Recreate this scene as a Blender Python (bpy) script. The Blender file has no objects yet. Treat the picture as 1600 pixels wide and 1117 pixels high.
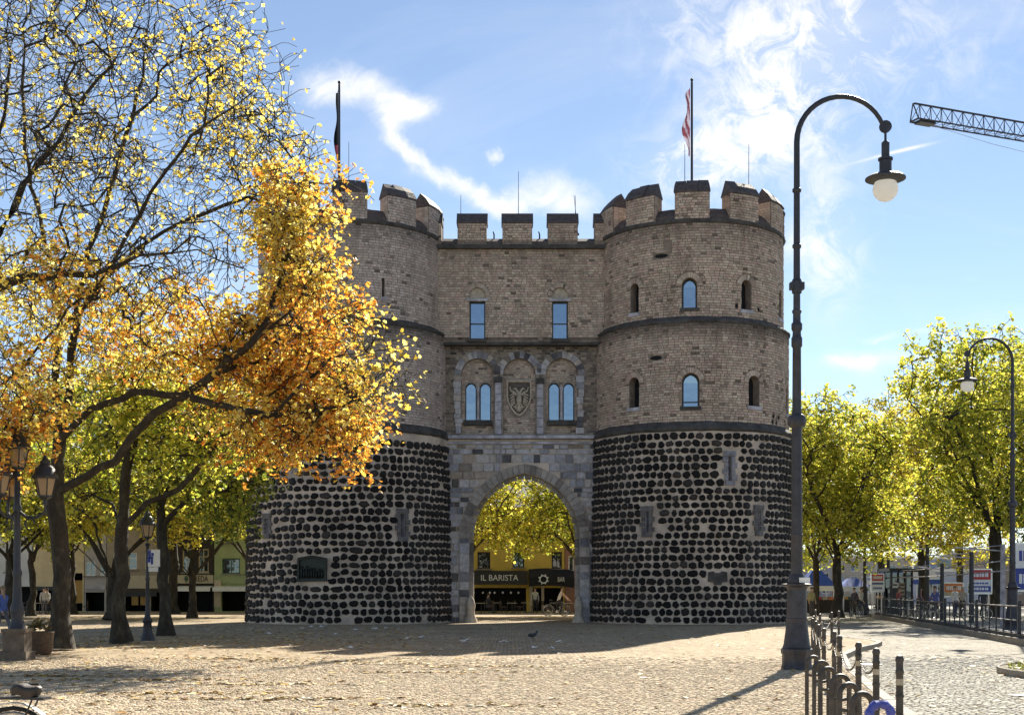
import bpy, bmesh, math, random
import numpy as np
from mathutils import Vector, Matrix, noise as mnoise

SC = bpy.context.scene
COL = SC.collection
R = math.radians
PI = math.pi
rng = random.Random(7)
FPX, HZ, EYE = 2100.0, 922.0, 1.6          # focal length in photo pixels, horizon row, eye height

# ------------------------------------------------------------------ camera, sky, sun, exposure
cam = bpy.data.cameras.new('camera')
cam.sensor_width = 36.0
cam.lens = FPX / 1600 * 36
cam.shift_y = (HZ - 558.5) / 1600
cam.clip_end = 3000
cam_o = bpy.data.objects.new('camera', cam)
cam_o.location = (0, 0, EYE)
cam_o.rotation_euler = (R(90), 0, 0)
COL.objects.link(cam_o)
SC.camera = cam_o

SUN_EL, SUN_AZ = R(32.5), R(19.3)          # azimuth measured from +Y towards +X
SKY_STRENGTH = 0.057
w = bpy.data.worlds.new('World')
SC.world = w
w.use_nodes = True
nt = w.node_tree
nt.nodes.clear()

def wn(t, **k):
    n = nt.nodes.new(t)
    for a, b in k.items():
        setattr(n, a, b)
    return n

def wm(op, a, b=None, c=None, clamp=False):
    n = nt.nodes.new('ShaderNodeMath')
    n.operation = op
    n.use_clamp = clamp
    for i, x in enumerate((a, b, c)):
        if x is None:
            continue
        if isinstance(x, (int, float)):
            n.inputs[i].default_value = x
        else:
            nt.links.new(x, n.inputs[i])
    return n.outputs[0]

def build_sky():
    out = wn('ShaderNodeOutputWorld')
    bg = wn('ShaderNodeBackground')
    bg.inputs['Strength'].default_value = SKY_STRENGTH
    nt.links.new(bg.outputs[0], out.inputs[0])
    sky = wn('ShaderNodeTexSky', sky_type='NISHITA')
    sky.sun_disc = False
    sky.sun_elevation = SUN_EL
    sky.sun_rotation = SUN_AZ
    sky.altitude = 1200
    sky.air_density = 1.0
    sky.dust_density = 0.0
    sky.ozone_density = 2.0
    tc = wn('ShaderNodeTexCoord')
    sep = wn('ShaderNodeSeparateXYZ')
    nt.links.new(tc.outputs['Generated'], sep.inputs[0])
    x, y, z = sep.outputs
    ys = wm('MAXIMUM', y, 0.05)
    u = wm('DIVIDE', x, ys)
    v = wm('DIVIDE', z, ys)
    front = wm('GREATER_THAN', y, 0.06)

    def noise(scale, detail, rough=0.6, dist=0.0, vec=None, sx=1, sy=1):
        n = wn('ShaderNodeTexNoise')
        n.inputs['Scale'].default_value = scale
        n.inputs['Detail'].default_value = detail
        n.inputs['Roughness'].default_value = rough
        n.inputs['Distortion'].default_value = dist
        nt.links.new(vec, n.inputs['Vector'])
        return n.outputs[0]
    uv = wn('ShaderNodeCombineXYZ')
    nt.links.new(u, uv.inputs[0]); nt.links.new(v, uv.inputs[1])
    uvs = uv.outputs[0]
    uvo = wn('ShaderNodeVectorMath', operation='ADD')
    nt.links.new(uvs, uvo.inputs[0]); uvo.inputs[1].default_value = (3.1, 7.7, 1.3)
    n1 = noise(13, 5, 0.6, 0.0, uvs)
    n2 = noise(13, 5, 0.6, 0.0, uvo.outputs[0])
    fb = noise(9, 9, 0.66, 0.3, uvs)
    fb2 = noise(30, 9, 0.70, 0.9, uvo.outputs[0])
    # warped sky coordinates, in photo-pixel units of angle
    pu = wm('ADD', wm('MULTIPLY', u, 2100.0), wm('MULTIPLY', wm('SUBTRACT', n1, 0.5), 90.0))
    pv = wm('ADD', wm('MULTIPLY', v, 2100.0), wm('MULTIPLY', wm('SUBTRACT', n2, 0.5), 90.0))

    def blob(px, py, rx, ry, ang=0.0, amp=1.0, raw=False):
        a, b = (px - 800.0), (HZ - py)
        if raw:
            dx, dy = wm('SUBTRACT', wm('MULTIPLY', u, 2100.0), a), wm('SUBTRACT', wm('MULTIPLY', v, 2100.0), b)
        else:
            dx, dy = wm('SUBTRACT', pu, a), wm('SUBTRACT', pv, b)
        c, s = math.cos(R(ang)), math.sin(R(ang))
        p = wm('DIVIDE', wm('ADD', wm('MULTIPLY', dx, c), wm('MULTIPLY', dy, s)), rx)
        q = wm('DIVIDE', wm('SUBTRACT', wm('MULTIPLY', dy, c), wm('MULTIPLY', dx, s)), ry)
        e = wm('ADD', wm('MULTIPLY', p, p), wm('MULTIPLY', q, q))
        g = wm('POWER', 2.71828, wm('MULTIPLY', e, -1.0))
        return wm('MULTIPLY', g, amp)

    def total(lst):
        t = lst[0]
        for k in lst[1:]:
            t = wm('ADD', t, k)
        return t
    # the feathery plume left of the gate, trailing down to the right
    plume = total([blob(560, 140, 78, 30, -10, 1.0), blob(632, 163, 48, 17, 14, 0.95), blob(510, 140, 45, 26, 0, 0.5),
                   blob(612, 205, 15, 40, 28, 0.75), blob(648, 250, 60, 11, -40, 0.85), blob(718, 292, 62, 12, -22, 0.85),
                   blob(785, 318, 60, 16, -8, 0.85), blob(850, 300, 52, 28, 0, 0.85), blob(765, 245, 10, 10, 0, 0.8),
                   blob(900, 325, 50, 30, 0, 0.5)])
    # broken mackerel cloud on the right
    mack = total([blob(1130, 50, 110, 110, 30, 0.8), blob(1230, 120, 70, 150, -35, 0.85), blob(1300, 40, 110, 110, 0, 0.6),
                  blob(1160, 230, 140, 55, 25, 1.1), blob(1060, 240, 70, 40, 0, 0.7), blob(1290, 330, 60, 130, 0, 0.65),
                  blob(1440, 70, 160, 120, 20, 0.4), blob(1270, 400, 70, 50, 0, 0.7)])
    low = total([blob(1350, 561, 46, 13, 0, 1.0), blob(1452, 561, 45, 9, 0, 0.65), blob(1372, 523, 16, 6, 0, 0.55),
                 blob(1437, 520, 32, 7, 0, 0.5), blob(1310, 558, 18, 7, -20, 0.6), blob(1412, 596, 12, 6, 0, 0.4)])
    trail = total([blob(1415, 234, 36, 2.6, 13, 0.9, True), blob(1368, 246, 40, 2.0, 15, 0.4, True)])
    fbc = wm('MULTIPLY_ADD', fb, 2.6, -0.55, clamp=True)
    fbm = wm('MULTIPLY_ADD', wm('ADD', wm('MULTIPLY', fb2, 0.65), wm('MULTIPLY', fb, 0.35)), 6.4, -2.85, clamp=True)
    pl = wm('MULTIPLY_ADD', wm('ADD', plume, wm('MULTIPLY', wm('SUBTRACT', wm('ADD', wm('MULTIPLY', fb, 0.5), wm('MULTIPLY', fb2, 0.5)), 0.5), wm('MULTIPLY', wm('MINIMUM', wm('MULTIPLY', plume, 3.0), 1.0), 2.3))), 1.15, -0.22, clamp=True)
    d = total([wm('ADD', wm('MULTIPLY', wm('MULTIPLY', pl, wm('MULTIPLY_ADD', fb2, 1.5, 0.05, clamp=True)), 0.80), wm('MULTIPLY', wm('MINIMUM', plume, 1.0), 0.16)),
               wm('MULTIPLY', mack, wm('ADD', wm('MULTIPLY', fbm, 0.8), 0.16)),
               wm('MULTIPLY', low, wm('ADD', wm('MULTIPLY', fbc, 0.8), 0.1)), trail])
    d = wm('MULTIPLY', d, front)
    # thin cirrus over the whole sky, in view and behind
    zz = wm('ADD', wm('MAXIMUM', z, 0.0), 0.22)
    cv = wn('ShaderNodeCombineXYZ')
    nt.links.new(wm('DIVIDE', x, zz), cv.inputs[0]); nt.links.new(wm('DIVIDE', wm('MULTIPLY', y, 1.7), zz), cv.inputs[1])
    cir = wm('MULTIPLY_ADD', noise(1.1, 8, 0.62, 0.6, cv.outputs[0]), 3.0, -1.45, clamp=True)
    d = wm('ADD', d, wm('MULTIPLY', cir, 0.34))
    d = wm('MULTIPLY', wm('MINIMUM', d, 1.0), 0.95)
    # the photograph's sky is a cleaner blue than the bare model this near the sun
    hs = wn('ShaderNodeHueSaturation')
    hs.inputs['Saturation'].default_value = 0.88
    hs.inputs['Value'].default_value = 1.0
    nt.links.new(sky.outputs[0], hs.inputs['Color'])
    mix = wn('ShaderNodeMix', data_type='RGBA')
    nt.links.new(d, mix.inputs[0])
    nt.links.new(hs.outputs[0], mix.inputs[6])
    mix.inputs[7].default_value = CLOUD
    nt.links.new(mix.outputs[2], bg.inputs['Color'])

CLOUD = (7.9, 7.85, 7.75, 1)
build_sky()

sun = bpy.data.lights.new('sun', 'SUN')
sun.energy = 4.6
sun.angle = R(0.53)
sun.color = (1.0, 0.93, 0.80)
sun_o = bpy.data.objects.new('sun', sun)
sd = Vector((math.sin(SUN_AZ) * math.cos(SUN_EL), math.cos(SUN_AZ) * math.cos(SUN_EL), math.sin(SUN_EL)))
sun_o.rotation_euler = sd.to_track_quat('Z', 'Y').to_euler()
sun_o.location = sd * 200
COL.objects.link(sun_o)
SC.view_settings.view_transform = 'Standard'
SC.view_settings.look = 'None'
SC.view_settings.exposure = 1.35
SC.view_settings.gamma = 1.0
SC.view_settings.use_curve_mapping = False

# ------------------------------------------------------------------ helpers
def P(px, py, Y):
    return Vector(((px - 800) / FPX * Y, Y, EYE + (HZ - py) / FPX * Y))

def GY(py):
    return EYE * FPX / (py - HZ)

def G(px, py):
    Y = GY(py)
    return Vector(((px - 800) / FPX * Y, Y, 0))

ROOTM = {}

def par(o, p):
    if p is not None:
        o.parent = p
        o.matrix_parent_inverse = ROOTM[p.name].inverted() if p.name in ROOTM else Matrix.Identity(4)

def tag(o, label=None, cat=None, group=None, kind=None):
    if label: o['label'] = label
    if cat: o['category'] = cat
    if group: o['group'] = group
    if kind: o['kind'] = kind
    return o

def thing(name, label, cat, loc=(0, 0, 0), group=None):
    o = bpy.data.objects.new(name, None)
    o.empty_display_size = 0.2
    o.location = loc
    COL.objects.link(o)
    ROOTM[o.name] = Matrix.Translation(Vector(loc))
    return tag(o, label, cat, group)

def link(name, me, parent=None):
    o = bpy.data.objects.new(name, me)
    COL.objects.link(o)
    par(o, parent)
    return o

def dup(root, loc, rotz=0, scale=1.0, label=None):
    kids = {}
    for o in root.children:
        kids[o] = list(o.children)
    r = root.copy(); COL.objects.link(r)
    r.location = loc; r.rotation_euler = (0, 0, rotz); r.scale = (scale,) * 3
    if label: r['label'] = label
    for c, gs in kids.items():
        k = c.copy(); COL.objects.link(k); k.parent = r
        for g in gs:
            q = g.copy(); COL.objects.link(q); q.parent = k
    return r

class MB:
    def __init__(s):
        s.v, s.f, s.m, s.t = [], [], [], []
    def add(s, vs, fs, mat=0, tint=(1, 1, 1)):
        b = len(s.v)
        s.v.extend([tuple(p) for p in vs])
        for f in fs:
            s.f.append(tuple(b + i for i in f)); s.m.append(mat); s.t.append(tint)
    def box(s, c, d, rz=0.0, mat=0, tint=(1, 1, 1), taper=1.0):
        x, y, z = d[0] / 2, d[1] / 2, d[2] / 2
        ca, sa = math.cos(rz), math.sin(rz)
        vs = []
        for zz, k in ((-z, 1), (z, taper)):
            for xx, yy in ((-x, -y), (x, -y), (x, y), (-x, y)):
                a, b = xx * k, yy * k
                vs.append((c[0] + a * ca - b * sa, c[1] + a * sa + b * ca, c[2] + zz))
        s.add(vs, [(3, 2, 1, 0), (4, 5, 6, 7), (0, 1, 5, 4), (1, 2, 6, 5), (2, 3, 7, 6), (3, 0, 4, 7)], mat, tint)
    def tube(s, pts, rad, n=8, mat=0, tint=(1, 1, 1), caps=True):
        pts = [Vector(p) for p in pts]
        if isinstance(rad, (int, float)): rad = [rad] * len(pts)
        vs, fs = [], []
        up = None
        for i, p in enumerate(pts):
            d = (pts[min(i + 1, len(pts) - 1)] - pts[max(i - 1, 0)])
            d = d.normalized() if d.length > 1e-9 else Vector((0, 0, 1))
            if up is None:
                up = Vector((0, 0, 1)) if abs(d.z) < 0.9 else Vector((1, 0, 0))
            a = d.cross(up)
            if a.length < 1e-6: a = d.orthogonal()
            a.normalize(); b = a.cross(d); up = b
            for k in range(n):
                t = 2 * PI * k / n
                vs.append(p + (a * math.cos(t) + b * math.sin(t)) * rad[i])
        for i in range(len(pts) - 1):
            for k in range(n):
                k2 = (k + 1) % n
                fs.append((i * n + k, i * n + k2, (i + 1) * n + k2, (i + 1) * n + k))
        if caps:
            fs.append(tuple(range(n - 1, -1, -1)))
            fs.append(tuple((len(pts) - 1) * n + k for k in range(n)))
        s.add(vs, fs, mat, tint)
    def lathe(s, prof, n=16, c=(0, 0, 0), mat=0, tint=(1, 1, 1), rot=0.0):
        vs, fs = [], []
        for r, z in prof:
            for k in range(n):
                t = 2 * PI * k / n + rot
                vs.append((c[0] + r * math.cos(t), c[1] + r * math.sin(t), c[2] + z))
        for i in range(len(prof) - 1):
            for k in range(n):
                k2 = (k + 1) % n
                fs.append((i * n + k, i * n + k2, (i + 1) * n + k2, (i + 1) * n + k))
        fs.append(tuple(range(n - 1, -1, -1)))
        fs.append(tuple((len(prof) - 1) * n + k for k in range(n)))
        s.add(vs, fs, mat, tint)
    def ell(s, c, r, n=10, m=6, mat=0, tint=(1, 1, 1)):
        vs, fs = [], []
        for i in range(m + 1):
            ph = PI * (i + 0.02) / (m + 0.04)
            for k in range(n):
                t = 2 * PI * k / n
                vs.append((c[0] + r[0] * math.sin(ph) * math.cos(t), c[1] + r[1] * math.sin(ph) * math.sin(t), c[2] - r[2] * math.cos(ph)))
        for i in range(m):
            for k in range(n):
                k2 = (k + 1) % n
                fs.append((i * n + k, i * n + k2, (i + 1) * n + k2, (i + 1) * n + k))
        s.add(vs, fs, mat, tint)
    def prism(s, pa, pb, mat=0, tint=(1, 1, 1)):
        n = len(pa)
        fs = [tuple(range(n)), tuple(range(2 * n - 1, n - 1, -1))]
        for i in range(n):
            j = (i + 1) % n
            fs.append((j, i, n + i, n + j))
        s.add(list(pa) + list(pb), fs, mat, tint)
    def mesh(s, name, mats, smooth=None):
        me = bpy.data.meshes.new(name)
        me.from_pydata(s.v, [], s.f)
        for m in (mats if isinstance(mats, (list, tuple)) else [mats]):
            me.materials.append(m)
        me.polygons.foreach_set('material_index', s.m)
        if any(t != (1, 1, 1) for t in s.t):
            at = me.attributes.new('tint', 'FLOAT_COLOR', 'FACE')
            a = np.ones((len(s.t), 4), np.float32); a[:, :3] = np.array(s.t, np.float32)
            at.data.foreach_set('color', a.ravel())
        if smooth is not None:
            me.polygons.foreach_set('use_smooth', [True] * len(s.f))
            me.set_sharp_from_angle(angle=R(smooth))
        me.update()
        return me
    def build(s, name, mats, parent=None, smooth=None):
        return link(name, s.mesh(name, mats, smooth), parent)

def np_mesh(name, V, F, mat, tint=None, smooth=False):
    """V (n,3), F list of (m,k) integer arrays of constant k each"""
    me = bpy.data.meshes.new(name)
    if not isinstance(F, list): F = [F]
    F = [f for f in F if len(f)]
    me.vertices.add(len(V)); me.vertices.foreach_set('co', np.asarray(V, np.float32).ravel())
    loops = np.concatenate([f.ravel() for f in F]).astype(np.int32)
    sizes = np.concatenate([np.full(len(f), f.shape[1], np.int32) for f in F])
    starts = np.concatenate([[0], np.cumsum(sizes)[:-1]]).astype(np.int32)
    me.loops.add(len(loops)); me.loops.foreach_set('vertex_index', loops)
    me.polygons.add(len(sizes)); me.polygons.foreach_set('loop_start', starts)
    if smooth: me.polygons.foreach_set('use_smooth', np.ones(len(sizes), bool))
    if tint is not None:
        at = me.attributes.new('tint', 'FLOAT_COLOR', 'POINT')
        a = np.ones((len(V), 4), np.float32); a[:, :3] = tint
        at.data.foreach_set('color', a.ravel())
    me.materials.append(mat)
    me.update(calc_edges=True)
    return me

# ------------------------------------------------------------------ materials
class NG:
    def __init__(s, name):
        s.m = bpy.data.materials.new(name); s.m.use_nodes = True
        s.t = s.m.node_tree; s.n = s.t.nodes; s.l = s.t.links
        s.b = s.n['Principled BSDF']; s.out = s.n['Material Output']
    def node(s, t, **k):
        n = s.n.new(t)
        for a, b in k.items(): setattr(n, a, b)
        return n
    def noise(s, scale, detail=4, rough=0.6, vec=None, dist=0.0):
        n = s.node('ShaderNodeTexNoise')
        n.inputs['Scale'].default_value = scale; n.inputs['Detail'].default_value = detail
        n.inputs['Roughness'].default_value = rough; n.inputs['Distortion'].default_value = dist
        if vec is not None: s.l.new(vec, n.inputs['Vector'])
        return n.outputs[0]
    def obj(s):
        return s.node('ShaderNodeNewGeometry').outputs['Position']
    def ramp(s, fac, stops):
        n = s.node('ShaderNodeValToRGB')
        while len(n.color_ramp.elements) < len(stops): n.color_ramp.elements.new(0.5)
        for e, (p, c) in zip(n.color_ramp.elements, stops):
            e.position = p; e.color = (c[0], c[1], c[2], 1) if not isinstance(c, (int, float)) else (c, c, c, 1)
        s.l.new(fac, n.inputs[0])
        return n.outputs[0]
    def mix(s, a, b, fac=0.5, blend='MIX'):
        n = s.node('ShaderNodeMix', data_type='RGBA', blend_type=blend)
        for i, x in ((0, fac), (6, a), (7, b)):
            if isinstance(x, (int, float)): n.inputs[i].default_value = x if i == 0 else (x, x, x, 1)
            elif isinstance(x, tuple): n.inputs[i].default_value = (*x[:3], 1)
            else: s.l.new(x, n.inputs[i])
        return n.outputs[2]
    def math(s, op, a, b=0.0, clamp=False):
        n = s.node('ShaderNodeMath', operation=op); n.use_clamp = clamp
        for i, x in enumerate((a, b)):
            if isinstance(x, (int, float)): n.inputs[i].default_value = x
            else: s.l.new(x, n.inputs[i])
        return n.outputs[0]
    def attr(s, name):
        return s.node('ShaderNodeAttribute', attribute_name=name).outputs['Color']
    def rand(s):
        return s.node('ShaderNodeObjectInfo').outputs['Random']
    def bump(s, h, strength=0.4, dist=0.02):
        n = s.node('ShaderNodeBump'); n.inputs['Strength'].default_value = strength; n.inputs['Distance'].default_value = dist
        s.l.new(h, n.inputs['Height']); s.l.new(n.outputs[0], s.b.inputs['Normal'])
    def col(s, c):
        if isinstance(c, tuple): s.b.inputs['Base Color'].default_value = (*c[:3], 1)
        else: s.l.new(c, s.b.inputs['Base Color'])
    def rough(s, r):
        s.b.inputs['Roughness'].default_value = r

def plain(name, c, rough=0.6, metal=0.0, var=0.25, scale=6.0, bump=0.0, bscale=40):
    g = NG(name)
    n = g.noise(scale, 5, 0.65, g.obj())
    g.col(g.mix(tuple(x * (1 - var) for x in c), tuple(min(1, x * (1 + var)) for x in c), g.ramp(n, [(0.3, 0.0), (0.7, 1.0)])))
    g.rough(rough); g.b.inputs['Metallic'].default_value = metal
    if bump: g.bump(g.noise(bscale, 5, 0.6, g.obj()), bump, 0.02)
    return g.m

def tinted(name, rough=0.85, var=0.3, scale=9.0, bump=0.5, stain=0.0, use_rand=None, spec=0.3):
    g = NG(name); g.b.inputs['Specular IOR Level'].default_value = spec
    p = g.obj()
    base = g.attr('tint')
    if use_rand: base = g.ramp(g.rand(), use_rand)
    n = g.noise(scale, 6, 0.7, p)
    c = g.mix(base, g.mix(base, g.ramp(n, [(0.25, 1 - var), (0.75, 1 + var * 0.6)]), 1.0, 'MULTIPLY'), 1.0)
    if stain:
        mp = g.node('ShaderNodeMapping'); mp.inputs['Scale'].default_value = (1.0, 1.0, 0.22)
        g.l.new(p, mp.inputs[0])
        st = g.noise(0.9, 7, 0.68, mp.outputs[0])
        c = g.mix(c, g.mix(c, (0.42, 0.38, 0.35), 1.0, 'MULTIPLY'), g.math('MULTIPLY', g.ramp(st, [(0.50, 0.0), (0.68, 1.0)]), stain))
        st2 = g.noise(0.55, 4, 0.6, p)
        c = g.mix(c, (0.36, 0.30, 0.24), g.math('MULTIPLY', g.ramp(st2, [(0.52, 0.0), (0.7, 1.0)]), stain * 0.35))
    g.col(c); g.rough(rough)
    if bump: g.bump(g.noise(34, 6, 0.65, p), bump, 0.02)
    return g.m

M = {}
M['brick'] = tinted('weathered_brick', 0.9, 0.3, 7.0, 0.5, stain=0.6)
M['joint'] = plain('dark_brick_joint', (0.24, 0.19, 0.15), 0.95, 0, 0.4, 3.0, 0.4)
M['pale_joint'] = plain('pale_brick_joint', (0.31, 0.265, 0.22), 0.95, 0, 0.4, 3.0, 0.4)
M['mortar'] = plain('lime_mortar', (0.55, 0.45, 0.36), 0.95, 0, 0.42, 0.9, 0.6, 30)
M['basalt'] = tinted('basalt', 0.72, 0.5, 14.0, 0.6, use_rand=[(0.0, (0.010, 0.010, 0.011)), (0.5, (0.017, 0.015, 0.014)), (0.85, (0.032, 0.028, 0.025)), (1.0, (0.07, 0.06, 0.052))], spec=0.2)
M['basalt_mass'] = plain('basalt_mass', (0.019, 0.017, 0.016), 0.72, 0, 0.75, 2.2, 0.6, 30)
M['ashlar'] = tinted('ashlar', 0.85, 0.5, 5.0, 0.7, stain=0.6, use_rand=[(0.0, (0.07, 0.07, 0.08)), (0.15, (0.22, 0.215, 0.235)), (0.4, (0.47, 0.455, 0.48)), (0.75, (0.60, 0.56, 0.53)), (0.9, (0.48, 0.39, 0.31)), (1.0, (0.10, 0.09, 0.085))])
M['vouss'] = tinted('voussoir_stone', 0.85, 0.45, 5.0, 0.7, stain=0.6, use_rand=[(0.0, (0.17, 0.15, 0.13)), (0.3, (0.30, 0.26, 0.225)), (1.0, (0.46, 0.41, 0.36))])
M['stone'] = plain('dressed_stone', (0.43, 0.41, 0.44), 0.85, 0, 0.5, 2.2, 0.5)
M['slitstone'] = plain('grey_slit_stone', (0.24, 0.235, 0.255), 0.85, 0, 0.45, 3.0, 0.5)
M['slitdark'] = plain('weathered_slit_stone', (0.15, 0.14, 0.135), 0.85, 0, 0.5, 3.0, 0.5)
M['darkstone'] = plain('soot_dark_stone', (0.075, 0.068, 0.062), 0.9, 0, 0.55, 2.0, 0.5)
M['passage'] = plain('passage_stone', (0.32, 0.28, 0.23), 0.9, 0, 0.4, 1.3, 0.6, 18)
M['slate'] = plain('slate_cap', (0.085, 0.066, 0.06), 0.7, 0, 0.45, 5.0, 0.5, 25)
M['relief'] = plain('relief_stone', (0.46, 0.39, 0.30), 0.85, 0, 0.3, 6.0, 0.4)
M['void'] = plain('painted_unlit_room', (0.008, 0.008, 0.009), 0.9, 0, 0.1)  # near-black backs of openings: the dark of unlit interiors put into colour
M['bronze'] = plain('patinated_bronze', (0.028, 0.036, 0.033), 0.45, 0.6, 0.4, 9.0, 0.3)
M['iron'] = plain('painted_iron', (0.028, 0.029, 0.035), 0.45, 0.0, 0.3, 8.0, 0.15, 60)
M['irongrey'] = plain('grey_painted_iron', (0.036, 0.036, 0.046), 0.5, 0.0, 0.5, 5.0, 0.15, 60)
M['rust'] = plain('worn_steel', (0.09, 0.075, 0.06), 0.55, 0.3, 0.45, 9.0, 0.2, 60)
M['white'] = plain('white_paint', (0.78, 0.77, 0.74), 0.5, 0, 0.1)
M['red'] = plain('red_paint', (0.50, 0.035, 0.03), 0.5, 0, 0.15)
M['blue'] = plain('blue_paint', (0.035, 0.06, 0.30), 0.5, 0, 0.15)
M['orange'] = plain('orange_print', (0.62, 0.20, 0.06), 0.6, 0, 0.2)
M['gold'] = plain('gold_cloth', (0.72, 0.40, 0.06), 0.8, 0, 0.15)
M['blackcloth'] = plain('black_cloth', (0.012, 0.012, 0.013), 0.85, 0, 0.3)
M['bluecanvas'] = plain('blue_canvas', (0.05, 0.11, 0.42), 0.75, 0, 0.15)
M['wood'] = plain('brown_wood', (0.10, 0.062, 0.035), 0.7, 0, 0.4, 12.0, 0.3)
M['rubber'] = plain('tyre_rubber', (0.02, 0.02, 0.02), 0.85, 0, 0.2)
M['steel'] = plain('bright_steel', (0.55, 0.55, 0.55), 0.3, 0.9, 0.15)
M['rind'] = plain('kerb_granite', (0.25, 0.22, 0.18), 0.85, 0, 0.25, 3.0, 0.4)
M['skin'] = plain('skin', (0.46, 0.29, 0.21), 0.55, 0, 0.08)
M['hair'] = plain('dark_hair', (0.03, 0.02, 0.014), 0.6, 0, 0.3)

def glass_mat(name, base, f0_ior, rough=0.03):
    g = NG(name)
    g.col(base); g.rough(rough); g.b.inputs['IOR'].default_value = f0_ior; g.b.inputs['Specular Tint'].default_value = (0.66, 0.83, 1.0, 1)
    n = g.noise(1.2, 2, 0.5, g.obj()); g.bump(n, 0.35, 0.03)
    return g.m
M['pane'] = glass_mat('window_glass', (0.01, 0.014, 0.02), 3.6)
M['farpane'] = glass_mat('house_glass', (0.012, 0.016, 0.014), 2.0)

def milk_mat(name, c, tr=0.6):
    g = NG(name)
    t = g.node('ShaderNodeBsdfTranslucent'); t.inputs[0].default_value = (*c, 1)
    g.col(c); g.rough(0.18)
    mx = g.node('ShaderNodeMixShader'); mx.inputs[0].default_value = tr
    g.l.new(g.b.outputs[0], mx.inputs[1]); g.l.new(t.outputs[0], mx.inputs[2]); g.l.new(mx.outputs[0], g.out.inputs[0])
    return g.m
M['milk'] = milk_mat('milk_glass', (0.94, 0.93, 0.90), 0.75)
M['lantern'] = milk_mat('frosted_lantern_glass', (0.85, 0.72, 0.52), 0.72)
M['flag_cloth'] = milk_mat('thin_flag_cloth', (0.50, 0.36, 0.42), 0.3)

def leaf_mat(name, tr=0.66, gain=1.2):
    g = NG(name)
    a = g.attr('tint')
    t = g.node('ShaderNodeBsdfTranslucent')
    tc = g.mix(a, (1.0 * gain, 0.96 * gain, 0.75 * gain), 1.0, 'MULTIPLY')
    g.l.new(tc, t.inputs[0])
    g.col(a); g.rough(0.5)
    mx = g.node('ShaderNodeMixShader'); mx.inputs[0].default_value = tr
    g.l.new(g.b.outputs[0], mx.inputs[1]); g.l.new(t.outputs[0], mx.inputs[2]); g.l.new(mx.outputs[0], g.out.inputs[0])
    return g.m
M['leaf'] = leaf_mat('leaves')

def bark_mat():
    g = NG('plane_bark')
    p = g.obj()
    mp = g.node('ShaderNodeMapping'); mp.inputs['Scale'].default_value = (1, 1, 0.4); g.l.new(p, mp.inputs[0])
    n = g.noise(5, 5, 0.65, mp.outputs[0])
    n2 = g.noise(26, 5, 0.7, mp.outputs[0])
    c = g.ramp(n, [(0.35, (0.026, 0.02, 0.014)), (0.52, (0.048, 0.038, 0.026)), (0.66, (0.085, 0.075, 0.048))])
    g.col(g.mix(c, g.ramp(n2, [(0.3, 0.55), (0.7, 1.2)]), 1.0, 'MULTIPLY')); g.rough(0.9)
    g.bump(g.math('ADD', n, g.math('MULTIPLY', n2, 0.6)), 0.7, 0.05)
    return g.m
M['bark'] = bark_mat()

def paving_mat(name, cols, cell=9.0, bump=0.55, joint=0.7):
    g = NG(name)
    p = g.obj()
    v = g.node('ShaderNodeTexVoronoi'); v.inputs['Scale'].default_value = cell; v.inputs['Randomness'].default_value = 0.55
    v.voronoi_dimensions = '2D'
    g.l.new(p, v.inputs['Vector'])
    sepc = g.node('ShaderNodeSeparateColor'); g.l.new(v.outputs['Color'], sepc.inputs[0])
    c = g.ramp(sepc.outputs[0], cols)
    e = g.node('ShaderNodeTexVoronoi', feature='DISTANCE_TO_EDGE'); e.inputs['Scale'].default_value = cell; e.inputs['Randomness'].default_value = 0.55
    e.voronoi_dimensions = '2D'
    g.l.new(p, e.inputs['Vector'])
    edge = g.ramp(e.outputs['Distance'], [(0.05, 0.0), (0.22, 1.0)])
    c = g.mix(g.mix(c, (0.45, 0.42, 0.38), 1.0, 'MULTIPLY'), c, g.mix(edge, (1, 1, 1), 1 - joint))
    big = g.noise(0.35, 5, 0.65, p)
    c = g.mix(c, g.ramp(big, [(0.3, 0.78), (0.7, 1.12)]), 1.0, 'MULTIPLY')
    sp = g.noise(2.6, 5, 0.7, p)
    c = g.mix(c, g.ramp(sp, [(0.32, 0.72), (0.62, 1.08)]), 1.0, 'MULTIPLY')
    g.col(c); g.rough(0.9); g.b.inputs['Specular IOR Level'].default_value = 0.12
    g.bump(g.math('ADD', edge, g.math('MULTIPLY', g.noise(30, 4, 0.6, p), 0.5)), bump, 0.02)
    return g.m
M['plaza'] = paving_mat('plaza_paving', [(0.0, (0.36, 0.275, 0.175)), (0.35, (0.46, 0.36, 0.235)), (0.7, (0.55, 0.44, 0.295)), (1.0, (0.64, 0.53, 0.38))])
M['road'] = paving_mat('road_setts', [(0.0, (0.28, 0.25, 0.20)), (0.5, (0.42, 0.385, 0.31)), (1.0, (0.54, 0.50, 0.42))], 8.0)
M['ground'] = plain('far_ground', (0.20, 0.185, 0.16), 0.9, 0, 0.3, 0.3, 0.3)
M['shade_field'] = plain('relief_ground_shade', (0.11, 0.09, 0.075), 0.9, 0, 0.4, 6.0, 0.4)  # shield ground darkened: shade behind the eagle put into the colour
M['sett'] = tinted('sett_stone', 0.9, 0.3, 18.0, 0.4, spec=0.1)
M['litter'] = tinted('fallen_leaf', 0.7, 0.1, 18.0, 0.0)
# ------------------------------------------------------------------ ground, road, plaza
def sheet(name, poly, z, mat, kind='structure', thick=0.0):
    mb = MB()
    top = [(p[0], p[1], z) for p in poly]
    if thick:
        mb.prism(top, [(p[0], p[1], z - thick) for p in poly])
    else:
        mb.add(top, [tuple(range(len(top)))])
    o = mb.build(name, mat)
    return tag(o, kind=kind)

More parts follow.
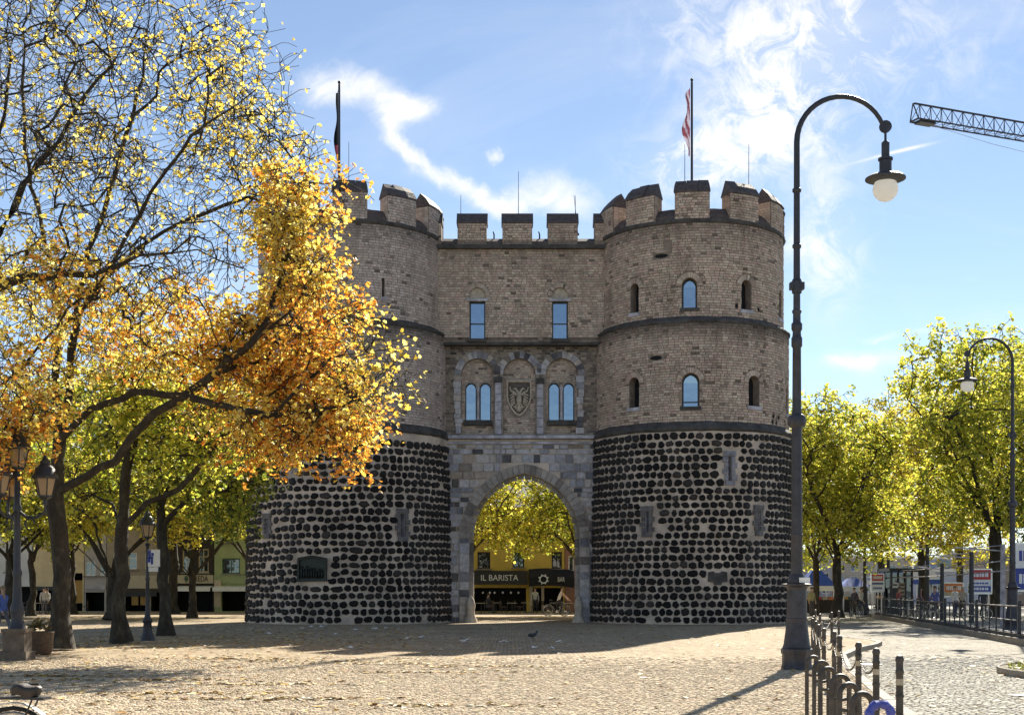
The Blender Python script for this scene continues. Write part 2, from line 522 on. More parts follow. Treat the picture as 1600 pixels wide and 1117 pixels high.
sheet('ground', [(1500 * math.cos(2 * PI * k / 64), 1500 * math.sin(2 * PI * k / 64)) for k in range(64)], -0.14, M['ground'])
KERB = [(1.6, -8), (2.6, 0), (3.3, 6), (4.05, 11), (5.2, 17.3), (5.76, 20.7), (7.1, 28.2), (8.3, 33.5), (9.9, 38.0), (10.9, 40.2), (11.55, 42.0),
        (11.75, 43.6), (11.5, 45.2), (11.3, 47.5), (12.2, 54), (14.5, 66), (17.5, 80), (20.5, 96), (23, 130)]
FEN0, FEN1 = Vector((15.2, 36.0, 0)), Vector((23.3, 86.0, 0))       # platform fence line
sheet('road', [(KERB[0][0], -8)] + KERB[1:] + [(32, 130), (26.5, 104), (23.4, 86.0), (15.4, 36.0), (13.4, 24), (10.5, 6), (8, -8)], -0.125, M['road'])
plaza = sheet('plaza', KERB + [(23, 160), (-90, 160), (-90, -8)], 0.0, M['plaza'], thick=0.125)

def kerb_stones(pts, parent, wid=0.16, top=0.012, bot=-0.124, side=1):
    """individual kerb stones laid along a polyline"""
    L = []
    for a, b in zip(pts[:-1], pts[1:]):
        a, b = Vector(a), Vector(b)
        n = max(1, round((b - a).length / 1.0))
        for k in range(n):
            L.append((a.lerp(b, k / n), a.lerp(b, (k + 1) / n)))
    for a, b in L:
        d = (b - a); ln = d.length; d.normalize(); q = Vector((d.y, -d.x)) * side
        mb = MB()
        g = 0.012; dz = rng.uniform(-0.004, 0.004)
        A, B = a + d * g, b - d * g
        poly = [A - q * wid, B - q * wid, B + q * 0.02, A + q * 0.02]
        mb.prism([(p.x, p.y, bot) for p in poly], [(p.x * 1, p.y, top + dz) for p in poly])
        mb.build('kerb_stone', M['rind'], parent)
kerb_stones(KERB[2:15], plaza)

def setts(name, poly_test, x0, x1, y0, y1, z, size, cols, parent, seed, ordn=300):
    r = random.Random(seed)
    cells = []
    ny = int((y1 - y0) / size)
    for j in range(ny):
        y = y0 + j * size
        x = x0 + r.random() * size
        while x < x1:
            wd = size * r.uniform(0.8, 1.35)
            cx, cy = x + wd / 2, y + size / 2
            if abs(cx) < cy * 0.40 and poly_test(cx, cy) and r.random() > (cy - (y1 - 8.5)) / 8.5:
                cells.append((cx, cy, wd, size))
            x += wd
    mats = M['sett']
    near = sorted(cells, key=lambda c: c[1])[:ordn]
    rest = sorted(cells, key=lambda c: c[1])[ordn:]
    def one(mb, cx, cy, wd, dp, rot):
        g = size * 0.07
        h = z + r.uniform(0.004, 0.011)
        a, b = wd / 2 - g, dp / 2 - g
        ca, sa = math.cos(rot), math.sin(rot)
        def pt(u, v, zz): return (cx + u * ca - v * sa, cy + u * sa + v * ca, zz)
        k = [r.uniform(0.68, 0.86) for _ in range(4)]
        low = [pt(-a, -b, z - 0.004), pt(a, -b, z - 0.004), pt(a, b, z - 0.004), pt(-a, b, z - 0.004)]
        up = [pt(-a * k[0], -b * k[1], h), pt(a * k[1], -b * k[2], h + r.uniform(-.002, .002)), pt(a * k[2], b * k[3], h), pt(-a * k[3], b * k[0], h + r.uniform(-.002, .002))]
        t = r.choice(cols); q = r.uniform(0.75, 1.2)
        mb.add(low + up, [(4, 5, 6, 7), (0, 1, 5, 4), (1, 2, 6, 5), (2, 3, 7, 6), (3, 0, 4, 7)], 0, tuple(min(1, c * q) for c in t))
    for c in near:
        mb = MB(); one(mb, *c, r.uniform(-.12, .12)); mb.build(name, mats, parent)
    mb = MB()
    for c in rest: one(mb, *c, r.uniform(-.12, .12))
    tag(mb.build(name + '_field', mats, parent), kind='stuff')

def kerb_x(y):
    for a, b in zip(KERB[:-1], KERB[1:]):
        if a[1] <= y <= b[1]: return a[0] + (b[0] - a[0]) * (y - a[1]) / (b[1] - a[1])
    return 0
sand = [(0.54, 0.42, 0.30), (0.49, 0.39, 0.26), (0.56, 0.455, 0.30), (0.60, 0.50, 0.345), (0.44, 0.345, 0.225), (0.63, 0.53, 0.38), (0.53, 0.40, 0.275), (0.34, 0.27, 0.19)]
greyish = [(0.46, 0.43, 0.35), (0.54, 0.50, 0.42), (0.38, 0.35, 0.28), (0.60, 0.56, 0.47)]
setts('paving_sett', lambda x, y: x < kerb_x(y) - 0.2, -11.0, 8.2, 16.4, 33.0, 0.0, 0.092, sand, plaza, 5)
setts('road_sett', lambda x, y: x > kerb_x(y) + 0.06 and x < 13.0, 4.5, 13.0, 16.4, 36.0, -0.121, 0.115, greyish, bpy.data.objects['road'], 6)

# ------------------------------------------------------------------ wall toolkit
def cyl(cx, cy, r):
    def F(s, z, d=0.0):
        a = s / r
        return (cx + (r + d) * math.sin(a), cy - (r + d) * math.cos(a), z)
    return F

def cone(cx, cy, r0, r1, z0, z1):
    def F(s, z, d=0.0):
        a = s / r0
        r = r0 + (r1 - r0) * (z - z0) / (z1 - z0)
        return (cx + (r + d) * math.sin(a), cy - (r + d) * math.cos(a), z)
    return F

def flat(x0, y0):
    def F(s, z, d=0.0):
        return (x0 + s, y0 - d, z)
    return F

def op(sc, z0, w, h, arch='round', depth=0.45, ring=0.27):
    rise = {'round': w / 2, 'pointed': None, 'flat': 0.0}[arch]
    if arch == 'pointed':
        rr = w / 2 + w * 0.095; rise = math.sqrt(rr * rr - (rr - w / 2) ** 2)
    return dict(sc=sc, z0=z0, w=w, h=h, arch=arch, depth=depth, rise=rise, spring=z0 + h - rise, ring=ring if arch != 'flat' else 0.0)

def arch_half(o, z, extra=0.0):
    """half width of the (extended) opening at height z, or None"""
    hw = o['w'] / 2
    if z < o['z0'] - extra * 0.0 or z > o['z0'] + o['h'] + extra: return None
    if z <= o['spring']: return hw + (extra if o['arch'] == 'pointed' else 0.0)
    t = z - o['spring']
    if o['arch'] == 'flat': return hw
    if o['arch'] == 'round':
        r = hw + extra
        return math.sqrt(max(0, r * r - t * t))
    rr = hw + o['w'] * 0.095 + extra
    c = o['w'] * 0.095
    return max(0.0, math.sqrt(max(0, rr * rr - t * t)) - c)

def profile(o, n=7, off=0.0):
    hw = o['w'] / 2 + off
    L = [(o['sc'] - hw, o['z0'] - (off if o['arch'] == 'flat' else 0)), (o['sc'] - hw, o['spring'])]
    if o['arch'] == 'flat':
        L[1] = (o['sc'] - hw, o['spring'] + off)
        return L + [(o['sc'] + hw, o['spring'] + off), (o['sc'] + hw, o['z0'] - off)]
    if o['arch'] == 'round':
        arc = [(o['sc'] - hw * math.cos(PI * k / (2 * n)), o['spring'] + hw * math.sin(PI * k / (2 * n))) for k in range(1, 2 * n)]
    else:
        rr = o['w'] / 2 + o['w'] * 0.095 + off; c = o['w'] * 0.095
        tm = math.acos(c / rr)
        left = [(o['sc'] + c - rr * math.cos(tm * k / n), o['spring'] + rr * math.sin(tm * k / n)) for k in range(1, n + 1)]
        arc = left + [(2 * o['sc'] - s, z) for s, z in left[-2::-1]]
    return L + arc + [(o['sc'] + hw, o['spring']), (o['sc'] + hw, o['z0'])]

def core(mb, F, s0, s1, z0, z1, ops, ds, dz, mat=0, d=0.0):
    S = list(np.linspace(s0, s1, max(2, int(abs(s1 - s0) / ds) + 1))); Z = list(np.linspace(z0, z1, max(2, int((z1 - z0) / dz) + 1)))
    for o in ops:
        S += [o['sc'] - o['w'] / 2, o['sc'] + o['w'] / 2]; Z += [o['z0'], o['z0'] + o['h']]
    def clean(L, lo, hi):
        L = sorted(x for x in L if lo - 1e-6 <= x <= hi + 1e-6); r = [L[0]]
        for x in L[1:]:
            if x - r[-1] > 1e-4: r.append(x)
        return r
    S, Z = clean(S, s0, s1), clean(Z, z0, z1)
    vs = [F(s, z, d) for z in Z for s in S]
    fs = []
    n = len(S)
    for j in range(len(Z) - 1):
        for i in range(n - 1):
            a, b = (S[i] + S[i + 1]) / 2, (Z[j] + Z[j + 1]) / 2
            if any(abs(a - o['sc']) < o['w'] / 2 and o['z0'] < b < o['z0'] + o['h'] for o in ops): continue
            fs.append((j * n + i, j * n + i + 1, (j + 1) * n + i + 1, (j + 1) * n + i))
    mb.add(vs, fs, mat)

def cut(mb, F, o, mat_wall, mat_rev, back=None, d=0.0, n=7):
    """spandrels, reveal and (optional) closed back of an opening"""
    pr = profile(o, n)
    if o['arch'] != 'flat':
        arc = pr[1:-1]; top = o['z0'] + o['h']
        half = len(arc) // 2
        for side, seq in ((-1, arc[:half + 1]), (1, arc[half:])):
            cs = o['sc'] + side * o['w'] / 2
            for a, b in zip(seq[:-1], seq[1:]):
                mb.add([F(cs, top, d), F(a[0], a[1], d), F(b[0], b[1], d)], [(0, 1, 2)], mat_wall)
    m = len(pr)
    vs = [F(s, z, d) for s, z in pr] + [F(s, z, -o['depth']) for s, z in pr]
    mb.add(vs, [(i, (i + 1) % m, m + (i + 1) % m, m + i) for i in range(m)], mat_rev)
    if back is not None:
        mb.add([F(s, z, -o['depth']) for s, z in pr], [tuple(range(m))], back)

def pane_parts(F, o, parent, fmat, pmat, fw=0.06, bars=(), fname='window_frame', pname='window_pane'):
    pr = profile(o, 6)
    cx = o['sc']; cz = o['z0'] + o['h'] / 2
    inn = []
    for s, z in pr:
        k = fw
        ds = max(-k, min(k, cx - s)); inn.append((s + (k if s < cx - 1e-6 else -k if s > cx + 1e-6 else 0), z + (k if z < cz else -k * (1.0 if z > o['spring'] + 1e-6 or o['arch'] == 'flat' else 0.0))))
    dd = -o['depth'] + 0.09
    mb = MB(); m = len(pr)
    vs = [F(s, z, dd) for s, z in pr] + [F(s, z, dd) for s, z in inn] + [F(s, z, dd - 0.06) for s, z in inn]
    mb.add(vs, [(i, (i + 1) % m, m + (i + 1) % m, m + i) for i in range(m)] + [(m + i, m + (i + 1) % m, 2 * m + (i + 1) % m, 2 * m + i) for i in range(m)])
    for (s0, z0, s1, z1) in bars:
        t = 0.025
        if abs(s1 - s0) > abs(z1 - z0): q = [(s0, z0 - t), (s1, z0 - t), (s1, z0 + t), (s0, z0 + t)]
        else: q = [(s0 - t, z0), (s0 + t, z0), (s0 + t, z1), (s0 - t, z1)]
        mb.prism([F(s, z, dd + 0.01) for s, z in q], [F(s, z, dd - 0.05) for s, z in q])
    fr = mb.build(fname, fmat, parent)
    mb = MB()
    mb.add([F(s, z, dd - 0.04) for s, z in pr], [tuple(range(m))])
    pn = mb.build(pname, pmat, parent)
    return fr, pn

def blocked(ops, rects, z, zh):
    L = []
    for o in ops:
        hw = None
        for zz in (z - zh * 0.45, z, z + zh * 0.45):
            h = arch_half(o, zz, o['ring'])
            if h is not None: hw = max(hw or 0, h)
        if hw: L.append((o['sc'] - hw, o['sc'] + hw))
    for a, b, c, d in rects:
        if c < z + zh * 0.4 and z - zh * 0.4 < d: L.append((a, b))
    return L

def subtract(a, b, L):
    segs = [(a, b)]
    for p, q in L:
        out = []
        for x, y in segs:
            if q <= x or p >= y: out.append((x, y)); continue
            if p > x: out.append((x, p))
            if q < y: out.append((q, y))
        segs = out
    return segs

def brick_tint(s, z, r, pal):
    n = mnoise.noise(Vector((s * 0.7, z * 0.9, 3.3)))
    c = r.choice(pal)
    k = r.uniform(0.84, 1.16) * (1.0 + 0.16 * n)
    if r.random() < 0.03 + max(0, n - 0.2) * 0.4: k *= r.uniform(0.28, 0.6)
    for zt in (14.2, 18.95):              # soot and damp below the ledges, in uneven tongues
        t = zt - z
        if 0 <= t < 1.5: k *= 1 - (0.75 if zt < 15 else 0.4) * max(0.0, 1 - t / (0.6 + 1.4 * abs(mnoise.noise(Vector((s * 1.1, 1.7, zt))))))
    return tuple(min(1, x * k) for x in c)

PAL = [(0.58, 0.47, 0.37), (0.60, 0.465, 0.375), (0.52, 0.41, 0.32), (0.62, 0.52, 0.41), (0.56, 0.405, 0.335), (0.48, 0.385, 0.305)]
PALE = [(0.59, 0.50, 0.44), (0.55, 0.46, 0.40), (0.60, 0.52, 0.46), (0.56, 0.45, 0.40), (0.50, 0.42, 0.37)]

def bricks(mb, F, s0, s1, z0, z1, ops, rects, seed, pal=PAL, bh=0.125, bl=0.285, d=0.035, miss=0.012, gap=0.013, rings=True):
    r = random.Random(seed)
    nz = round((z1 - z0) / bh); bh = (z1 - z0) / nz
    for j in range(nz):
        z = z0 + (j + 0.5) * bh
        L = blocked(ops, rects, z, bh)
        s = s0 - (bl / 2 if j % 2 else 0)
        while s < s1:
            ln = bl * r.uniform(0.62, 1.15)
            a, b = max(s, s0), min(s + ln, s1)
            s += ln
            if b - a < 0.05 or r.random() < miss: continue
            for p, q in subtract(a, b, L):
                if q - p < 0.05: continue
                g = gap / 2 * r.uniform(0.7, 1.7); gz = gap / 2 * r.uniform(0.7, 1.8); dd = d * r.uniform(0.55, 1.25)
                e = 0.006
                lo = [(p + g, z - bh / 2 + gz), (q - g, z - bh / 2 + gz), (q - g, z + bh / 2 - gz), (p + g, z + bh / 2 - gz)]
                hi = [(p + g + e, z - bh / 2 + gz + e), (q - g - e, z - bh / 2 + gz + e), (q - g - e, z + bh / 2 - gz - e), (p + g + e, z + bh / 2 - gz - e)]
                mb.add([F(u, v, -0.005) for u, v in lo] + [F(u, v, dd) for u, v in hi],
                       [(4, 5, 6, 7), (0, 1, 5, 4), (1, 2, 6, 5), (2, 3, 7, 6), (3, 0, 4, 7)], 0, brick_tint(p, z, r, pal))
    if rings:
        for o in ops:
            if o['ring'] and o['arch'] == 'round':
                ring_bricks(mb, F, o, r, pal, d)

def ring_bricks(mb, F, o, r, pal, d, n=None, dark=None):
    r0 = o['w'] / 2 + 0.012; r1 = o['w'] / 2 + o['ring'] - 0.012
    n = n or max(7, round(PI * (r0 + r1) / 2 / 0.105)) | 1
    for k in range(n):
        t0, t1 = PI * (k + 0.07) / n, PI * (k + 0.93) / n
        q = [(r0, t0), (r0, t1), (r1, t1), (r1, t0)]
        pts = [(o['sc'] - a * math.cos(t), o['spring'] + a * math.sin(t)) for a, t in q]
        c = brick_tint(pts[0][0], pts[0][1], r, pal)
        if dark and k % 2: c = tuple(x * dark for x in c)
        mb.prism([F(s, z, d * 1.15) for s, z in pts], [F(s, z, -0.01) for s, z in pts], 0, c)

def arch_stones(F, o, parent, mat, n, off0, off1, d, name, jit=0.0):
    """separate voussoirs along a round or pointed arch"""
    pr0, pr1 = profile(o, n, off0)[1:-1], profile(o, n, off1)[1:-1]
    for k in range(len(pr0) - 1):
        g = 0.05
        def mixp(a, b, t): return (a[0] + (b[0] - a[0]) * t, a[1] + (b[1] - a[1]) * t)
        q = [mixp(pr0[k], pr0[k + 1], g), mixp(pr0[k], pr0[k + 1], 1 - g), mixp(pr1[k], pr1[k + 1], 1 - g), mixp(pr1[k], pr1[k + 1], g)]
        dd = d + rng.uniform(-jit, jit)
        mb = MB(); mb.prism([F(s, z, dd) for s, z in q], [F(s, z, -0.03) for s, z in q])
        mb.build(name, mat, parent)

# ------------------------------------------------------------------ the gate
GATE_Y = 67.0
gate = thing('city_gate', 'medieval brick and basalt city gate with two round battlemented towers', 'city gate', (0.55, 68, 0))
Z1, Z2, Z3 = 9.35, 14.35, 19.0            # ledge, second ledge, cornice
RB, RT, RM, RU = 5.2, 5.06, 4.86, 4.6

def stone_variants(n=44):
    out = []
    r = random.Random(11)
    for k in range(n):
        m = r.choice((6, 7, 8, 9)); ex = r.uniform(1.9, 3.2)
        ph = r.random() * 6.28
        base, mid = [], []
        for i in range(m):
            t = 2 * PI * i / m + r.uniform(-.3, .3) + ph
            c, s = math.cos(t), math.sin(t)
            k2 = (abs(c) ** ex + abs(s) ** ex) ** (-1 / ex) * r.uniform(0.88, 1.06)
            base.append((0.5 * c * k2, 0.5 * s * k2))
        mb = MB()
        vs = [(x, 0.0, z) for x, z in base] + [(x * 0.93, -0.055, z * 0.93) for x, z in base] + [(x * 0.66, -0.085 - r.uniform(0, .03), z * 0.66) for x, z in base]
        fs = []
        for i in range(m):
            j = (i + 1) % m
            fs += [(i, j, m + j, m + i), (m + i, m + j, 2 * m + j, 2 * m + i)]
        fs.append(tuple(2 * m + i for i in range(m)))
        mb.add(vs, fs)
        out.append((mb.mesh('basalt_stone', M['basalt']), np.array(vs, np.float32), fs))
    return out
STONES = stone_variants()

def basalt(cx, cy, rects, parent, seed, wild=False):
    r = random.Random(seed)
    F = cone(cx, cy, RB, RT, 0, Z1)
    zs = []
    z = 0.04
    while z < Z1 - 0.60:
        h = r.uniform(0.325, 0.40); zs.append((z, h)); z += h
    view = math.atan2(-cx, cy)                # the tower's own angle that faces the square
    items = []
    for z, h in zs:
        s = -PI * RB + r.random() * 0.4; e = PI * RB
        while s < e - 0.2:
            wd = r.uniform(0.33, 0.49) if r.random() > 0.05 else r.uniform(0.52, 0.72)
            a = s + wd / 2; zc = z + h / 2 + r.uniform(-.025, .025)
            s += wd
            left = wild and a < 0.8
            hh = h
            if left:
                zc += 0.09 * mnoise.noise(Vector((a * 1.3, z * 0.8, seed))) + r.uniform(-.03, .03); hh = h * r.uniform(0.8, 1.05)
            if any(p - 0.10 < a < q + 0.10 and t - 0.06 < zc < u + 0.06 for p, q, t, u in rects): continue
            if r.random() < 0.004: continue
            items.append((a, zc, wd * r.uniform(0.86, 1.0), hh * r.uniform(0.84, 1.02), r.choice(STONES), r.uniform(-.15, .15), r.uniform(0.8, 1.2)))
    items.sort(key=lambda i: abs(i[0] / RB - view))
    def mat4(it):
        a, z, wd, h, st, rot, dp = it
        p = Vector(F(a, z, -0.005))
        return Matrix.Translation(p) @ Matrix.Rotation(a / RB, 4, 'Z') @ Matrix.Rotation(rot, 4, 'Y') @ Matrix.Diagonal((wd, dp, h, 1))
    for it in items[:300]:
        o = link('basalt_stone', it[4][0], parent)
        o.matrix_basis = mat4(it)
    V, fs, b = [], [], 0
    mb = MB()
    for it in items[300:]:
        m = np.array(mat4(it)); v = it[4][1] @ m[:3, :3].T + m[:3, 3]
        mb.add(v.tolist(), it[4][2])
    tag(mb.build('basalt_stones', M['basalt_mass'], parent), kind='stuff')

def arrow_slit(F, s, z0, h, w, parent, pale=True):
    """dressed stones framing a slit; the slit itself is a cut in the wall"""
    mb = MB()
    n = 4
    for side in (-1, 1):
        for k in range(n):
            ww = 0.28 if (k + (side > 0)) % 2 else 0.18
            a, b = (s - w / 2 - ww, s - w / 2 - 0.005) if side < 0 else (s + w / 2 + 0.005, s + w / 2 + ww)
            za, zb = z0 + h * k / n + 0.015, z0 + h * (k + 1) / n - 0.015
            q = [(a, za), (b, za), (b, zb), (a, zb)]
            mb.prism([F(u, v, 0.075) for u, v in q], [F(u, v, -0.02) for u, v in q])
    for za, zb, ww in ((z0 + h + 0.01, z0 + h + 0.24, w / 2 + 0.22), (z0 - 0.22, z0 - 0.01, w / 2 + 0.15)):
        q = [(s - ww, za), (s + ww, za), (s + ww, zb), (s - ww, zb)]
        mb.prism([F(u, v, 0.09) for u, v in q], [F(u, v, -0.02) for u, v in q])
    return mb.build('arrow_slit', M['slitstone'] if pale else M['slitdark'], parent)

def ring_band(mb, cx, cy, prof, n=150, mat=0):
    """closed band of revolution from (r, z) outline"""
    vs, fs = [], []
    m = len(prof)
    for k in range(n):
        t = 2 * PI * k / n
        for r_, z in prof:
            j = mnoise.noise(Vector((math.sin(t) * 9, math.cos(t) * 9, z * 3))) + .6 * mnoise.noise(Vector((math.sin(t) * 31, math.cos(t) * 31, z * 9)))
            vs.append((cx + (r_ + .035 * j) * math.sin(t), cy - (r_ + .035 * j) * math.cos(t), z + .04 * j))
    for k in range(n):
        k2 = (k + 1) % n
        for i in range(m):
            j = (i + 1) % m
            fs.append((k * m + i, k2 * m + i, k2 * m + j, k * m + j))
    mb.add(vs, fs, mat)

def tower(cx, cy, label, seed, win3, win2, slits, plaque, pal, joint, merlon_phase, holes=()):
    F1, F2, F3 = cone(cx, cy, RB, RT, 0, Z1), cyl(cx, cy, RM), cyl(cx, cy, RU)
    o1 = [op(RB * R(a), z, w_, h, 'flat', 0.5, 0) for a, z, w_, h in slits]
    o2 = [op(RM * R(a), z, w_, h, 'round' if arch else 'flat', 0.42) for a, z, w_, h, arch, gl in win2]
    o3 = [op(RU * R(a), z, w_, h, 'round' if arch else 'flat', 0.42) for a, z, w_, h, arch, gl in win3]
    mb = MB()
    core(mb, F1, -PI * RB, PI * RB, 0, Z1, o1, 0.5, 1.6, 0)
    core(mb, F2, -PI * RM, PI * RM, Z1, Z2, o2, 0.45, 1.2, 1)
    core(mb, F3, -PI * RU, PI * RU, Z2, Z3, o3, 0.45, 1.2, 1)
    for o in o1: cut(mb, F1, o, 0, 2, 3)
    for F, L, W in ((F2, o2, win2), (F3, o3, win3)):
        for o, w_ in zip(L, W): cut(mb, F, o, 1, 1, 3)
    for zz, rr in ((0.02, RB), (Z3, RU)):
        mb.add([(cx + rr * math.sin(2 * PI * k / 48), cy - rr * math.cos(2 * PI * k / 48), zz) for k in range(48)], [tuple(range(48))], 1)
    t = mb.build('round_tower', [M['mortar'], joint, M['stone'], M['void']], gate)
    tag(t, label)
    # ledges: dark weathered drip courses between the storeys
    mb = MB()
    ring_band(mb, cx, cy, [(RM - .05, Z1 - 0.27), (RT + 0.03, Z1 - 0.27), (RT + 0.10, Z1 - 0.20), (RT + 0.10, Z1 - 0.08), (RM + 0.03, Z1 + 0.20), (RM - .05, Z1 + 0.20)])
    mb.build('stone_ledge', M['darkstone'], t)
    mb = MB()
    ring_band(mb, cx, cy, [(RU - .05, Z2 - 0.16), (RM + 0.05, Z2 - 0.16), (RM + 0.10, Z2 - 0.06), (RM + 0.07, Z2 + 0.0), (RU + 0.03, Z2 + 0.20), (RU - .05, Z2 + 0.20)])
    mb.build('stone_ledge', M['darkstone'], t)
    mb = MB()
    ring_band(mb, cx, cy, [(RU - .3, Z3 - 0.03), (RU + 0.07, Z3 - 0.03), (RU + 0.13, Z3 + 0.05), (RU + 0.10, Z3 + 0.16), (RU - .3, Z3 + 0.16)])
    mb.build('cornice', M['darkstone'], t)
    # bricks of the two upper storeys
    mb = MB()
    rc2 = [(RM * R(a) - w_ / 2, RM * R(a) + w_ / 2, z, z + h) for a, z, w_, h in holes if z < Z2]
    rc3 = [(RU * R(a) - w_ / 2, RU * R(a) + w_ / 2, z, z + h) for a, z, w_, h in holes if z >= Z2]
    bricks(mb, F2, -R(118) * RM, R(118) * RM, Z1 + 0.2, Z2 - 0.16, o2, rc2, seed, pal)
    bricks(mb, F3, -R(125) * RU, R(125) * RU, Z2 + 0.2, Z3 - 0.03, o3, rc3, seed + 1, pal)
    tag(mb.build('bricks', M['brick'], t), kind='stuff')
    # windows
    for F, L, W in ((F2, o2, win2), (F3, o3, win3)):
        for o, w_ in zip(L, W):
            if w_[5]:
                bars = [(o['sc'] - o['w'] / 2, o['z0'] + o['h'] * 0.16, o['sc'] + o['w'] / 2, o['z0'] + o['h'] * 0.16)]
                pane_parts(F, o, t, M['iron'], M['pane'], 0.055, bars if F is F2 else ())
            mb = MB()
            a, b, z = o['sc'] - o['w'] / 2 - 0.08, o['sc'] + o['w'] / 2 + 0.08, o['z0']
            q = [(a, z - 0.17), (b, z - 0.17), (b, z), (a, z)]
            mb.prism([F(u, v, 0.10) for u, v in q], [F(u, v, -0.05) for u, v in q])
            mb.build('window_sill', M['stone'] if not w_[5] else M['darkstone'], t)
    # basalt lower storey
    rects = []
    for o, s in zip(o1, slits):
        k = 0.24
        rects.append((o['sc'] - o['w'] / 2 - k, o['sc'] + o['w'] / 2 + k, o['z0'] - 0.24, o['z0'] + o['h'] + 0.26))
        arrow_slit(F1, o['sc'], o['z0'], o['h'], o['w'], t, s[1] > 6)
    rects.append((RB * R(plaque[0]) - plaque[2] / 2, RB * R(plaque[0]) + plaque[2] / 2, plaque[1], plaque[1] + plaque[3]))
    basalt(cx, cy, rects, t, seed, wild=seed > 50)
    # merlons
    Fm = cyl(cx, cy, RU)
    W = R(10.1); th = 0.85
    for k in range(11):
        a = R(merlon_phase + 32.727 * k)
        s0, s1 = (a - W) * RU, (a + W) * RU
        mb = MB()
        S = np.linspace(s0, s1, 4)
        zb, zt = Z3 + 0.16, Z3 + 1.42
        for u, v in zip(S[:-1], S[1:]):
            mb.prism([Fm(u, zb, 0.04), Fm(v, zb, 0.04), Fm(v, zt, 0.04), Fm(u, zt, 0.04)], [Fm(u, zb, -th), Fm(v, zb, -th), Fm(v, zt, -th), Fm(u, zt, -th)], 0)
        bm_ = MB()
        bricks(bm_, cyl(cx, cy, RU + 0.04), s0 * (RU + .04) / RU, s1 * (RU + .04) / RU, zb, zt, [], [], seed + k, pal, bl=0.26)
        fl = 1 if True else 0
        for p, e in ((s0, 0), (s1, 0)):
            rr = random.Random(k)
            for j in range(10):
                for i in range(3):
                    x0_, x1_ = -th + th * i / 3 + 0.01, -th + th * (i + 1) / 3 - 0.01
                    z_0, z_1 = zb + (zt - zb) * j / 10 + .008, zb + (zt - zb) * (j + 1) / 10 - .008
                    out = -0.02 if p == s0 else 0.02
                    bm_.prism([Fm(p + out, z_0, x0_), Fm(p + out, z_0, x1_), Fm(p + out, z_1, x1_), Fm(p + out, z_1, x0_)],
                              [Fm(p, z_0, x0_), Fm(p, z_0, x1_), Fm(p, z_1, x1_), Fm(p, z_1, x0_)], 1, brick_tint(i, z_0, rr, pal))
        off = len(mb.v)
        mb.v += bm_.v; mb.f += [tuple(off + i for i in f) for f in bm_.f]; mb.m += [1] * len(bm_.f); mb.t += bm_.t
        mb.build('merlon', [joint, M['brick']], t)
        mb = MB()
        e = 0.05
        for u, v in zip(np.linspace(s0 - e, s1 + e, 4)[:-1], np.linspace(s0 - e, s1 + e, 4)[1:]):
            jz, jo = rng.uniform(-.035, .02), rng.uniform(-.03, .03)
            v -= .015
            q = lambda w_, k_: [Fm(w_, zt + k_, 0.11 + jo), Fm(w_, zt + 0.08 + k_, 0.11 + jo), Fm(w_, zt + 0.41 + k_, -.12 + jo), Fm(w_, zt + 0.70 + jz + k_, -th / 2), Fm(w_, zt + 0.07, -th - 0.07), Fm(w_, zt, -th - 0.07)]
            mb.prism(q(u, 0), q(v, rng.uniform(-.015, .015)))
        mb.build('merlon_cap', M['slate'], t)
    mb = MB()
    ring_band(mb, cx, cy, [(RU - 0.02, Z3 + 0.16), (RU - 0.02, Z3 + 0.34), (RU - 0.42, Z3 + 0.76), (RU - 0.80, Z3 + 0.34), (RU - 0.80, Z3 + 0.16)], 88)
    mb.build('parapet', M['slate'], t)
    return t, F1, F2, F3

CXR, CXL, CY = 9.05, -8.15, 68.15
# (angle, sill z, width, height, arched, glazed)
tr, F1r, F2r, F3r = tower(CXR, CY, 'right round tower, fully in view', 21,
    [(-43, 14.95, 0.50, 1.42, 1, 0), (-8.2, 14.95, 0.72, 1.42, 1, 1), (27.5, 14.95, 0.58, 1.42, 1, 0), (64, 14.95, 0.5, 1.4, 1, 0)],
    [(-41, 10.35, 0.58, 1.45, 1, 0), (-7.5, 10.25, 0.82, 1.58, 1, 1), (30.5, 10.35, 0.66, 1.45, 1, 0), (68, 10.3, 0.5, 1.4, 1, 0)],
    [(13.5, 6.75, 0.17, 1.15), (-31, 4.35, 0.2, 1.0), (31, 4.4, 0.16, 1.0)], (6.5, 1.95, 0.92, 0.55), PAL, M['joint'], -6.5,
    holes=[(-25, 17.35, 0.85, 0.30), (-27, 12.5, 0.75, 0.25), (20.5, 14.98, 0.16, 0.25), (37, 14.95, 0.14, 0.2), (46, 9.62, 0.2, 0.2), (50, 9.6, 0.2, 0.22), (47, 9.9, 0.2, 0.2), (53, 9.88, 0.18, 0.2), (-21, 17.6, 0.4, 0.6)])
tl, F1l, F2l, F3l = tower(CXL, CY, 'left round tower, half hidden behind the orange foliage', 61,
    [(-60, 15, 0.5, 1.4, 1, 0), (26, 15.55, 0.13, 0.9, 0, 0)], [(-50, 10.3, 0.6, 1.45, 1, 0), (-12, 10.3, 0.75, 1.5, 1, 1)],
    [(-44.5, 4.3, 0.24, 0.75), (35.0, 4.15, 0.24, 1.1)], (-13.7, 1.98, 1.5, 1.25), PALE, M['pale_joint'], 6.0)

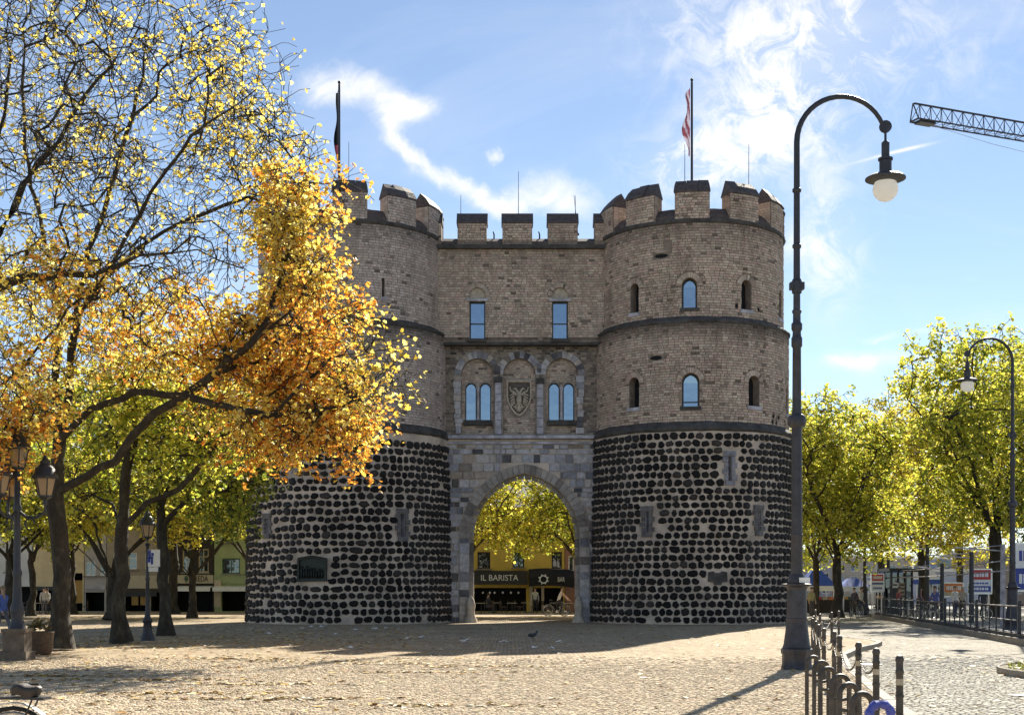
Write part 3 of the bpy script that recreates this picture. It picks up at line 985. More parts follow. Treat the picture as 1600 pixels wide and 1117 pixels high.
# bronze relief plaque on the left tower, and the small dark tablet on the right one
mb = MB()
s0 = RB * R(-13.7); Fq = F1l
W_, H_, zc = 0.72, 0.60, 2.6
out = [(-W_, -H_), (W_, -H_ * 0.94), (W_ * 1.02, H_ * 0.86), (W_ * 0.7, H_ * 0.93), (0, H_ * 1.08), (-W_ * 0.75, H_ * 0.93), (-W_ * 0.97, H_ * 0.88)]
mb.prism([Fq(s0 + u, zc + v, 0.10) for u, v in out], [Fq(s0 + u, zc + v, -0.02) for u, v in out])
bw = 0.09
inn = [(u * 0.86, v * 0.82) for u, v in out]
m = len(out)
mb.add([Fq(s0 + u, zc + v, 0.19) for u, v in out] + [Fq(s0 + u, zc + v, 0.17) for u, v in inn] + [Fq(s0 + u, zc + v, 0.10) for u, v in inn] + [Fq(s0 + u, zc + v, 0.10) for u, v in out],
       [(i, (i + 1) % m, m + (i + 1) % m, m + i) for i in range(m)] + [(m + i, m + (i + 1) % m, 2 * m + (i + 1) % m, 2 * m + i) for i in range(m)] + [(3 * m + i, 3 * m + (i + 1) % m, (i + 1) % m, i) for i in range(m)])
for k in range(9):
    u = -0.5 + 0.125 * k; hgt = rng.uniform(0.30, 0.55)
    p = Fq(s0 + u, zc - 0.45 + hgt / 2, 0.12)
    mb.ell(p, (0.06, 0.07, hgt / 2), 6, 4)
    p = Fq(s0 + u, zc - 0.42 + hgt, 0.14)
    mb.ell(p, (0.045, 0.05, 0.055), 6, 4)
mb.build('bronze_plaque', M['bronze'], tl, smooth=40)
mb = MB()
s0 = RB * R(6.5); zc = 2.22
out = [(-.46, -.2), (-.2, -.24), (-.15, -.36), (.15, -.36), (.2, -.24), (.46, -.2), (.44, .24), (.2, .28), (.14, .2), (-.14, .2), (-.2, .28), (-.44, .24)]
mb.prism([F1r(s0 + u, zc + v, 0.09) for u, v in out], [F1r(s0 + u, zc + v, -0.01) for u, v in out])
mb.build('stone_tablet', M['darkstone'], tr)
# pale patched mortar, and black plates painting shade in the right tower's brick holes
mb = MB()
for a, z, w_, h in [(-25, 17.24, 0.95, 0.10), (-25, 17.64, 0.6, 0.08), (-27, 12.36, 0.6, 0.13), (-27, 12.75, 0.5, 0.06)]:
    s = RU * R(a); q = [(s - w_ / 2, z), (s + w_ / 2, z + .02), (s + w_ / 2 - .05, z + h), (s - w_ / 2 + .06, z + h - .01)]
    Fz = F3r if z > Z2 else F2r
    mb = MB(); mb.prism([Fz(u, v, 0.055) for u, v in q], [Fz(u, v, 0.0) for u, v in q]); mb.build('mortar_patch', M['mortar'], tr)
for a, z, w_, h in [(46, 9.72, .17, .17), (50, 9.71, .18, .18), (47, 10.0, .17, .17), (53, 9.97, .16, .17), (20.5, 15.1, .15, .24), (37, 15.05, .13, .18), (-25, 17.5, .7, .2), (-27, 12.62, .62, .2)]:
    Fz, rr = (F3r, RU) if z > Z2 else (F2r, RM)
    s = rr * R(a); q = [(s + w_ / 2 * math.cos(t), z + h / 2 * math.sin(t)) for t in np.linspace(0, 2 * PI, 9)[:-1]]
    mb = MB(); mb.prism([Fz(u, v, 0.02) for u, v in q], [Fz(u, v, 0.0) for u, v in q]); mb.build('cavity_shade_plate', M['void'], tr)

# ---- the gatehouse between the towers
SX = 31.34
def gx(px, y=GATE_Y): return (px - 800) * y / FPX
def gz(py, y=GATE_Y): return EYE + (HZ - py) * y / FPX
X0, X1 = -5.0, 5.9
ZA, ZB, ZC = gz(686), gz(536), gz(390)
YU, YM, YB, YR = 66.95, 67.35, 67.05, 76.5
arch = op(0.62, -0.04, 5.5, 7.46, 'pointed', 0.9, 0.52)
vault = op(0.62, -0.04, 6.5, 8.75, 'pointed', YR - YB - 0.9 if False else 8.55, 0)
up_w = [op(gx(746), gz(530), 0.78, gz(471) - gz(530), 'flat', 0.30, 0), op(gx(875), gz(530), 0.78, gz(471) - gz(530), 'flat', 0.30, 0)]
lun = [op(gx(746), gz(470) + 0.02, 0.80, 0.62, 'round', 0.10, 0.22), op(gx(875), gz(470) + 0.02, 0.80, 0.62, 'round', 0.10, 0.22)]
niche = [op(gx(x_, YM), gz(678, YM), 1.62, gz(560, YM) - gz(678, YM), 'round', 0.22, 0.34) for x_ in (746, 811.5, 878)]
FU, FM, FB = flat(0, YU), flat(0, YM), flat(0, YB)
mb = MB()
core(mb, FU, X0, X1, ZB, ZC, up_w + lun, 2, 2, 0)
for o in up_w: cut(mb, FU, o, 0, 1, 3)
for o in lun: cut(mb, FU, o, 0, 1, 4)
core(mb, FM, X0, X1, ZA, ZB, niche, 2, 2, 0)
twins = []
for i, o in enumerate(niche):
    cut(mb, FM, o, 0, 1, None)
    # back wall of the niche, with the paired lights in the outer two
    Fn = flat(0, YM + o['depth'])
    tw = []
    if i != 1:
        for dx in (-0.365, 0.365):
            tw.append(op(o['sc'] + dx + (0.03 if i == 0 else -0.02), gz(656, YM), 0.56, gz(597, YM) - gz(656, YM), 'round', 0.22, 0.0))
    core(mb, Fn, o['sc'] - o['w'] / 2 - .02, o['sc'] + o['w'] / 2 + .02, o['z0'] - .02, o['z0'] + o['h'] + .02, tw, 2, 3, 0)
    for q in tw: cut(mb, Fn, q, 0, 1, 3)
    twins.append((Fn, tw))
core(mb, FB, X0, X1, 0, ZA, [arch], 2, 2, 2)
cut(mb, FB, arch, 2, 5, None, n=10)
FI = flat(0, YB + 0.9)
core(mb, FI, X0, X1, 0, ZA, [arch], 2, 2, 5)
cut(mb, FI, dict(arch, depth=0.01), 5, 5, None, n=10)
cut(mb, FI, vault, 5, 5, None, d=-0.004, n=10)
# the rear wall and the roof
FRr = flat(0, YR)
core(mb, FRr, X0, X1, 0, ZC, [vault], 2, 2, 2)
cut(mb, FRr, dict(vault, depth=-0.02), 2, 5, None, n=10)
mb.add([(X0, YU, ZC), (X1, YU, ZC), (X1, YR, ZC), (X0, YR, ZC)], [(0, 1, 2, 3)], 0)
mb.add([(X0, YU, ZB), (X1, YU, ZB), (X1, YM, ZB), (X0, YM, ZB)], [(3, 2, 1, 0)], 0)
mb.add([(X0, YM, ZA), (X1, YM, ZA), (X1, YB, ZA), (X0, YB, ZA)], [(0, 1, 2, 3)], 2)
mb.box((X0 + 0.02, 71.9, 9.3), (0.04, 9.1, 18.5), mat=0)
mb.box((X1 - 0.02, 71.9, 9.3), (0.04, 9.1, 18.5), mat=0)
gh = mb.build('gatehouse', [M['pale_joint'], M['joint'], M['mortar'], M['void'], M['relief'], M['passage']], gate)
tag(gh, 'flat wall with the arched gateway between the two towers')

mb = MB()
bricks(mb, FU, X0, X1, ZB + 0.02, ZC, up_w + lun, [], 31, PAL, miss=0.006)
nicheops = [dict(o, ring=0.34) for o in niche]
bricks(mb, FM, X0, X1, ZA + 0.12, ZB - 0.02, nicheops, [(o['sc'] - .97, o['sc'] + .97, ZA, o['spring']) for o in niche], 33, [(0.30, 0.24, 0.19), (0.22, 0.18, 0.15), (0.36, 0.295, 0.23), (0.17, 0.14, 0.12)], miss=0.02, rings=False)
for i, (o, (Fn, tw)) in enumerate(zip(niche, twins)):
    hw = o['w'] / 2
    r_ = random.Random(i)
    # course by course, trimmed to the arch of the niche
    tmp = MB()
    for j in range(int(o['h'] / 0.105)):
        z = o['z0'] + 0.105 * (j + 0.5)
        h_ = min(arch_half(o, z - .05) or 0, arch_half(o, z + .05) or 0)
        if h_ < 0.1: continue
        rc = [(o['sc'] - .53, o['sc'] + .53, gz(650, YM), gz(592, YM))] if i == 1 else [(tw[0]['sc'] - .30, tw[1]['sc'] + .30, gz(663, YM), tw[0]['spring'])]
        bricks(tmp, Fn, o['sc'] - h_, o['sc'] + h_, z - 0.0525, z + 0.0525, [dict(q, ring=0.05) for q in tw], rc, 40 + i * 50 + j, PAL, bh=0.105, bl=0.25, d=0.02, rings=False)
    off = len(mb.v); mb.v += tmp.v; mb.f += [tuple(off + k for k in f) for f in tmp.f]; mb.m += tmp.m; mb.t += tmp.t
tag(mb.build('bricks', M['brick'], gh), kind='stuff')

for o in up_w:
    pane_parts(FU, o, gh, M['iron'], M['pane'], 0.06, [(o['sc'] - .39, o['z0'] + o['h'] * .42, o['sc'] + .39, o['z0'] + o['h'] * .42)])
    b_ = MB(); b_.box((o['sc'], YU - 0.06, o['z0'] - 0.09), (0.9, 0.3, 0.17)); b_.build('window_sill', M['darkstone'], gh)
    b_ = MB(); b_.box((o['sc'], YU - 0.03, o['z0'] + o['h'] + 0.05), (1.1, 0.16, 0.12)); b_.build('lintel', M['stone'], gh)
for Fn, tw in twins:
    for q in tw: pane_parts(Fn, q, gh, M['iron'], M['pane'], 0.045)
    if tw:
        c = (tw[0]['sc'] + tw[1]['sc']) / 2
        b_ = MB()
        zb, zs = tw[0]['z0'], tw[0]['spring']
        b_.lathe([(0.10, zb), (0.10, zb + .1), (0.06, zb + .16), (0.055, zs - .25), (0.09, zs - .12), (0.11, zs), (0.11, zs + .06)], 10, (c, YM + 0.10, 0))
        b_.build('window_column', M['stone'], gh, smooth=50)
        b_ = MB(); b_.box((c, YM + 0.12, zb - 0.14), (1.4, 0.3, 0.24)); b_.build('window_sill', M['darkstone'], gh)
# niche arch stones, alternately pale and dark
for o in niche:
    arch_stones(FM, o, gh, M['ashlar'], 6, 0.012, 0.34, 0.05, 'voussoir', 0.012)
# pilasters and quoins between and beside the niches
for px_, top_, w_ in ((778.5, 598, 0.30), (844, 600, 0.30)):
    x_ = gx(px_, YM)
    z_ = gz(680, YM)
    while z_ < gz(top_, YM) - 0.05:
        h_ = min(rng.uniform(0.35, 0.6), gz(top_, YM) - z_)
        b_ = MB(); b_.box((x_, YM - 0.05, z_ + h_ / 2), (w_ + rng.uniform(-.02, .02), 0.16, h_ - 0.02)); b_.build('pilaster_block', M['stone'], gh)
        z_ += h_
    b_ = MB(); b_.box((x_, YM - 0.08, gz(top_, YM) + 0.14), (0.42, 0.24, 0.26)); b_.build('pilaster_capital', M['darkstone'], gh)
    b_ = MB(); b_.box((x_, YM - 0.08, gz(682, YM)), (0.42, 0.24, 0.2)); b_.build('pilaster_base', M['darkstone'], gh)
for px_, wd in ((716, 0.42), (907, 0.42), (778, 0.30), (844, 0.30)):
    z_ = gz(678, YM) if wd > .4 else gz(592, YM) + .3
    top_ = gz(592, YM) if wd > .4 else gz(574, YM)
    while z_ < top_:
        h_ = rng.uniform(0.2, 0.42); ww = wd * rng.uniform(0.6, 1.0)
        b_ = MB(); b_.box((gx(px_, YM) + rng.uniform(-.06, .06), YM - 0.02, z_ + h_ / 2), (ww, 0.10 + rng.uniform(0, .03), h_ - 0.02)); b_.build('quoin_block', M['ashlar'], gh)
        z_ += h_
# shield with a spread eagle in relief
mb = MB()
xs, zt_, zb_ = gx(811, YM), gz(593, YM), gz(650, YM)
ys = YM + 0.22
zm = (zt_ + zb_) / 2
hw = 0.63
def sh(k, d): # shield outline scaled about its centre
    L = [(-hw, zt_), (hw, zt_), (hw, zm + 0.12), (hw * .9, zm - .22), (hw * .62, zm - .55), (hw * .3, zb_ + .1), (0, zb_), (-hw * .3, zb_ + .1), (-hw * .62, zm - .55), (-hw * .9, zm - .22), (-hw, zm + .12)]
    return [(xs + u * k, ys - d, zm + (z - zm) * k) for u, z in L]
a0, a1, b1, b0 = sh(1.0, 0.0), sh(1.0, 0.13), sh(0.88, 0.13), sh(0.86, 0.05)
m = len(a0)
for A, B in ((a0, a1), (a1, b1), (b1, b0)):
    mb.add(A + B, [(i, (i + 1) % m, m + (i + 1) % m, m + i) for i in range(m)])
mb.add(b0, [tuple(range(m))], 1)
yf = ys - 0.09
mb.ell((xs, yf, zm - 0.05), (0.13, 0.09, 0.34), 8, 6)              # body
mb.ell((xs, yf, zm - 0.50), (0.09, 0.06, 0.20), 8, 5)              # tail
for sgn in (-1, 1):
    mb.tube([(xs + .03 * sgn, yf, zm + .22), (xs + .09 * sgn, yf, zm + .36), (xs + .16 * sgn, yf, zm + .46)], [.07, .06, .05], 6)
    mb.ell((xs + .19 * sgn, yf, zm + .48), (.08, .06, .055), 7, 5)
    mb.tube([(xs + .25 * sgn, yf, zm + .48), (xs + .33 * sgn, yf, zm + .43)], [.035, .01], 5)
    mb.tube([(xs + .12 * sgn, yf, zm + .15), (xs + .26 * sgn, yf, zm + .30), (xs + .40 * sgn, yf, zm + .36), (xs + .47 * sgn, yf, zm + .56)], [.07, .065, .05, .03], 6)
    for k in range(5):
        t = k / 4
        mb.tube([(xs + (.20 + .05 * (1 - t)) * sgn, yf, zm + .22 - .12 * k * .9), (xs + (.36 + .04 * (1 - t)) * sgn, yf, zm + .17 - .135 * k), (xs + (.49 - .10 * t) * sgn, yf, zm + .12 - .155 * k)], [.05, .045, .02], 5)
    for k in range(3):
        mb.tube([(xs + .05 * sgn, yf, zm - .42), (xs + (.09 + .06 * k) * sgn, yf, zm - .55 + .05 * k), (xs + (.10 + .10 * k) * sgn, yf, zm - .68 + .11 * k)], [.035, .035, .015], 5)
    mb.tube([(xs + .08 * sgn, yf, zm - .28), (xs + .20 * sgn, yf, zm - .42), (xs + .27 * sgn, yf, zm - .40)], [.045, .035, .02], 5)
mb.build('eagle_shield', [M['relief'], M['shade_field']], gh, smooth=45)
# string courses under the niches and under the jutting upper wall
for z_, h_, y_, d_, mt in ((ZA + 0.02, 0.16, YB, 0.30, 'stone'), (ZA - 0.24, 0.11, YB, 0.16, 'stone')):
    x_ = X0 + 0.9
    while x_ < X1 - 0.9:
        l_ = rng.uniform(0.8, 1.5)
        b_ = MB(); b_.box((x_ + l_ / 2, y_ + 0.05 - d_ / 2, z_ + h_ / 2), (l_ - 0.015, d_, h_)); b_.build('string_course_block', M[mt], gh)
        x_ += l_
b_ = MB(); b_.box(((X0 + X1) / 2, YU + 0.12, ZB - 0.05), (X1 - X0, 0.42, 0.12)); b_.build('string_course', M['darkstone'], gh)
b_ = MB(); b_.box(((X0 + X1) / 2, YU - 0.02, ZC + 0.09), (X1 - X0, 0.5, 0.2)); b_.build('cornice', M['darkstone'], gh)
# ashlar courses of the gateway wall
z_ = 0.0
r_ = random.Random(8)
while z_ < ZA - 0.30:
    h_ = min(r_.uniform(0.22, 0.44), ZA - 0.26 - z_)
    L = []
    hw_ = max([arch_half(arch, q, 0.50) or 0 for q in (z_ + .03, z_ + h_ / 2, z_ + h_ - .03)])
    if hw_: L.append((arch['sc'] - hw_, arch['sc'] + hw_))
    s = -3.9 - r_.random() * .5
    while s < 5.0:
        ln = r_.uniform(0.26, 0.78)
        for p, q in subtract(s, s + ln, L):
            if q - p < 0.1: continue
            d_ = r_.uniform(0.03, 0.07); g = 0.012
            b_ = MB()
            e_ = [r_.uniform(.008, .032) for _ in range(8)]
            b_.prism([FB(p + g + e_[0], z_ + g + e_[1], d_ + r_.uniform(-.015, .015)), FB((p + q) / 2, z_ + g + .01, d_), FB(q - g - e_[2], z_ + g + e_[3], d_ + r_.uniform(-.015, .015)), FB(q - g - e_[4], z_ + h_ - g - e_[5], d_ + r_.uniform(-.015, .015)), FB((p + q) / 2, z_ + h_ - g - .01, d_), FB(p + g + e_[6], z_ + h_ - g - e_[7], d_ + r_.uniform(-.015, .015))],
                     [FB(p + g, z_ + g, 0), FB((p + q) / 2, z_ + g, 0), FB(q - g, z_ + g, 0), FB(q - g, z_ + h_ - g, 0), FB((p + q) / 2, z_ + h_ - g, 0), FB(p + g, z_ + h_ - g, 0)])
            b_.build('ashlar_block', M['ashlar'], gh)
        s += ln
    z_ += h_
arch_stones(FB, arch, gh, M['vouss'], 17, 0.02, 0.48, 0.10, 'voussoir', 0.02)
arch_stones(flat(0, YB + 0.25), dict(arch), gh, M['vouss'], 12, -0.22, 0.0, 0.05, 'inner_voussoir', 0.008)
for sgn in (-1, 1):          # jambs below the springing: outer and inner order
    z_ = 0.0
    while z_ < arch['spring'] - 0.05:
        h_ = min(rng.uniform(0.35, 0.55), arch['spring'] - z_)
        b_ = MB(); b_.box((arch['sc'] + sgn * (2.75 + 0.25), YB - 0.03, z_ + h_ / 2), (0.46, 0.12, h_ - 0.02)); b_.build('jamb_stone', M['ashlar'], gh)
        b_ = MB(); b_.box((arch['sc'] + sgn * (2.75 - 0.10), YB + 0.40, z_ + h_ / 2), (0.22, 0.5, h_ - 0.02)); b_.build('jamb_stone', M['vouss'], gh)
        z_ += h_
    # worn guard stone at the foot of the jamb
    b_ = MB()
    prof = [(0.36, 0.0), (0.33, 0.12), (0.22, 0.34), (0.19, 0.6), (0.24, 0.85), (0.17, 1.15), (0.07, 1.3)]
    b_.lathe([(a * rng.uniform(.9, 1.1), z) for a, z in prof], 9, (arch['sc'] + sgn * 2.68, YB - 0.18, 0))
    b_.build('guard_stone', M['relief'], gh, smooth=50)
# battlements of the gatehouse
ZT = gz(372)
b_ = MB()
b_.prism([(X0, YU - .02, ZC + .19), (X0, YU - .02, ZT - .18), (X0, YU + .40, ZT + .05), (X0, YU + .80, ZT - .18), (X0, YU + .80, ZC + .19)], [(X1, YU - .02, ZC + .19), (X1, YU - .02, ZT - .18), (X1, YU + .40, ZT + .05), (X1, YU + .80, ZT - .18), (X1, YU + .80, ZC + .19)])
b_.build('parapet', M['slate'], gh)
for k, (a, b) in enumerate(((668, 690), (715, 760.5), (785, 831.5), (856, 902.5), (929, 952))):
    xa, xb = gx(a), gx(b)
    zb, zt = ZC + 0.19, gz(350)
    mb = MB(); mb.box(((xa + xb) / 2, YU + 0.36, (zb + zt) / 2), (xb - xa, 0.82, zt - zb))
    t_ = MB(); bricks(t_, flat(0, YU - 0.05), xa, xb, zb, zt, [], [], 70 + k, PAL, bl=0.25)
    off = len(mb.v); mb.v += t_.v; mb.f += [tuple(off + i for i in f) for f in t_.f]; mb.m += [1] * len(t_.f); mb.t += t_.t
    mb.build('merlon', [M['joint'], M['brick']], gh)
    mb = MB(); e = 0.05
    q = lambda x_: [(x_, YU - .12, zt), (x_, YU - .12, zt + .07), (x_, YU + .36, gz(331)), (x_, YU + .85, zt + .07), (x_, YU + .85, zt)]
    mb.prism(q(xa - e), q(xb + e)); mb.build('merlon_cap', M['slate'], gh)
# ------------------------------------------------------------------ trees
YEL = [(0.62, 0.47, 0.09), (0.70, 0.58, 0.18), (0.55, 0.41, 0.07), (0.68, 0.61, 0.28)]
ORA = [(0.66, 0.30, 0.06), (0.70, 0.40, 0.08), (0.58, 0.25, 0.05), (0.68, 0.48, 0.10), (0.68, 0.55, 0.16)]
GRN = [(0.24, 0.28, 0.045), (0.36, 0.37, 0.06), (0.48, 0.45, 0.07), (0.16, 0.21, 0.04), (0.54, 0.48, 0.09)]
YGR = [(0.46, 0.45, 0.06), (0.36, 0.39, 0.055), (0.60, 0.56, 0.13), (0.24, 0.30, 0.05), (0.52, 0.49, 0.08), (0.18, 0.23, 0.045)]
YG2 = [(0.55, 0.48, 0.07), (0.60, 0.54, 0.12), (0.44, 0.42, 0.06), (0.36, 0.37, 0.055), (0.64, 0.53, 0.10)]

def spec(pts, Y):
    """limb given as (x, y) of the photo with a depth or a depth range -> points in the world"""
    n = len(pts)
    if isinstance(Y, (int, float)): Y = (Y, Y)
    return [P(a, b, Y[0] + (Y[1] - Y[0]) * i / max(1, n - 1)) for i, (a, b) in enumerate(pts)]

def resample(pts, step, r, jit):
    out = []
    for a, b in zip(pts[:-1], pts[1:]):
        n = max(1, int((b - a).length / step))
        for k in range(n):
            p = a.lerp(b, k / n)
            out.append(p + Vector((r.gauss(0, jit), r.gauss(0, jit), r.gauss(0, jit * .6))) if (k or out) else p.copy())
    out.append(pts[-1].copy())
    return out

def tree(name, label, limbs, clouds, seed, r0, twig=0.011, leaf=0.15, group=None, spray=(3, 5), spray_len=(0.45, 0.9), flare=0.9, step=0.5, tmin=None, lobed=False):
    """limbs: polylines (first is the trunk).  clouds: (centre, radii, count, leaves per spray, palette)"""
    r = random.Random(seed); nr = np.random.default_rng(seed)
    pos = np.zeros((60000, 3)); par_ = np.full(60000, -1, np.int64); dirs = np.zeros((60000, 3)); n = 0
    def add(p, parent):
        nonlocal n
        pos[n] = p; par_[n] = parent
        if parent >= 0:
            d = pos[n] - pos[parent]; L = np.linalg.norm(d); dirs[n] = d / L if L > 1e-9 else dirs[parent]
        else: dirs[n] = (0, 0, 1)
        n += 1
        return n - 1
    for i, L in enumerate(limbs):
        pts = resample(L, step, r, 0.05)
        if i == 0:
            k = -1
            for p in pts: k = add(p, k)
        else:
            d = np.linalg.norm(pos[:n] - np.array(pts[0]), axis=1)
            k = int(np.argmin(d))
            for p in (pts[1:] if d[k] < 0.6 else pts): k = add(p, k)
    trunk_top = n
    nfirst = len(resample(limbs[0], step, random.Random(0), 0.0))
    att = []
    for c, rad, cnt, lv, pal in clouds:
        c = np.array(c)
        for _ in range(cnt):
            while True:
                u = nr.uniform(-1, 1, 3)
                if u @ u <= 1: break
            att.append((c + u * np.array(rad), lv, pal))
    A = np.array([a[0] for a in att])
    if tmin is not None: A[:, 2] = np.maximum(A[:, 2], tmin)
    dd = np.array([np.min(np.linalg.norm(pos[:n] - a, axis=1)) for a in A])
    order = np.argsort(dd)
    leafspots = []
    base_z = pos[0, 2]
    for i in order:
        a = A[i]
        v = a - pos[:n]
        d = np.linalg.norm(v, axis=1)
        cosv = np.einsum('ij,ij->i', v, dirs[:n]) / np.maximum(d, 1e-6)
        cost = d * (1.25 - 0.35 * cosv)
        cost[pos[:n, 2] < base_z + 2.2] += 6
        k = int(np.argmin(cost)); D = d[k]
        if D > 0.15:
            p0, p2 = pos[k].copy(), a
            p1 = p0 + dirs[k] * D * 0.35 + np.array([0, 0, 0.10 * D]) + nr.normal(0, 0.09 * D, 3)
            m = max(1, int(D / step))
            for q in range(1, m + 1):
                t = q / m
                p = (1 - t) ** 2 * p0 + 2 * t * (1 - t) * p1 + t * t * p2
                if q < m: p = p + nr.normal(0, 0.05, 3)
                k = add(p, k)
        for _ in range(r.randint(*spray)):
            dv = dirs[k] * 0.5 + nr.normal(0, 0.75, 3); dv[2] -= 0.05
            dv /= np.linalg.norm(dv)
            L = r.uniform(*spray_len)
            q0 = add(pos[k] + dv * L * 0.36 + nr.normal(0, .015, 3), k)
            dv = dv + nr.normal(0, 0.16, 3); dv[2] -= 0.10
            q1 = add(pos[q0] + dv * L * 0.34, q0)
            dv2 = dv + nr.normal(0, 0.22, 3); dv2[2] -= 0.20
            q2 = add(pos[q1] + dv2 * L * 0.34, q1)
            lv, pal = att[i][1], att[i][2]
            lv *= 1.45
            nl = int(lv) + (r.random() < lv - int(lv))
            for _ in range(nl):
                t = r.random()
                base = pos[q1] * (1 - t) + pos[q2] * t
                leafspots.append((base + nr.normal(0, leaf * 0.6, 3), pal))
    # pipe model radii
    cnt = np.zeros(n); child = np.zeros(n, bool)
    child[par_[1:n][par_[1:n] >= 0]] = True
    cnt[:n][~child] = 1
    for i in range(n - 1, 0, -1): cnt[par_[i]] += cnt[i]
    lc = np.log(np.maximum(cnt[:n], 1)); LN = max(lc[0], 1.0)
    ka = 0.15; kb = max(0.0, (math.log(r0 / twig) - ka * LN) / LN ** 2)      # thin twigs, then swelling quickly into the limbs
    rad = np.full(len(cnt), twig); rad[:n] = twig * np.exp(ka * lc + kb * lc ** 2)
    rad[:trunk_top] = np.maximum(rad[:trunk_top], twig * 2.2)
    rad[nfirst:] = np.minimum(rad[nfirst:], r0 * 0.46)
    fl = 1 + flare * np.exp(-np.maximum(pos[:n, 2] - base_z, 0) / 0.33)
    rad *= fl
    # segments as tapered tubes
    idx = np.arange(1, n); pa = par_[1:n]
    first = np.full(n, -1, np.int64)          # heaviest child continues its parent's ring size
    for i in idx[np.argsort(cnt[1:n])]: first[par_[i]] = i
    V, F3, F4, off = [], [], [], 0
    for lo, hi, ns in ((0, 0.022, 3), (0.022, 0.075, 5), (0.075, 9, 9)):
        sel = idx[(rad[1:n] >= lo) & (rad[1:n] < hi)]
        if not len(sel): continue
        p0, p1 = pos[par_[sel]], pos[sel]
        d1 = dirs[sel]; d0 = np.where((first[par_[sel]] == sel)[:, None], dirs[par_[sel]], d1)
        d0 = np.where((par_[sel] == 0)[:, None], d1, d0)
        # ring normals averaged along a continuing chain
        nx = first[sel]; dn = np.where((nx >= 0)[:, None], dirs[np.maximum(nx, 0)], d1)
        t0 = d0 + d1; t1 = d1 + dn
        def rings(p, t, rr):
            t = t / np.maximum(np.linalg.norm(t, axis=1, keepdims=True), 1e-9)
            ref = np.where(np.abs(t[:, 2:3]) < 0.9, np.array([[0, 0, 1.0]]), np.array([[1.0, 0, 0]]))
            a = np.cross(t, ref); a /= np.maximum(np.linalg.norm(a, axis=1, keepdims=True), 1e-9)
            b = np.cross(a, t)
            ang = np.arange(ns) * 2 * PI / ns
            return p[:, None, :] + (a[:, None, :] * np.cos(ang)[None, :, None] + b[:, None, :] * np.sin(ang)[None, :, None]) * rr[:, None, None]
        r1 = rad[sel]; rp = rad[par_[sel]]
        r00 = np.where(first[par_[sel]] == sel, rp, np.minimum(rp, r1 * 1.18))
        # keep a common reference along vertical trunks
        a, b = rings(p0, np.where((first[par_[sel]] == sel)[:, None], t0, d1), r00), rings(p1, t1, r1)
        m = len(sel)
        V.append(np.concatenate([a, b], 1).reshape(-1, 3))
        k = np.arange(ns); k2 = (k + 1) % ns
        q = np.stack([k, k2, ns + k2, ns + k], 1)
        F4.append((off + (np.arange(m) * 2 * ns)[:, None, None] + q[None]).reshape(-1, 4))
        off += m * 2 * ns
    root = thing(name, label, 'tree', tuple(pos[0]), group)
    me = np_mesh('trunk', np.concatenate(V), [np.concatenate(F4)], M['bark'], smooth=True)
    link('trunk', me, root)
    # leaves: folded kites of two triangles
    m = len(leafspots)
    if m:
        C = np.array([l[0] for l in leafspots])
        col = np.array([r.choice(l[1]) for l in leafspots]) * nr.uniform(0.7, 1.2, (m, 1))
        col = np.clip(col * 1.25, 0, 0.88)
        nrm = nr.normal(0, 1, (m, 3)); nrm[:, 2] = np.abs(nrm[:, 2]) + 0.5
        nrm /= np.linalg.norm(nrm, axis=1, keepdims=True)
        t = np.cross(nrm, nr.normal(0, 1, (m, 3))); t /= np.linalg.norm(t, axis=1, keepdims=True)
        b = np.cross(nrm, t)
        s = (leaf * nr.uniform(0.5, 1.3, (m, 1)))
        fold = nr.uniform(0.05, 0.28, (m, 1))
        if lobed:      # five-pointed leaf, folded along its midrib: two five-sided halves
            L2 = [(-.50, 0, 0), (-.34, .20, .4), (-.02, .50, 1.0), (.10, .20, .4), (.30, .30, .6), (.58, 0, 0)]
            pts = [(a, b_, f) for a, b_, f in L2] + [(a, -b_, f) for a, b_, f in L2[1:5]]
            v = np.stack([C + t * s * a + b * s * b_ + nrm * s * fold * f for a, b_, f in pts], 1)
            nv = 10
            base = np.arange(m)[:, None] * nv
            F = np.concatenate([base + np.array([[0, 1, 2, 3, 4, 5]]), base + np.array([[5, 9, 8, 7, 6, 0]])])
        else:
            nv = 4
            v = np.stack([C - t * s * .5, C - b * s * .48 + nrm * s * fold - t * s * .02, C + t * s * .55, C + b * s * .48 + nrm * s * fold - t * s * .02], 1)
            base = np.arange(m)[:, None] * 4
            F = np.concatenate([base + np.array([[0, 1, 2]]), base + np.array([[0, 2, 3]])])
        me = np_mesh('crown', v.reshape(-1, 3), [F], M['leaf'], tint=np.repeat(col, nv, 0))
        tag(link('crown', me, root), kind='stuff')
    return root

def pc(px, py, Y, rx, ry, rY, cnt, lv, pal):
    k = Y / FPX
    return (tuple(P(px, py, Y)), (rx * k, rY, ry * k), cnt, lv, pal)

YA = 36.0
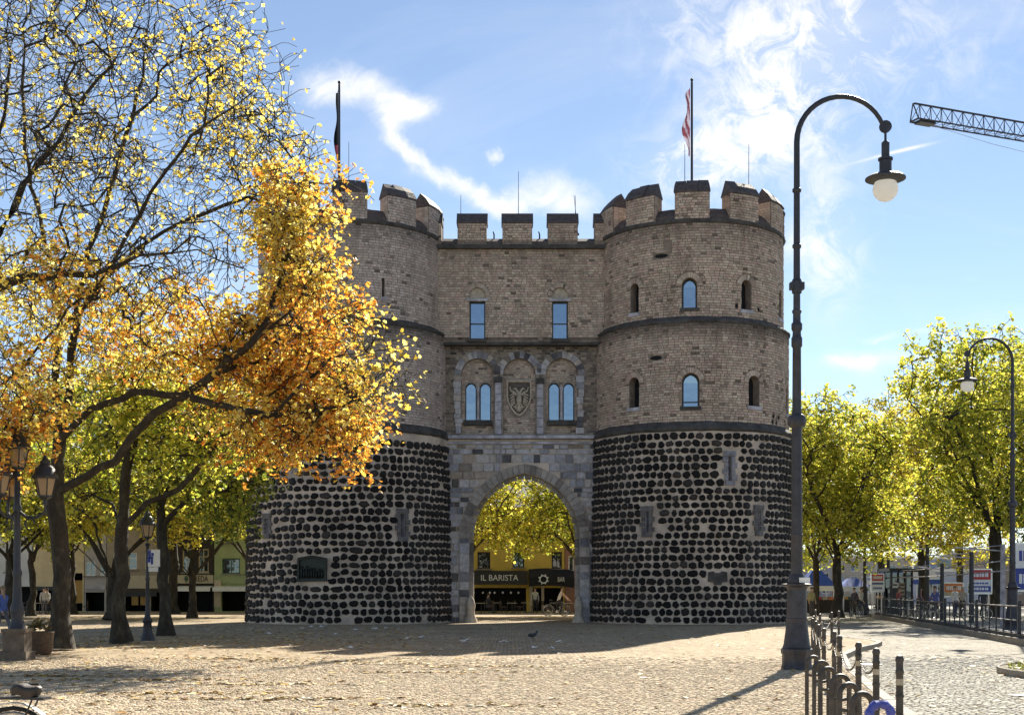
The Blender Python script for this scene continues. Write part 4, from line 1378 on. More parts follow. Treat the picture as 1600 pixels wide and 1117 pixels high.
# big front plane tree: sky glare painted as sparse pale leaves, orange towards the tower
limbsA = [spec([(92, 1012), (93, 960), (92, 900), (91, 830), (90, 770), (90, 730)], YA),
          spec([(90, 730), (90, 650), (90, 547), (92, 480), (88, 420), (52, 290), (36, 204), (34, 136), (50, -10), (60, -140)], (YA, YA + 1)),
          spec([(92, 728), (107, 640), (112, 547), (128, 450), (150, 370), (190, 240), (220, 120), (240, -30)], (YA, YA + 3)),
          spec([(88, 737), (73, 724), (58, 686), (44, 642), (34, 608), (10, 560), (-20, 500)], (YA, YA - 2)),
          spec([(95, 775), (135, 745), (180, 720), (206, 683), (238, 649), (272, 628), (330, 585), (395, 540), (450, 490), (490, 430)], (YA, YA - 3)),
          spec([(110, 560), (143, 455), (184, 421), (218, 387), (290, 345), (350, 320), (420, 300), (470, 310)], (YA + .5, YA + 1)),
          spec([(91, 520), (160, 440), (184, 400), (231, 300), (279, 238), (330, 190), (400, 140)], (YA, YA - 4)),
          spec([(90, 690), (140, 640), (211, 611), (289, 620), (357, 635), (425, 649), (500, 640), (560, 625)], (YA, YA - 4)),
          spec([(430, 648), (470, 600), (520, 560), (570, 550), (610, 545)], (YA - 3, YA - 4)),
          spec([(395, 540), (430, 470), (450, 400), (470, 340), (490, 300)], (YA - 2, YA - 1))]
# the hanging gold and orange mass: many small uneven clumps, yellower above, more orange below
hr = random.Random(77)
hang = []
for (qx, qy, rx, ry, n_, yl) in ((442, 325, 42, 52, 8, .8), (455, 410, 52, 75, 12, .6), (478, 500, 66, 62, 12, .45), (430, 560, 80, 75, 12, .5), (505, 600, 62, 52, 11, .15), (445, 650, 75, 42, 11, .25), (520, 672, 48, 32, 7, .05), (350, 610, 80, 70, 10, .55), (320, 520, 90, 60, 8, .7), (180, 520, 90, 60, 5, .8)):
    for _ in range(n_):
        a, q = hr.uniform(0, 6.28), math.sqrt(hr.random())
        cx_, cy_ = qx + rx * q * math.cos(a), qy + ry * q * math.sin(a)
        sz = hr.uniform(13, 30)
        hang.append(pc(cx_, cy_, YA - 1 - (cx_ - 400) / 100 + hr.gauss(0, .9), sz * 1.3, sz * .8, .7, int(sz * .42), hr.uniform(2.4, 5.6), YEL if hr.random() < yl else ORA))
hang += [pc(575, 555, YA - 4, 45, 60, 1.5, 24, 1.6, YEL), pc(580, 635, YA - 4, 28, 32, 1.5, 16, 3.5, ORA + YEL), pc(615, 590, YA - 4, 25, 30, 1.5, 7, 1.3, YEL), pc(545, 715, YA - 3, 22, 20, 1, 9, 5, ORA), pc(535, 300, YA - 1, 15, 20, 1, 7, 4, ORA), pc(410, 690, YA - 2, 40, 22, 1.5, 16, 5, ORA)]
cloudsA = [pc(230, 150, YA + 1, 230, 190, 5.0, 300, 0.75, YEL), pc(120, 60, YA, 190, 190, 5.0, 150, 0.7, YEL), pc(400, 240, YA, 95, 90, 3.5, 110, 1.0, YEL),
           pc(340, 110, YA, 50, 110, 3, 45, 2.2, YEL), pc(385, 190, YA - 1, 60, 60, 3, 30, 2.4, YEL), pc(300, 300, YA, 150, 70, 4, 70, 0.7, YEL),
           *hang,
           pc(230, 520, YA - 1, 130, 70, 4, 80, 4, YEL + ORA), pc(100, 470, YA, 110, 60, 4, 50, 3.5, YEL), pc(60, 560, YA - 2, 80, 70, 3, 40, 4, YEL)]
tree('plane_tree', 'large plane tree with thinly leaved upper twigs and orange leaves hanging before the left tower', limbsA, cloudsA, 3, 0.235, twig=0.008, leaf=0.125, lobed=True, tmin=4.3)

YB_ = 33.0
limbsB = [spec([(-190, 1025), (-188, 900), (-180, 780), (-160, 680), (-110, 640)], YB_),
          spec([(-110, 640), (0, 605), (41, 574), (68, 537), (85, 513), (102, 479), (143, 455), (180, 405), (250, 350), (330, 345)], (YB_, YB_ - 2)),
          spec([(-110, 640), (-60, 480), (0, 360), (17, 326), (34, 289), (61, 258), (88, 224), (112, 180), (153, 129), (190, 78), (221, 17), (260, -80)], (YB_, YB_ + 1)),
          spec([(-60, 480), (0, 445), (41, 433), (102, 429), (163, 424), (220, 400), (300, 390), (380, 420)], (YB_, YB_ - 3)),
          spec([(-60, 480), (-20, 300), (8, 180), (14, 0), (20, -120)], (YB_, YB_ + 2)),
          spec([(-110, 640), (-40, 660), (10, 690), (40, 720)], (YB_, YB_ - 2)),
          spec([(-60, 480), (-160, 300), (-200, 100), (-190, -100)], (YB_, YB_))]
cloudsB = [pc(60, 330, YB_ - 1, 170, 130, 4, 120, 0.8, YEL), pc(60, 120, YB_, 180, 160, 4, 150, 0.6, YEL), pc(250, 400, YB_ - 2, 150, 50, 3, 70, 0.5, YEL),
           pc(30, 430, YB_ - 1, 90, 50, 3, 40, 4, YEL), pc(20, 620, YB_ - 2, 60, 80, 2, 50, 5, ORA + YEL), pc(-150, 250, YB_, 150, 250, 4, 80, 1, YEL),
           pc(10, 700, YB_ - 2, 40, 45, 1.5, 26, 7, ORA), pc(110, 420, YB_ - 2, 60, 40, 2, 26, 4, YEL + ORA)]
tree('plane_tree', 'thinly leaved plane tree reaching in from the left edge above the lantern post', limbsB, cloudsB, 4, 0.25, twig=0.008, leaf=0.12, lobed=True, tmin=4.5)

YC_ = 40.5
limbsC = [spec([(190, 1003), (190, 930), (191, 824), (198, 742), (204, 690), (208, 620), (215, 560)], YC_),
          spec([(194, 825), (229, 787), (278, 762), (307, 734), (345, 690), (390, 660)], (YC_, YC_ - 1)),
          spec([(191, 820), (170, 790), (140, 770), (110, 760)], (YC_, YC_ + 2)),
          spec([(204, 690), (240, 640), (290, 590)], (YC_, YC_ + 2)),
          spec([(200, 720), (170, 660), (150, 600)], (YC_, YC_ + 2))]
cloudsC = [pc(290, 680, YC_, 120, 60, 3, 100, 6, YGR), pc(190, 640, YC_ + 1, 110, 70, 3, 95, 6, YGR), pc(340, 640, YC_, 80, 60, 3, 60, 6, YEL + YGR), pc(140, 740, YC_ + 1, 60, 40, 2, 35, 5, YGR), pc(250, 570, YC_ + 1, 100, 50, 3, 50, 5, YEL)]
tree('plane_tree', 'yellow green plane tree with flared trunk, second from the left lantern post', limbsC, cloudsC, 5, 0.20, twig=0.011, leaf=0.145, lobed=True, tmin=4.2)

YD = 47.5
limbsD = [spec([(259, 992), (257, 930), (253, 824), (246, 742), (241, 700), (238, 640)], YD),
          spec([(256, 822), (275, 800), (298, 779), (348, 766), (397, 742), (440, 730)], (YD, YD - 1)),
          spec([(250, 790), (280, 730), (310, 690), (340, 660)], (YD, YD + 1)), spec([(246, 745), (215, 700), (190, 660)], (YD, YD + 1))]
cloudsD = [pc(330, 740, YD, 95, 45, 3, 90, 6, YGR), pc(260, 680, YD + 1, 100, 60, 3, 80, 6, YGR), pc(380, 700, YD, 40, 50, 2, 40, 6, YEL + YGR), pc(360, 790, YD + 2, 40, 30, 2, 28, 6, GRN), pc(210, 760, YD + 1, 50, 35, 2, 26, 5, GRN)]
tree('plane_tree', 'yellow green plane tree with straight dark trunk right of the small lantern', limbsD, cloudsD, 6, 0.19, twig=0.011, leaf=0.15, lobed=True, tmin=4.0)

def simple_tree(px, base_y, Y, top_y, half, label, seed, pal=YGR, r0=0.24, name='plane_tree', cnt=240, lv=7.5, leaf=0.24, low=None, lean=0, group=None, fork=0.36):
    """broad street tree standing at photo column px: straight trunk, spreading limbs, full crown"""
    r = random.Random(seed)
    b = P(px, 0, Y); b.z = 0
    H = EYE + (HZ - top_y) / FPX * Y
    W = half / FPX * Y
    lowz = EYE + (HZ - (low or 850)) / FPX * Y
    f = max(2.2, H * fork * 0.75)
    tr_ = [b, b + Vector((0.03, 0, f * .4)), b + Vector((lean * .3 + .05, 0, f * .8)), b + Vector((lean * .5, 0.1, f)), b + Vector((lean * .9 + .4, .2, H * .55))]
    L = [tr_]
    nl = 8
    for k in range(nl):
        a = 2 * PI * k / nl + r.uniform(-.3, .3)
        z0 = f * r.uniform(0.75, 1.15)
        R_ = W * r.uniform(0.65, 0.85)
        s = b + Vector((lean * .4, 0, z0))
        L.append([s, s + Vector((math.cos(a) * R_ * .3, math.sin(a) * R_ * .3, (H - z0) * .18)), s + Vector((math.cos(a) * R_ * .65, math.sin(a) * R_ * .65, (H - z0) * .36)), s + Vector((math.cos(a) * R_, math.sin(a) * R_, (H - z0) * r.uniform(.35, .62)))])
    cz = (H + lowz) / 2; hz = (H - lowz) / 2
    c0 = b + Vector((lean, 0, cz))
    clouds = []
    nb = 21
    per = int(cnt * 1.35) // nb
    for k in range(nb):
        a = 2 * PI * k / nb * 1.618 * 2
        q = r.uniform(0.25, 0.78)
        zz = -.72 + 1.42 * ((k * .618) % 1)
        c = c0 + Vector((math.cos(a) * W * q * (1 - .35 * max(zz, 0)), math.sin(a) * W * q * .9, zz * hz))
        clouds.append((tuple(c), (W * r.uniform(.28, .42), W * r.uniform(.28, .42), hz * r.uniform(.26, .4)), per, lv, pal))
    return tree(name, label, L, clouds, seed, r0, twig=0.013, leaf=leaf * .80, group=group, tmin=lowz * .85, spray=(3, 4), spray_len=(.5, 1.0))

# trees further off behind the left group
simple_tree(175, 0, 72, 690, 150, 'pale barked plane tree behind the forked pair, before the shops', 21, YG2, 0.30, low=845)
simple_tree(300, 0, 78, 680, 150, 'green plane tree before the dark timbered shop front', 22, GRN + YGR, 0.2, low=835, leaf=0.25)
simple_tree(15, 0, 76, 640, 170, 'plane tree at the far left before the whitish house', 23, YGR, 0.3, low=850)
simple_tree(48, 0, 84, 650, 120, 'slim plane tree just right of the lantern post, before the cream wall', 24, GRN + YGR, 0.2, low=860, leaf=0.25)
simple_tree(395, 0, 86, 690, 110, 'plane tree half hidden by the left tower beside the green house', 25, GRN + YGR, 0.24, low=850, leaf=0.25)
simple_tree(110, 0, 90, 560, 200, 'tall plane tree filling the gap behind the big trunk', 26, YG2, 0.3, low=800, leaf=0.26, cnt=300)
simple_tree(270, 0, 92, 540, 200, 'tall plane tree behind the crowns left of the tower', 27, YGR + YEL, 0.3, low=800, leaf=0.26, cnt=300)
# seen through the arch
simple_tree(705, 0, 86, 690, 150, 'plane tree glowing yellow through the archway, trunk behind the left tower', 31, YG2 + YGR, 0.28, low=850, leaf=0.26, cnt=330, lv=8)
simple_tree(915, 0, 87, 690, 130, 'plane tree with low hanging yellow branches at the right of the archway', 32, YGR, 0.26, low=885, leaf=0.25, cnt=330, lv=8)
# the right side
simple_tree(1308, 0, 78, 604, 120, 'plane tree with low fork just right of the tall lamp post', 41, GRN + YGR, 0.26, low=868, leaf=0.25, cnt=360, lv=6.8)
simple_tree(1274, 0, 86, 622, 110, 'thin plane tree behind the lamp post before the blue stall', 42, GRN + YGR, 0.2, low=875, leaf=0.26, cnt=220, lv=6.5)
simple_tree(1556, 0, 74, 492, 185, 'broad plane tree with thick forked trunk behind the fence', 43, YGR, 0.36, low=872, leaf=0.25, cnt=620, lv=7.5)
simple_tree(1440, 0, 98, 600, 135, 'low forked plane tree above the tram shelter', 44, YG2, 0.26, low=880, leaf=0.27, cnt=380, lv=7)
simple_tree(1640, 0, 88, 520, 170, 'plane tree at the right edge behind the blue board', 45, YG2, 0.3, low=850, leaf=0.26, cnt=430, lv=7)
simple_tree(1375, 0, 118, 615, 140, 'distant plane tree behind the tram stop', 46, YGR + YEL, 0.3, low=880, leaf=0.32, cnt=330, lv=7)
simple_tree(1500, 0, 122, 540, 160, 'distant plane tree above the pale blue building', 47, YGR + YEL, 0.3, low=860, leaf=0.32, cnt=360, lv=7)
simple_tree(1245, 0, 120, 660, 110, 'distant plane tree beside the foot of the right tower', 48, GRN + YGR, 0.3, low=895, leaf=0.32, cnt=200, lv=7)
# ------------------------------------------------------------------ houses behind the square
def text_obj(name, body, size, loc, mat, parent=None, extrude=0.015, rotz=0.0, fit=None):
    cu = bpy.data.curves.new(name, 'FONT')
    cu.body = body; cu.size = size; cu.extrude = extrude; cu.align_x = 'CENTER'; cu.align_y = 'CENTER'; cu.resolution_u = 3
    tmp = bpy.data.objects.new('text_tmp', cu); COL.objects.link(tmp)
    me = bpy.data.meshes.new_from_object(tmp.evaluated_get(bpy.context.evaluated_depsgraph_get()))
    bpy.data.objects.remove(tmp)
    if fit:
        xs = [v.co.x for v in me.vertices]; k = fit / (max(xs) - min(xs))
        for v in me.vertices: v.co.x *= k
    me.transform(Matrix.Translation(Vector(loc)) @ Matrix.Rotation(rotz, 4, 'Z') @ Matrix.Rotation(R(90), 4, 'X'))
    me.materials.clear(); me.materials.append(mat)
    return link(name, me, parent)

HY = 100.0
def hx(px): return (px - 800) * HY / FPX
def hz_(py): return EYE + (HZ - py) * HY / FPX

def awning(parent, x0, x1, z, out, drop, mat, y=HY):
    mb = MB()
    mb.prism([(x0, y, z), (x0, y, z - .05), (x0, y - out, z - drop - .05), (x0, y - out, z - drop)], [(x1, y, z), (x1, y, z - .05), (x1, y - out, z - drop - .05), (x1, y - out, z - drop)])
    mb.box(((x0 + x1) / 2, y - out - .02, z - drop - .16), (x1 - x0, .03, .24))
    return mb.build('awning', mat, parent)

def house(name, label, px0, px1, floors_h, wallc, wins, shop, framec, roof=(2.6, 'slate'), depth=11.0, y=HY, recess=0.18):
    x0, x1 = hx(px0), hx(px1)
    F = flat(0, y)
    t = thing(name, label, 'house', ((x0 + x1) / 2, y, 0))
    wm_ = plain(name + '_plaster', wallc, 0.85, 0, 0.14, 1.2, 0.2)
    W = [op((hx(a) + hx(b)) / 2, hz_(d), hx(b) - hx(a), hz_(c) - hz_(d), 'flat', recess, 0) for a, b, c, d in wins]
    S = []
    if shop:
        for a, b, c in shop: S.append(op((hx(a) + hx(b)) / 2, 0.05, hx(b) - hx(a), hz_(c) - 0.05, 'flat', 1.6, 0))
    mb = MB()
    core(mb, F, x0, x1, 0, floors_h, W + S, 4, 4, 0)
    for o in W: cut(mb, F, o, 0, 0, 1)
    for o in S: cut(mb, F, o, 0, 1, 1)
    mb.add([(x0, y, 0), (x0, y + depth, 0), (x0, y + depth, floors_h), (x0, y, floors_h), (x1, y, 0), (x1, y + depth, 0), (x1, y + depth, floors_h), (x1, y, floors_h)],
           [(0, 1, 2, 3), (7, 6, 5, 4), (1, 5, 6, 2)], 0)
    mb.build('wall', [wm_, M['void']], t)
    for o in W:
        wd, hh = o['w'], o['h']
        c = o['sc']; bars = [(c, o['z0'], c, o['z0'] + hh)] if wd > 0.7 else []
        if hh > 1.2: bars.append((c - wd / 2, o['z0'] + hh * .66, c + wd / 2, o['z0'] + hh * .66))
        fr, pn = pane_parts(F, o, t, framec, M['farpane'], 0.09, bars, 'window', 'pane')
        par(pn, fr)
        b_ = MB(); b_.box((c, y - .05, o['z0'] - .06), (wd + .2, .24, .1)); b_.build('sill', M['rind'], fr)
    mb = MB()
    rh = roof[0]
    e = .3
    mb.prism([(x0, y - e, floors_h - .02), (x0, y + depth / 2, floors_h + rh), (x0, y + depth + e, floors_h - .02)], [(x1, y - e, floors_h - .02), (x1, y + depth / 2, floors_h + rh), (x1, y + depth + e, floors_h - .02)])
    mb.build('roof', M[roof[1]], t)
    return t, x0, x1

M['tile'] = plain('red_roof_tile', (0.20, 0.075, 0.05), 0.85, 0, 0.35, 3)
M['timber'] = plain('dark_timber', (0.03, 0.022, 0.016), 0.7, 0, 0.4, 5)
M['cream'] = plain('cream_board', (0.55, 0.46, 0.30), 0.7, 0, 0.12)
M['greenframe'] = plain('green_window_frame', (0.05, 0.12, 0.07), 0.5, 0, 0.2)
M['warm'] = plain('warm_shop_panel', (0.62, 0.36, 0.09), 0.7, 0, 0.25)
M['black'] = plain('black_fascia', (0.012, 0.012, 0.012), 0.5, 0, 0.2)
M['beige'] = plain('beige_fascia', (0.50, 0.42, 0.29), 0.7, 0, 0.12)

t, x0, x1 = house('whitish_house', 'whitish house at the far left beyond the lantern post', -60, 52, 7.4, (0.62, 0.60, 0.56), [(-30, -12, 865, 893), (8, 24, 865, 893)], [(-40, 48, 916)], M['white'])
t, x0, x1 = house('cream_house', 'cream house with a blank upper wall over a black shop front', 53, 131, 7.8, (0.66, 0.52, 0.30), [], [(56, 100, 922), (108, 129, 895)], M['white'])
b_ = MB(); b_.box((hx(118), HY + .6, 1.5), (0.8, .1, 1.7)); b_.build('painted_lit_panel', M['warm'], t)  # no lamp here: lamplight is put into the panel's warm colour
b_ = MB(); b_.box((hx(79), HY - .06, hz_(919)), (hx(100) - hx(56), .12, .28)); b_.build('fascia', M['black'], t)
t, x0, x1 = house('grey_house', 'narrow grey house between the cream house and the timbered shop', 132, 166, 7.2, (0.42, 0.38, 0.35), [(132.5, 149, 877, 899), (155, 164, 877, 899)], [(134, 163, 925)], M['white'])
b_ = MB(); b_.box((hx(149), HY - .06, hz_(918)), (x1 - x0 - .1, .12, .3)); b_.build('fascia', M['stone'], t)
t, x0, x1 = house('corner_house', 'beige shop house with small awning and window panels coloured as if lit', 167, 262, 7.6, (0.34, 0.28, 0.21), [(176, 189, 863, 889), (200, 214, 863, 889), (226, 242, 863, 889)], [(196, 232, 925), (236, 260, 925)], M['white'])
b_ = MB(); b_.box((hx(229), HY - .08, hz_(909)), (hx(261) - hx(196), .16, .95)); b_.build('fascia', M['beige'], t)
for k in range(2):
    b_ = MB(); b_.box((hx(208 + 14 * k), HY + .5, 1.35), (.5, .1, 1.7)); b_.build('painted_lit_panel', M['warm'], t)  # warm panels painted as if lit from inside
awning(t, hx(198), hx(252), hz_(918), 1.3, .35, M['black'])
t, x0, x1 = house('timbered_house', 'dark timbered house with three tall windows above a cream shop sign', 263, 334, 7.9, (0.035, 0.028, 0.022), [(270, 277, 860, 894), (285, 300, 857, 894), (310, 326, 857, 894)], [(266, 332, 921)], M['cream'], roof=(3.0, 'tile'))
b_ = MB(); b_.box((hx(299), HY - .10, hz_(904.5)), (x1 - x0 - .05, .2, .62)); sg = b_.build('shop_sign', M['beige'], t)
text_obj('lettering', 'BREDA', 0.62, (hx(313), HY - .22, hz_(904.5)), M['black'], sg, fit=1.25)
b_ = MB(); b_.lathe([(.02, -.25), (.06, -.1), (.17, .02), (.12, .2), (.02, .3)], 8, (hx(292), HY - .24, hz_(905))); b_.build('emblem', M['greenframe'], sg)
awning(t, hx(280), hx(333), hz_(915), 1.0, .12, M['white'])
t, x0, x1 = house('green_house', 'pale green house with green framed windows beside the left tower', 335, 420, 8.2, (0.36, 0.42, 0.20), [(347, 375, 872, 896), (383, 400, 872, 896), (347, 366, 829, 848), (388, 404, 829, 848)], [(347, 402, 922)], M['greenframe'])
b_ = MB(); b_.box((hx(377), HY - .08, hz_(905)), (x1 - x0 - .05, .16, .6)); b_.build('fascia', plain('green_fascia', (0.30, 0.36, 0.18), 0.7, 0, .1), t)
awning(t, hx(336), hx(410), hz_(915), .9, .12, M['white'])
b_ = MB(); b_.box((hx(341), HY - .2, 1.35), (.5, .15, 2.0)); b_.build('pillar', M['beige'], t)
t, x0, x1 = house('brown_house', 'plain brown house in the row hidden behind the left tower', 421, 640, 8.0, (0.36, 0.27, 0.18), [(440 + 40 * k, 458 + 40 * k, 865, 895) for k in range(5)], [(440, 620, 922)], M['white'])
# the yellow cafe house seen through the arch
t, x0, x1 = house('cafe_house', 'ochre yellow house with a black cafe front seen through the archway', 641, 882, 7.8, (0.60, 0.42, 0.075),
                  [(700, 716, 862, 888), (746, 766, 862, 888), (801, 819, 861, 886), (862, 878, 862, 888)], [(650, 735, 918), (741, 822, 918), (832, 880, 918)], M['timber'])
b_ = MB(); b_.box((hx(781), HY - 1.0, hz_(903)), (hx(824) - hx(738), .25, 0.95)); b_.prism([(hx(738), HY, hz_(891)), (hx(738), HY - 1.1, hz_(893)), (hx(738), HY - 1.1, hz_(895)), (hx(738), HY, hz_(895))], [(hx(824), HY, hz_(891)), (hx(824), HY - 1.1, hz_(893)), (hx(824), HY - 1.1, hz_(895)), (hx(824), HY, hz_(895))]); fas = b_.build('fascia', M['black'], t)
text_obj('lettering', 'IL BARISTA', 0.62, (hx(780.5), HY - 1.14, hz_(903)), M['white'], fas, fit=hx(809) - hx(751.5))
b_ = MB()
for k in range(5):
    a, q = hx(826 + k * 14), hx(826 + (k + 1) * 14)
    z0_, z1_ = hz_(891.5) - .02 * (k - 2) ** 2, hz_(891.5) - .02 * (k - 1) ** 2
    b_.prism([(a, HY, z0_ + .2), (a, HY - 1.6, z0_ - .35), (a, HY - 1.6, z0_ - 1.1), (a, HY - 1.55, z0_ - 1.1), (a, HY - 1.55, z0_ - .4), (a, HY, z0_ + .14)], [(q, HY, z1_ + .2), (q, HY - 1.6, z1_ - .35), (q, HY - 1.6, z1_ - 1.1), (q, HY - 1.55, z1_ - 1.1), (q, HY - 1.55, z1_ - .4), (q, HY, z1_ + .14)])
aw = b_.build('awning', M['blackcloth'], t)
b_ = MB()
for rr, n_ in ((.27, 18),):
    pts = [(hx(848.5) + rr * math.sin(2 * PI * k / n_), HY - 1.66, hz_(905) + rr * math.cos(2 * PI * k / n_)) for k in range(n_ + 1)]
    b_.tube(pts, .05, 5)
for k in range(8):
    a = 2 * PI * (k + .5) / 8
    b_.tube([(hx(848.5) + .30 * math.sin(a), HY - 1.66, hz_(905) + .30 * math.cos(a)), (hx(848.5) + .40 * math.sin(a), HY - 1.66, hz_(905) + .40 * math.cos(a))], .035, 4)
b_.build('emblem', M['white'], aw)
text_obj('lettering', 'BAR', 0.5, (hx(875.5), HY - 1.66, hz_(905.5)), M['white'], aw, fit=.5)
for px_ in (829.5, 848):
    b_ = MB(); b_.box((hx(px_), HY - .1, 1.1), (.2, .2, 2.1)); b_.build('pillar', M['beige'], t)
t, x0, x1 = house('brick_house', 'reddish house right of the cafe at the edge of the archway', 883, 1010, 8.2, (0.34, 0.17, 0.11), [(888, 897, 868, 892), (905, 918, 868, 892), (930, 945, 868, 892), (960, 975, 868, 892)], [(900, 1000, 922)], M['white'])
# bulbs of the cafe's string of lights
bulbs = thing('string_lights', 'string of small white bulbs under the black cafe sign', 'lights', (hx(742), HY - .9, hz_(925)))
b_ = MB(); b_.tube([(hx(742 + 6 * k), HY - .9, hz_(923.5) - .06 * math.sin(k * 1.3)) for k in range(13)], .015, 4); b_.build('cable', M['black'], bulbs)
for k in range(7):
    b_ = MB(); b_.ell((hx(742 + 11 * k + rng.uniform(-2, 2)), HY - .9, hz_(925.5)), (.075, .075, .085), 6, 4); b_.build('bulb', M['white'], bulbs)

# ------------------------------------------------------------------ cafe tables and chairs
def cafe_chair():
    t = thing('cafe_chair', 'chair', 'chair', (0, 0, 0), 'cafe chairs on the terraces')
    b_ = MB(); b_.box((0, 0, .45), (.42, .42, .05)); b_.build('seat', M['wood'], t)
    b_ = MB(); b_.box((0, .21, .72), (.40, .04, .32)); b_.build('backrest', M['wood'], t)
    for sx in (-1, 1):
        for sy in (-1, 1):
            b_ = MB(); b_.tube([(sx * .19, sy * .19, 0), (sx * .17, sy * .18, .44 if sy < 0 else .86)], .018, 5); b_.build('leg', M['irongrey'], t)
    return t
def cafe_table():
    t = thing('cafe_table', 'table', 'table', (0, 0, 0), 'cafe tables on the terraces')
    b_ = MB(); b_.lathe([(.36, .70), (.37, .72), (.36, .74)], 14); b_.build('table_top', M['beige'], t)
    b_ = MB(); b_.lathe([(.22, 0), (.2, .03), (.035, .06), (.03, .7)], 10); b_.build('pedestal', M['iron'], t)
    return t
ch0, tb0 = cafe_chair(), cafe_table()
first = [True, True]
spots = [(752, 93), (775, 95), (800, 93.5), (822, 96), (866, 95), (888, 93), (62, 93), (92, 95), (30, 92), (10, 94), (120, 96)]
places = ['leftmost in the archway', 'second from left in the archway', 'under the right end of the lettered cafe sign', 'before the pale pillar of the cafe',
          'under the black awning with the round emblem', 'at the right edge of the archway', 'before the black shop front of the cream house', 'before the right half of the cream house', 'right of the lantern post', 'at the far left edge', 'left of the grey house']
for (px_, y_), pl in zip(spots, places):
    x_ = (px_ - 800) / FPX * y_
    if first[1]: o = tb0; o.location = (x_, y_, 0); o['label'] = 'round cafe table ' + pl; first[1] = False
    else: o = dup(tb0, (x_, y_, 0), 0, 1, 'round cafe table ' + pl)
    for sgn, wd in ((-1, 'left'), (1, 'right')):
        loc = (x_ + sgn * .62, y_ + rng.uniform(-.2, .2), 0); rz = -sgn * R(90) + rng.uniform(-.4, .4)
        lb = 'chair %s of the table %s' % (wd, pl)
        if first[0]: o = ch0; o.location = loc; o.rotation_euler = (0, 0, rz); o['label'] = lb; first[0] = False
        else: dup(ch0, loc, rz, 1, lb)

# ------------------------------------------------------------------ flags and rods on the battlements
def flagpole(label, px, top, x, y, base_z):
    t = thing('flagpole', label, 'flagpole', (x, y, base_z))
    zt = EYE + (HZ - top) / FPX * y
    b_ = MB(); b_.lathe([(.065, 0), (.055, zt - base_z - .1), (.045, zt - base_z)], 8, (x, y, base_z)); b_.build('pole', M['iron'], t, smooth=40)
    b_ = MB(); b_.ell((x, y, zt + .06), (.08, .08, .08), 8, 6); b_.build('finial', M['iron'], t, smooth=60)
    return zt
def hanging_flag(name, label, x, y, ztop, length, width, mats, bands, seed):
    """flag drooping in folds beside its pole"""
    r = random.Random(seed)
    mb = MB()
    n, m = 26, 9
    vs = []
    for i in range(n + 1):
        v = i / n
        for j in range(m + 1):
            u = j / m
            fall = width * u * (0.30 + 0.55 * math.sin(v * PI * 1.5 + seed) ** 2) * (0.4 + 0.6 * math.sin(PI * min(1, v + .12)))
            fold = .10 * math.sin(u * 9 + v * 5 + seed) * u
            vs.append((x - .06 - fall, y + fold * 1.2 + .05 * u, ztop - v * length - .35 * u * (1 - v) - .05 * math.sin(u * 7)))
    fs, ms = [], []
    for i in range(n):
        for j in range(m):
            a = i * (m + 1) + j
            fs.append((a, a + 1, a + m + 2, a + m + 1)); ms.append(bands(i / n, j / m))
    b = MB(); b.v = vs; b.f = fs; b.m = ms; b.t = [(1, 1, 1)] * len(fs)
    o = b.build(name, mats, None, smooth=180)
    return tag(o, label, 'flag')
M['redcloth'] = milk_mat('red_cloth', (0.20, 0.045, 0.07), 0.25)
M['whitecloth'] = milk_mat('white_cloth', (0.42, 0.38, 0.47), 0.3)
M['goldcloth'] = milk_mat('gold_flag_cloth', (0.72, 0.38, 0.05), 0.4)
yr_, yl_ = 66.0, 66.5
z_ = flagpole('dark flagpole on the right tower', 1080, 127, P(1081, 0, yr_).x, yr_, 19.2)
hanging_flag('red_white_flag', 'drooping red and white flag on the right tower', P(1080, 0, yr_).x, yr_, z_ - .3, 3.4, 0.50, [M['redcloth'], M['whitecloth']], lambda v, u: 1 if int(v * 7 + u * 3) % 2 else 0, 2)
z_ = flagpole('dark flagpole on the left tower above the orange leaves', 530, 131, P(530, 0, yl_).x, yl_, 19.2)
hanging_flag('tricolour_flag', 'furled black red and gold flag on the left tower', P(530, 0, yl_).x, yl_, z_ - .3, 4.1, 0.27, [M['blackcloth'], M['redcloth'], M['goldcloth']], lambda v, u: 0 if v < .62 else 1 if v < .74 else 2, 5)
for k, (px_, a, b, y_) in enumerate(((545, 222, 290, 66), (720, 305, 336, 68.0), (810, 268, 335, 68.0), (899, 306, 336, 68.0), (1070, 226, 280, 65.5), (1170, 225, 285, 66.2), (903, 305, 336, 69))):
    x_ = P(px_, 0, y_).x; za, zb = P(0, a, y_).z, P(0, b, y_).z
    lab = ['on the left tower beside the flagpole', 'on the left merlon of the gatehouse', 'on the middle merlon of the gatehouse', 'on the right merlon of the gatehouse', 'left of the flagpole on the right tower', 'on the right tower, right of the flagpole', 'behind the right merlon of the gatehouse'][k]
    b_ = MB(); b_.tube([(x_, y_, zb - 1.0), (x_ - (.2 if k == 6 else 0), y_, za)], [.022, .012], 5); b_.box((x_, y_, zb - 1.0), (.12, .12, .1))
    tag(b_.build('lightning_rod', M['iron']), 'thin lightning rod ' + lab, 'rod', 'lightning rods on the battlements')
for px_ in (772, 843):
    b_ = MB(); x_ = P(px_, 0, 67.5).x
    b_.tube([(x_, 67.4, ZT - .3), (x_, 67.4, ZT + .28), (x_ - .05, 67.4, ZT + .42)], [.05, .04, .03], 6); b_.box((x_, 67.4, ZT - .02), (.2, .2, .06))
    tag(b_.build('vent_pipe', M['iron']), 'short pipe in the %s gap of the gatehouse battlement' % ('left' if px_ < 800 else 'right'), 'pipe', 'pipes in the battlement gaps')

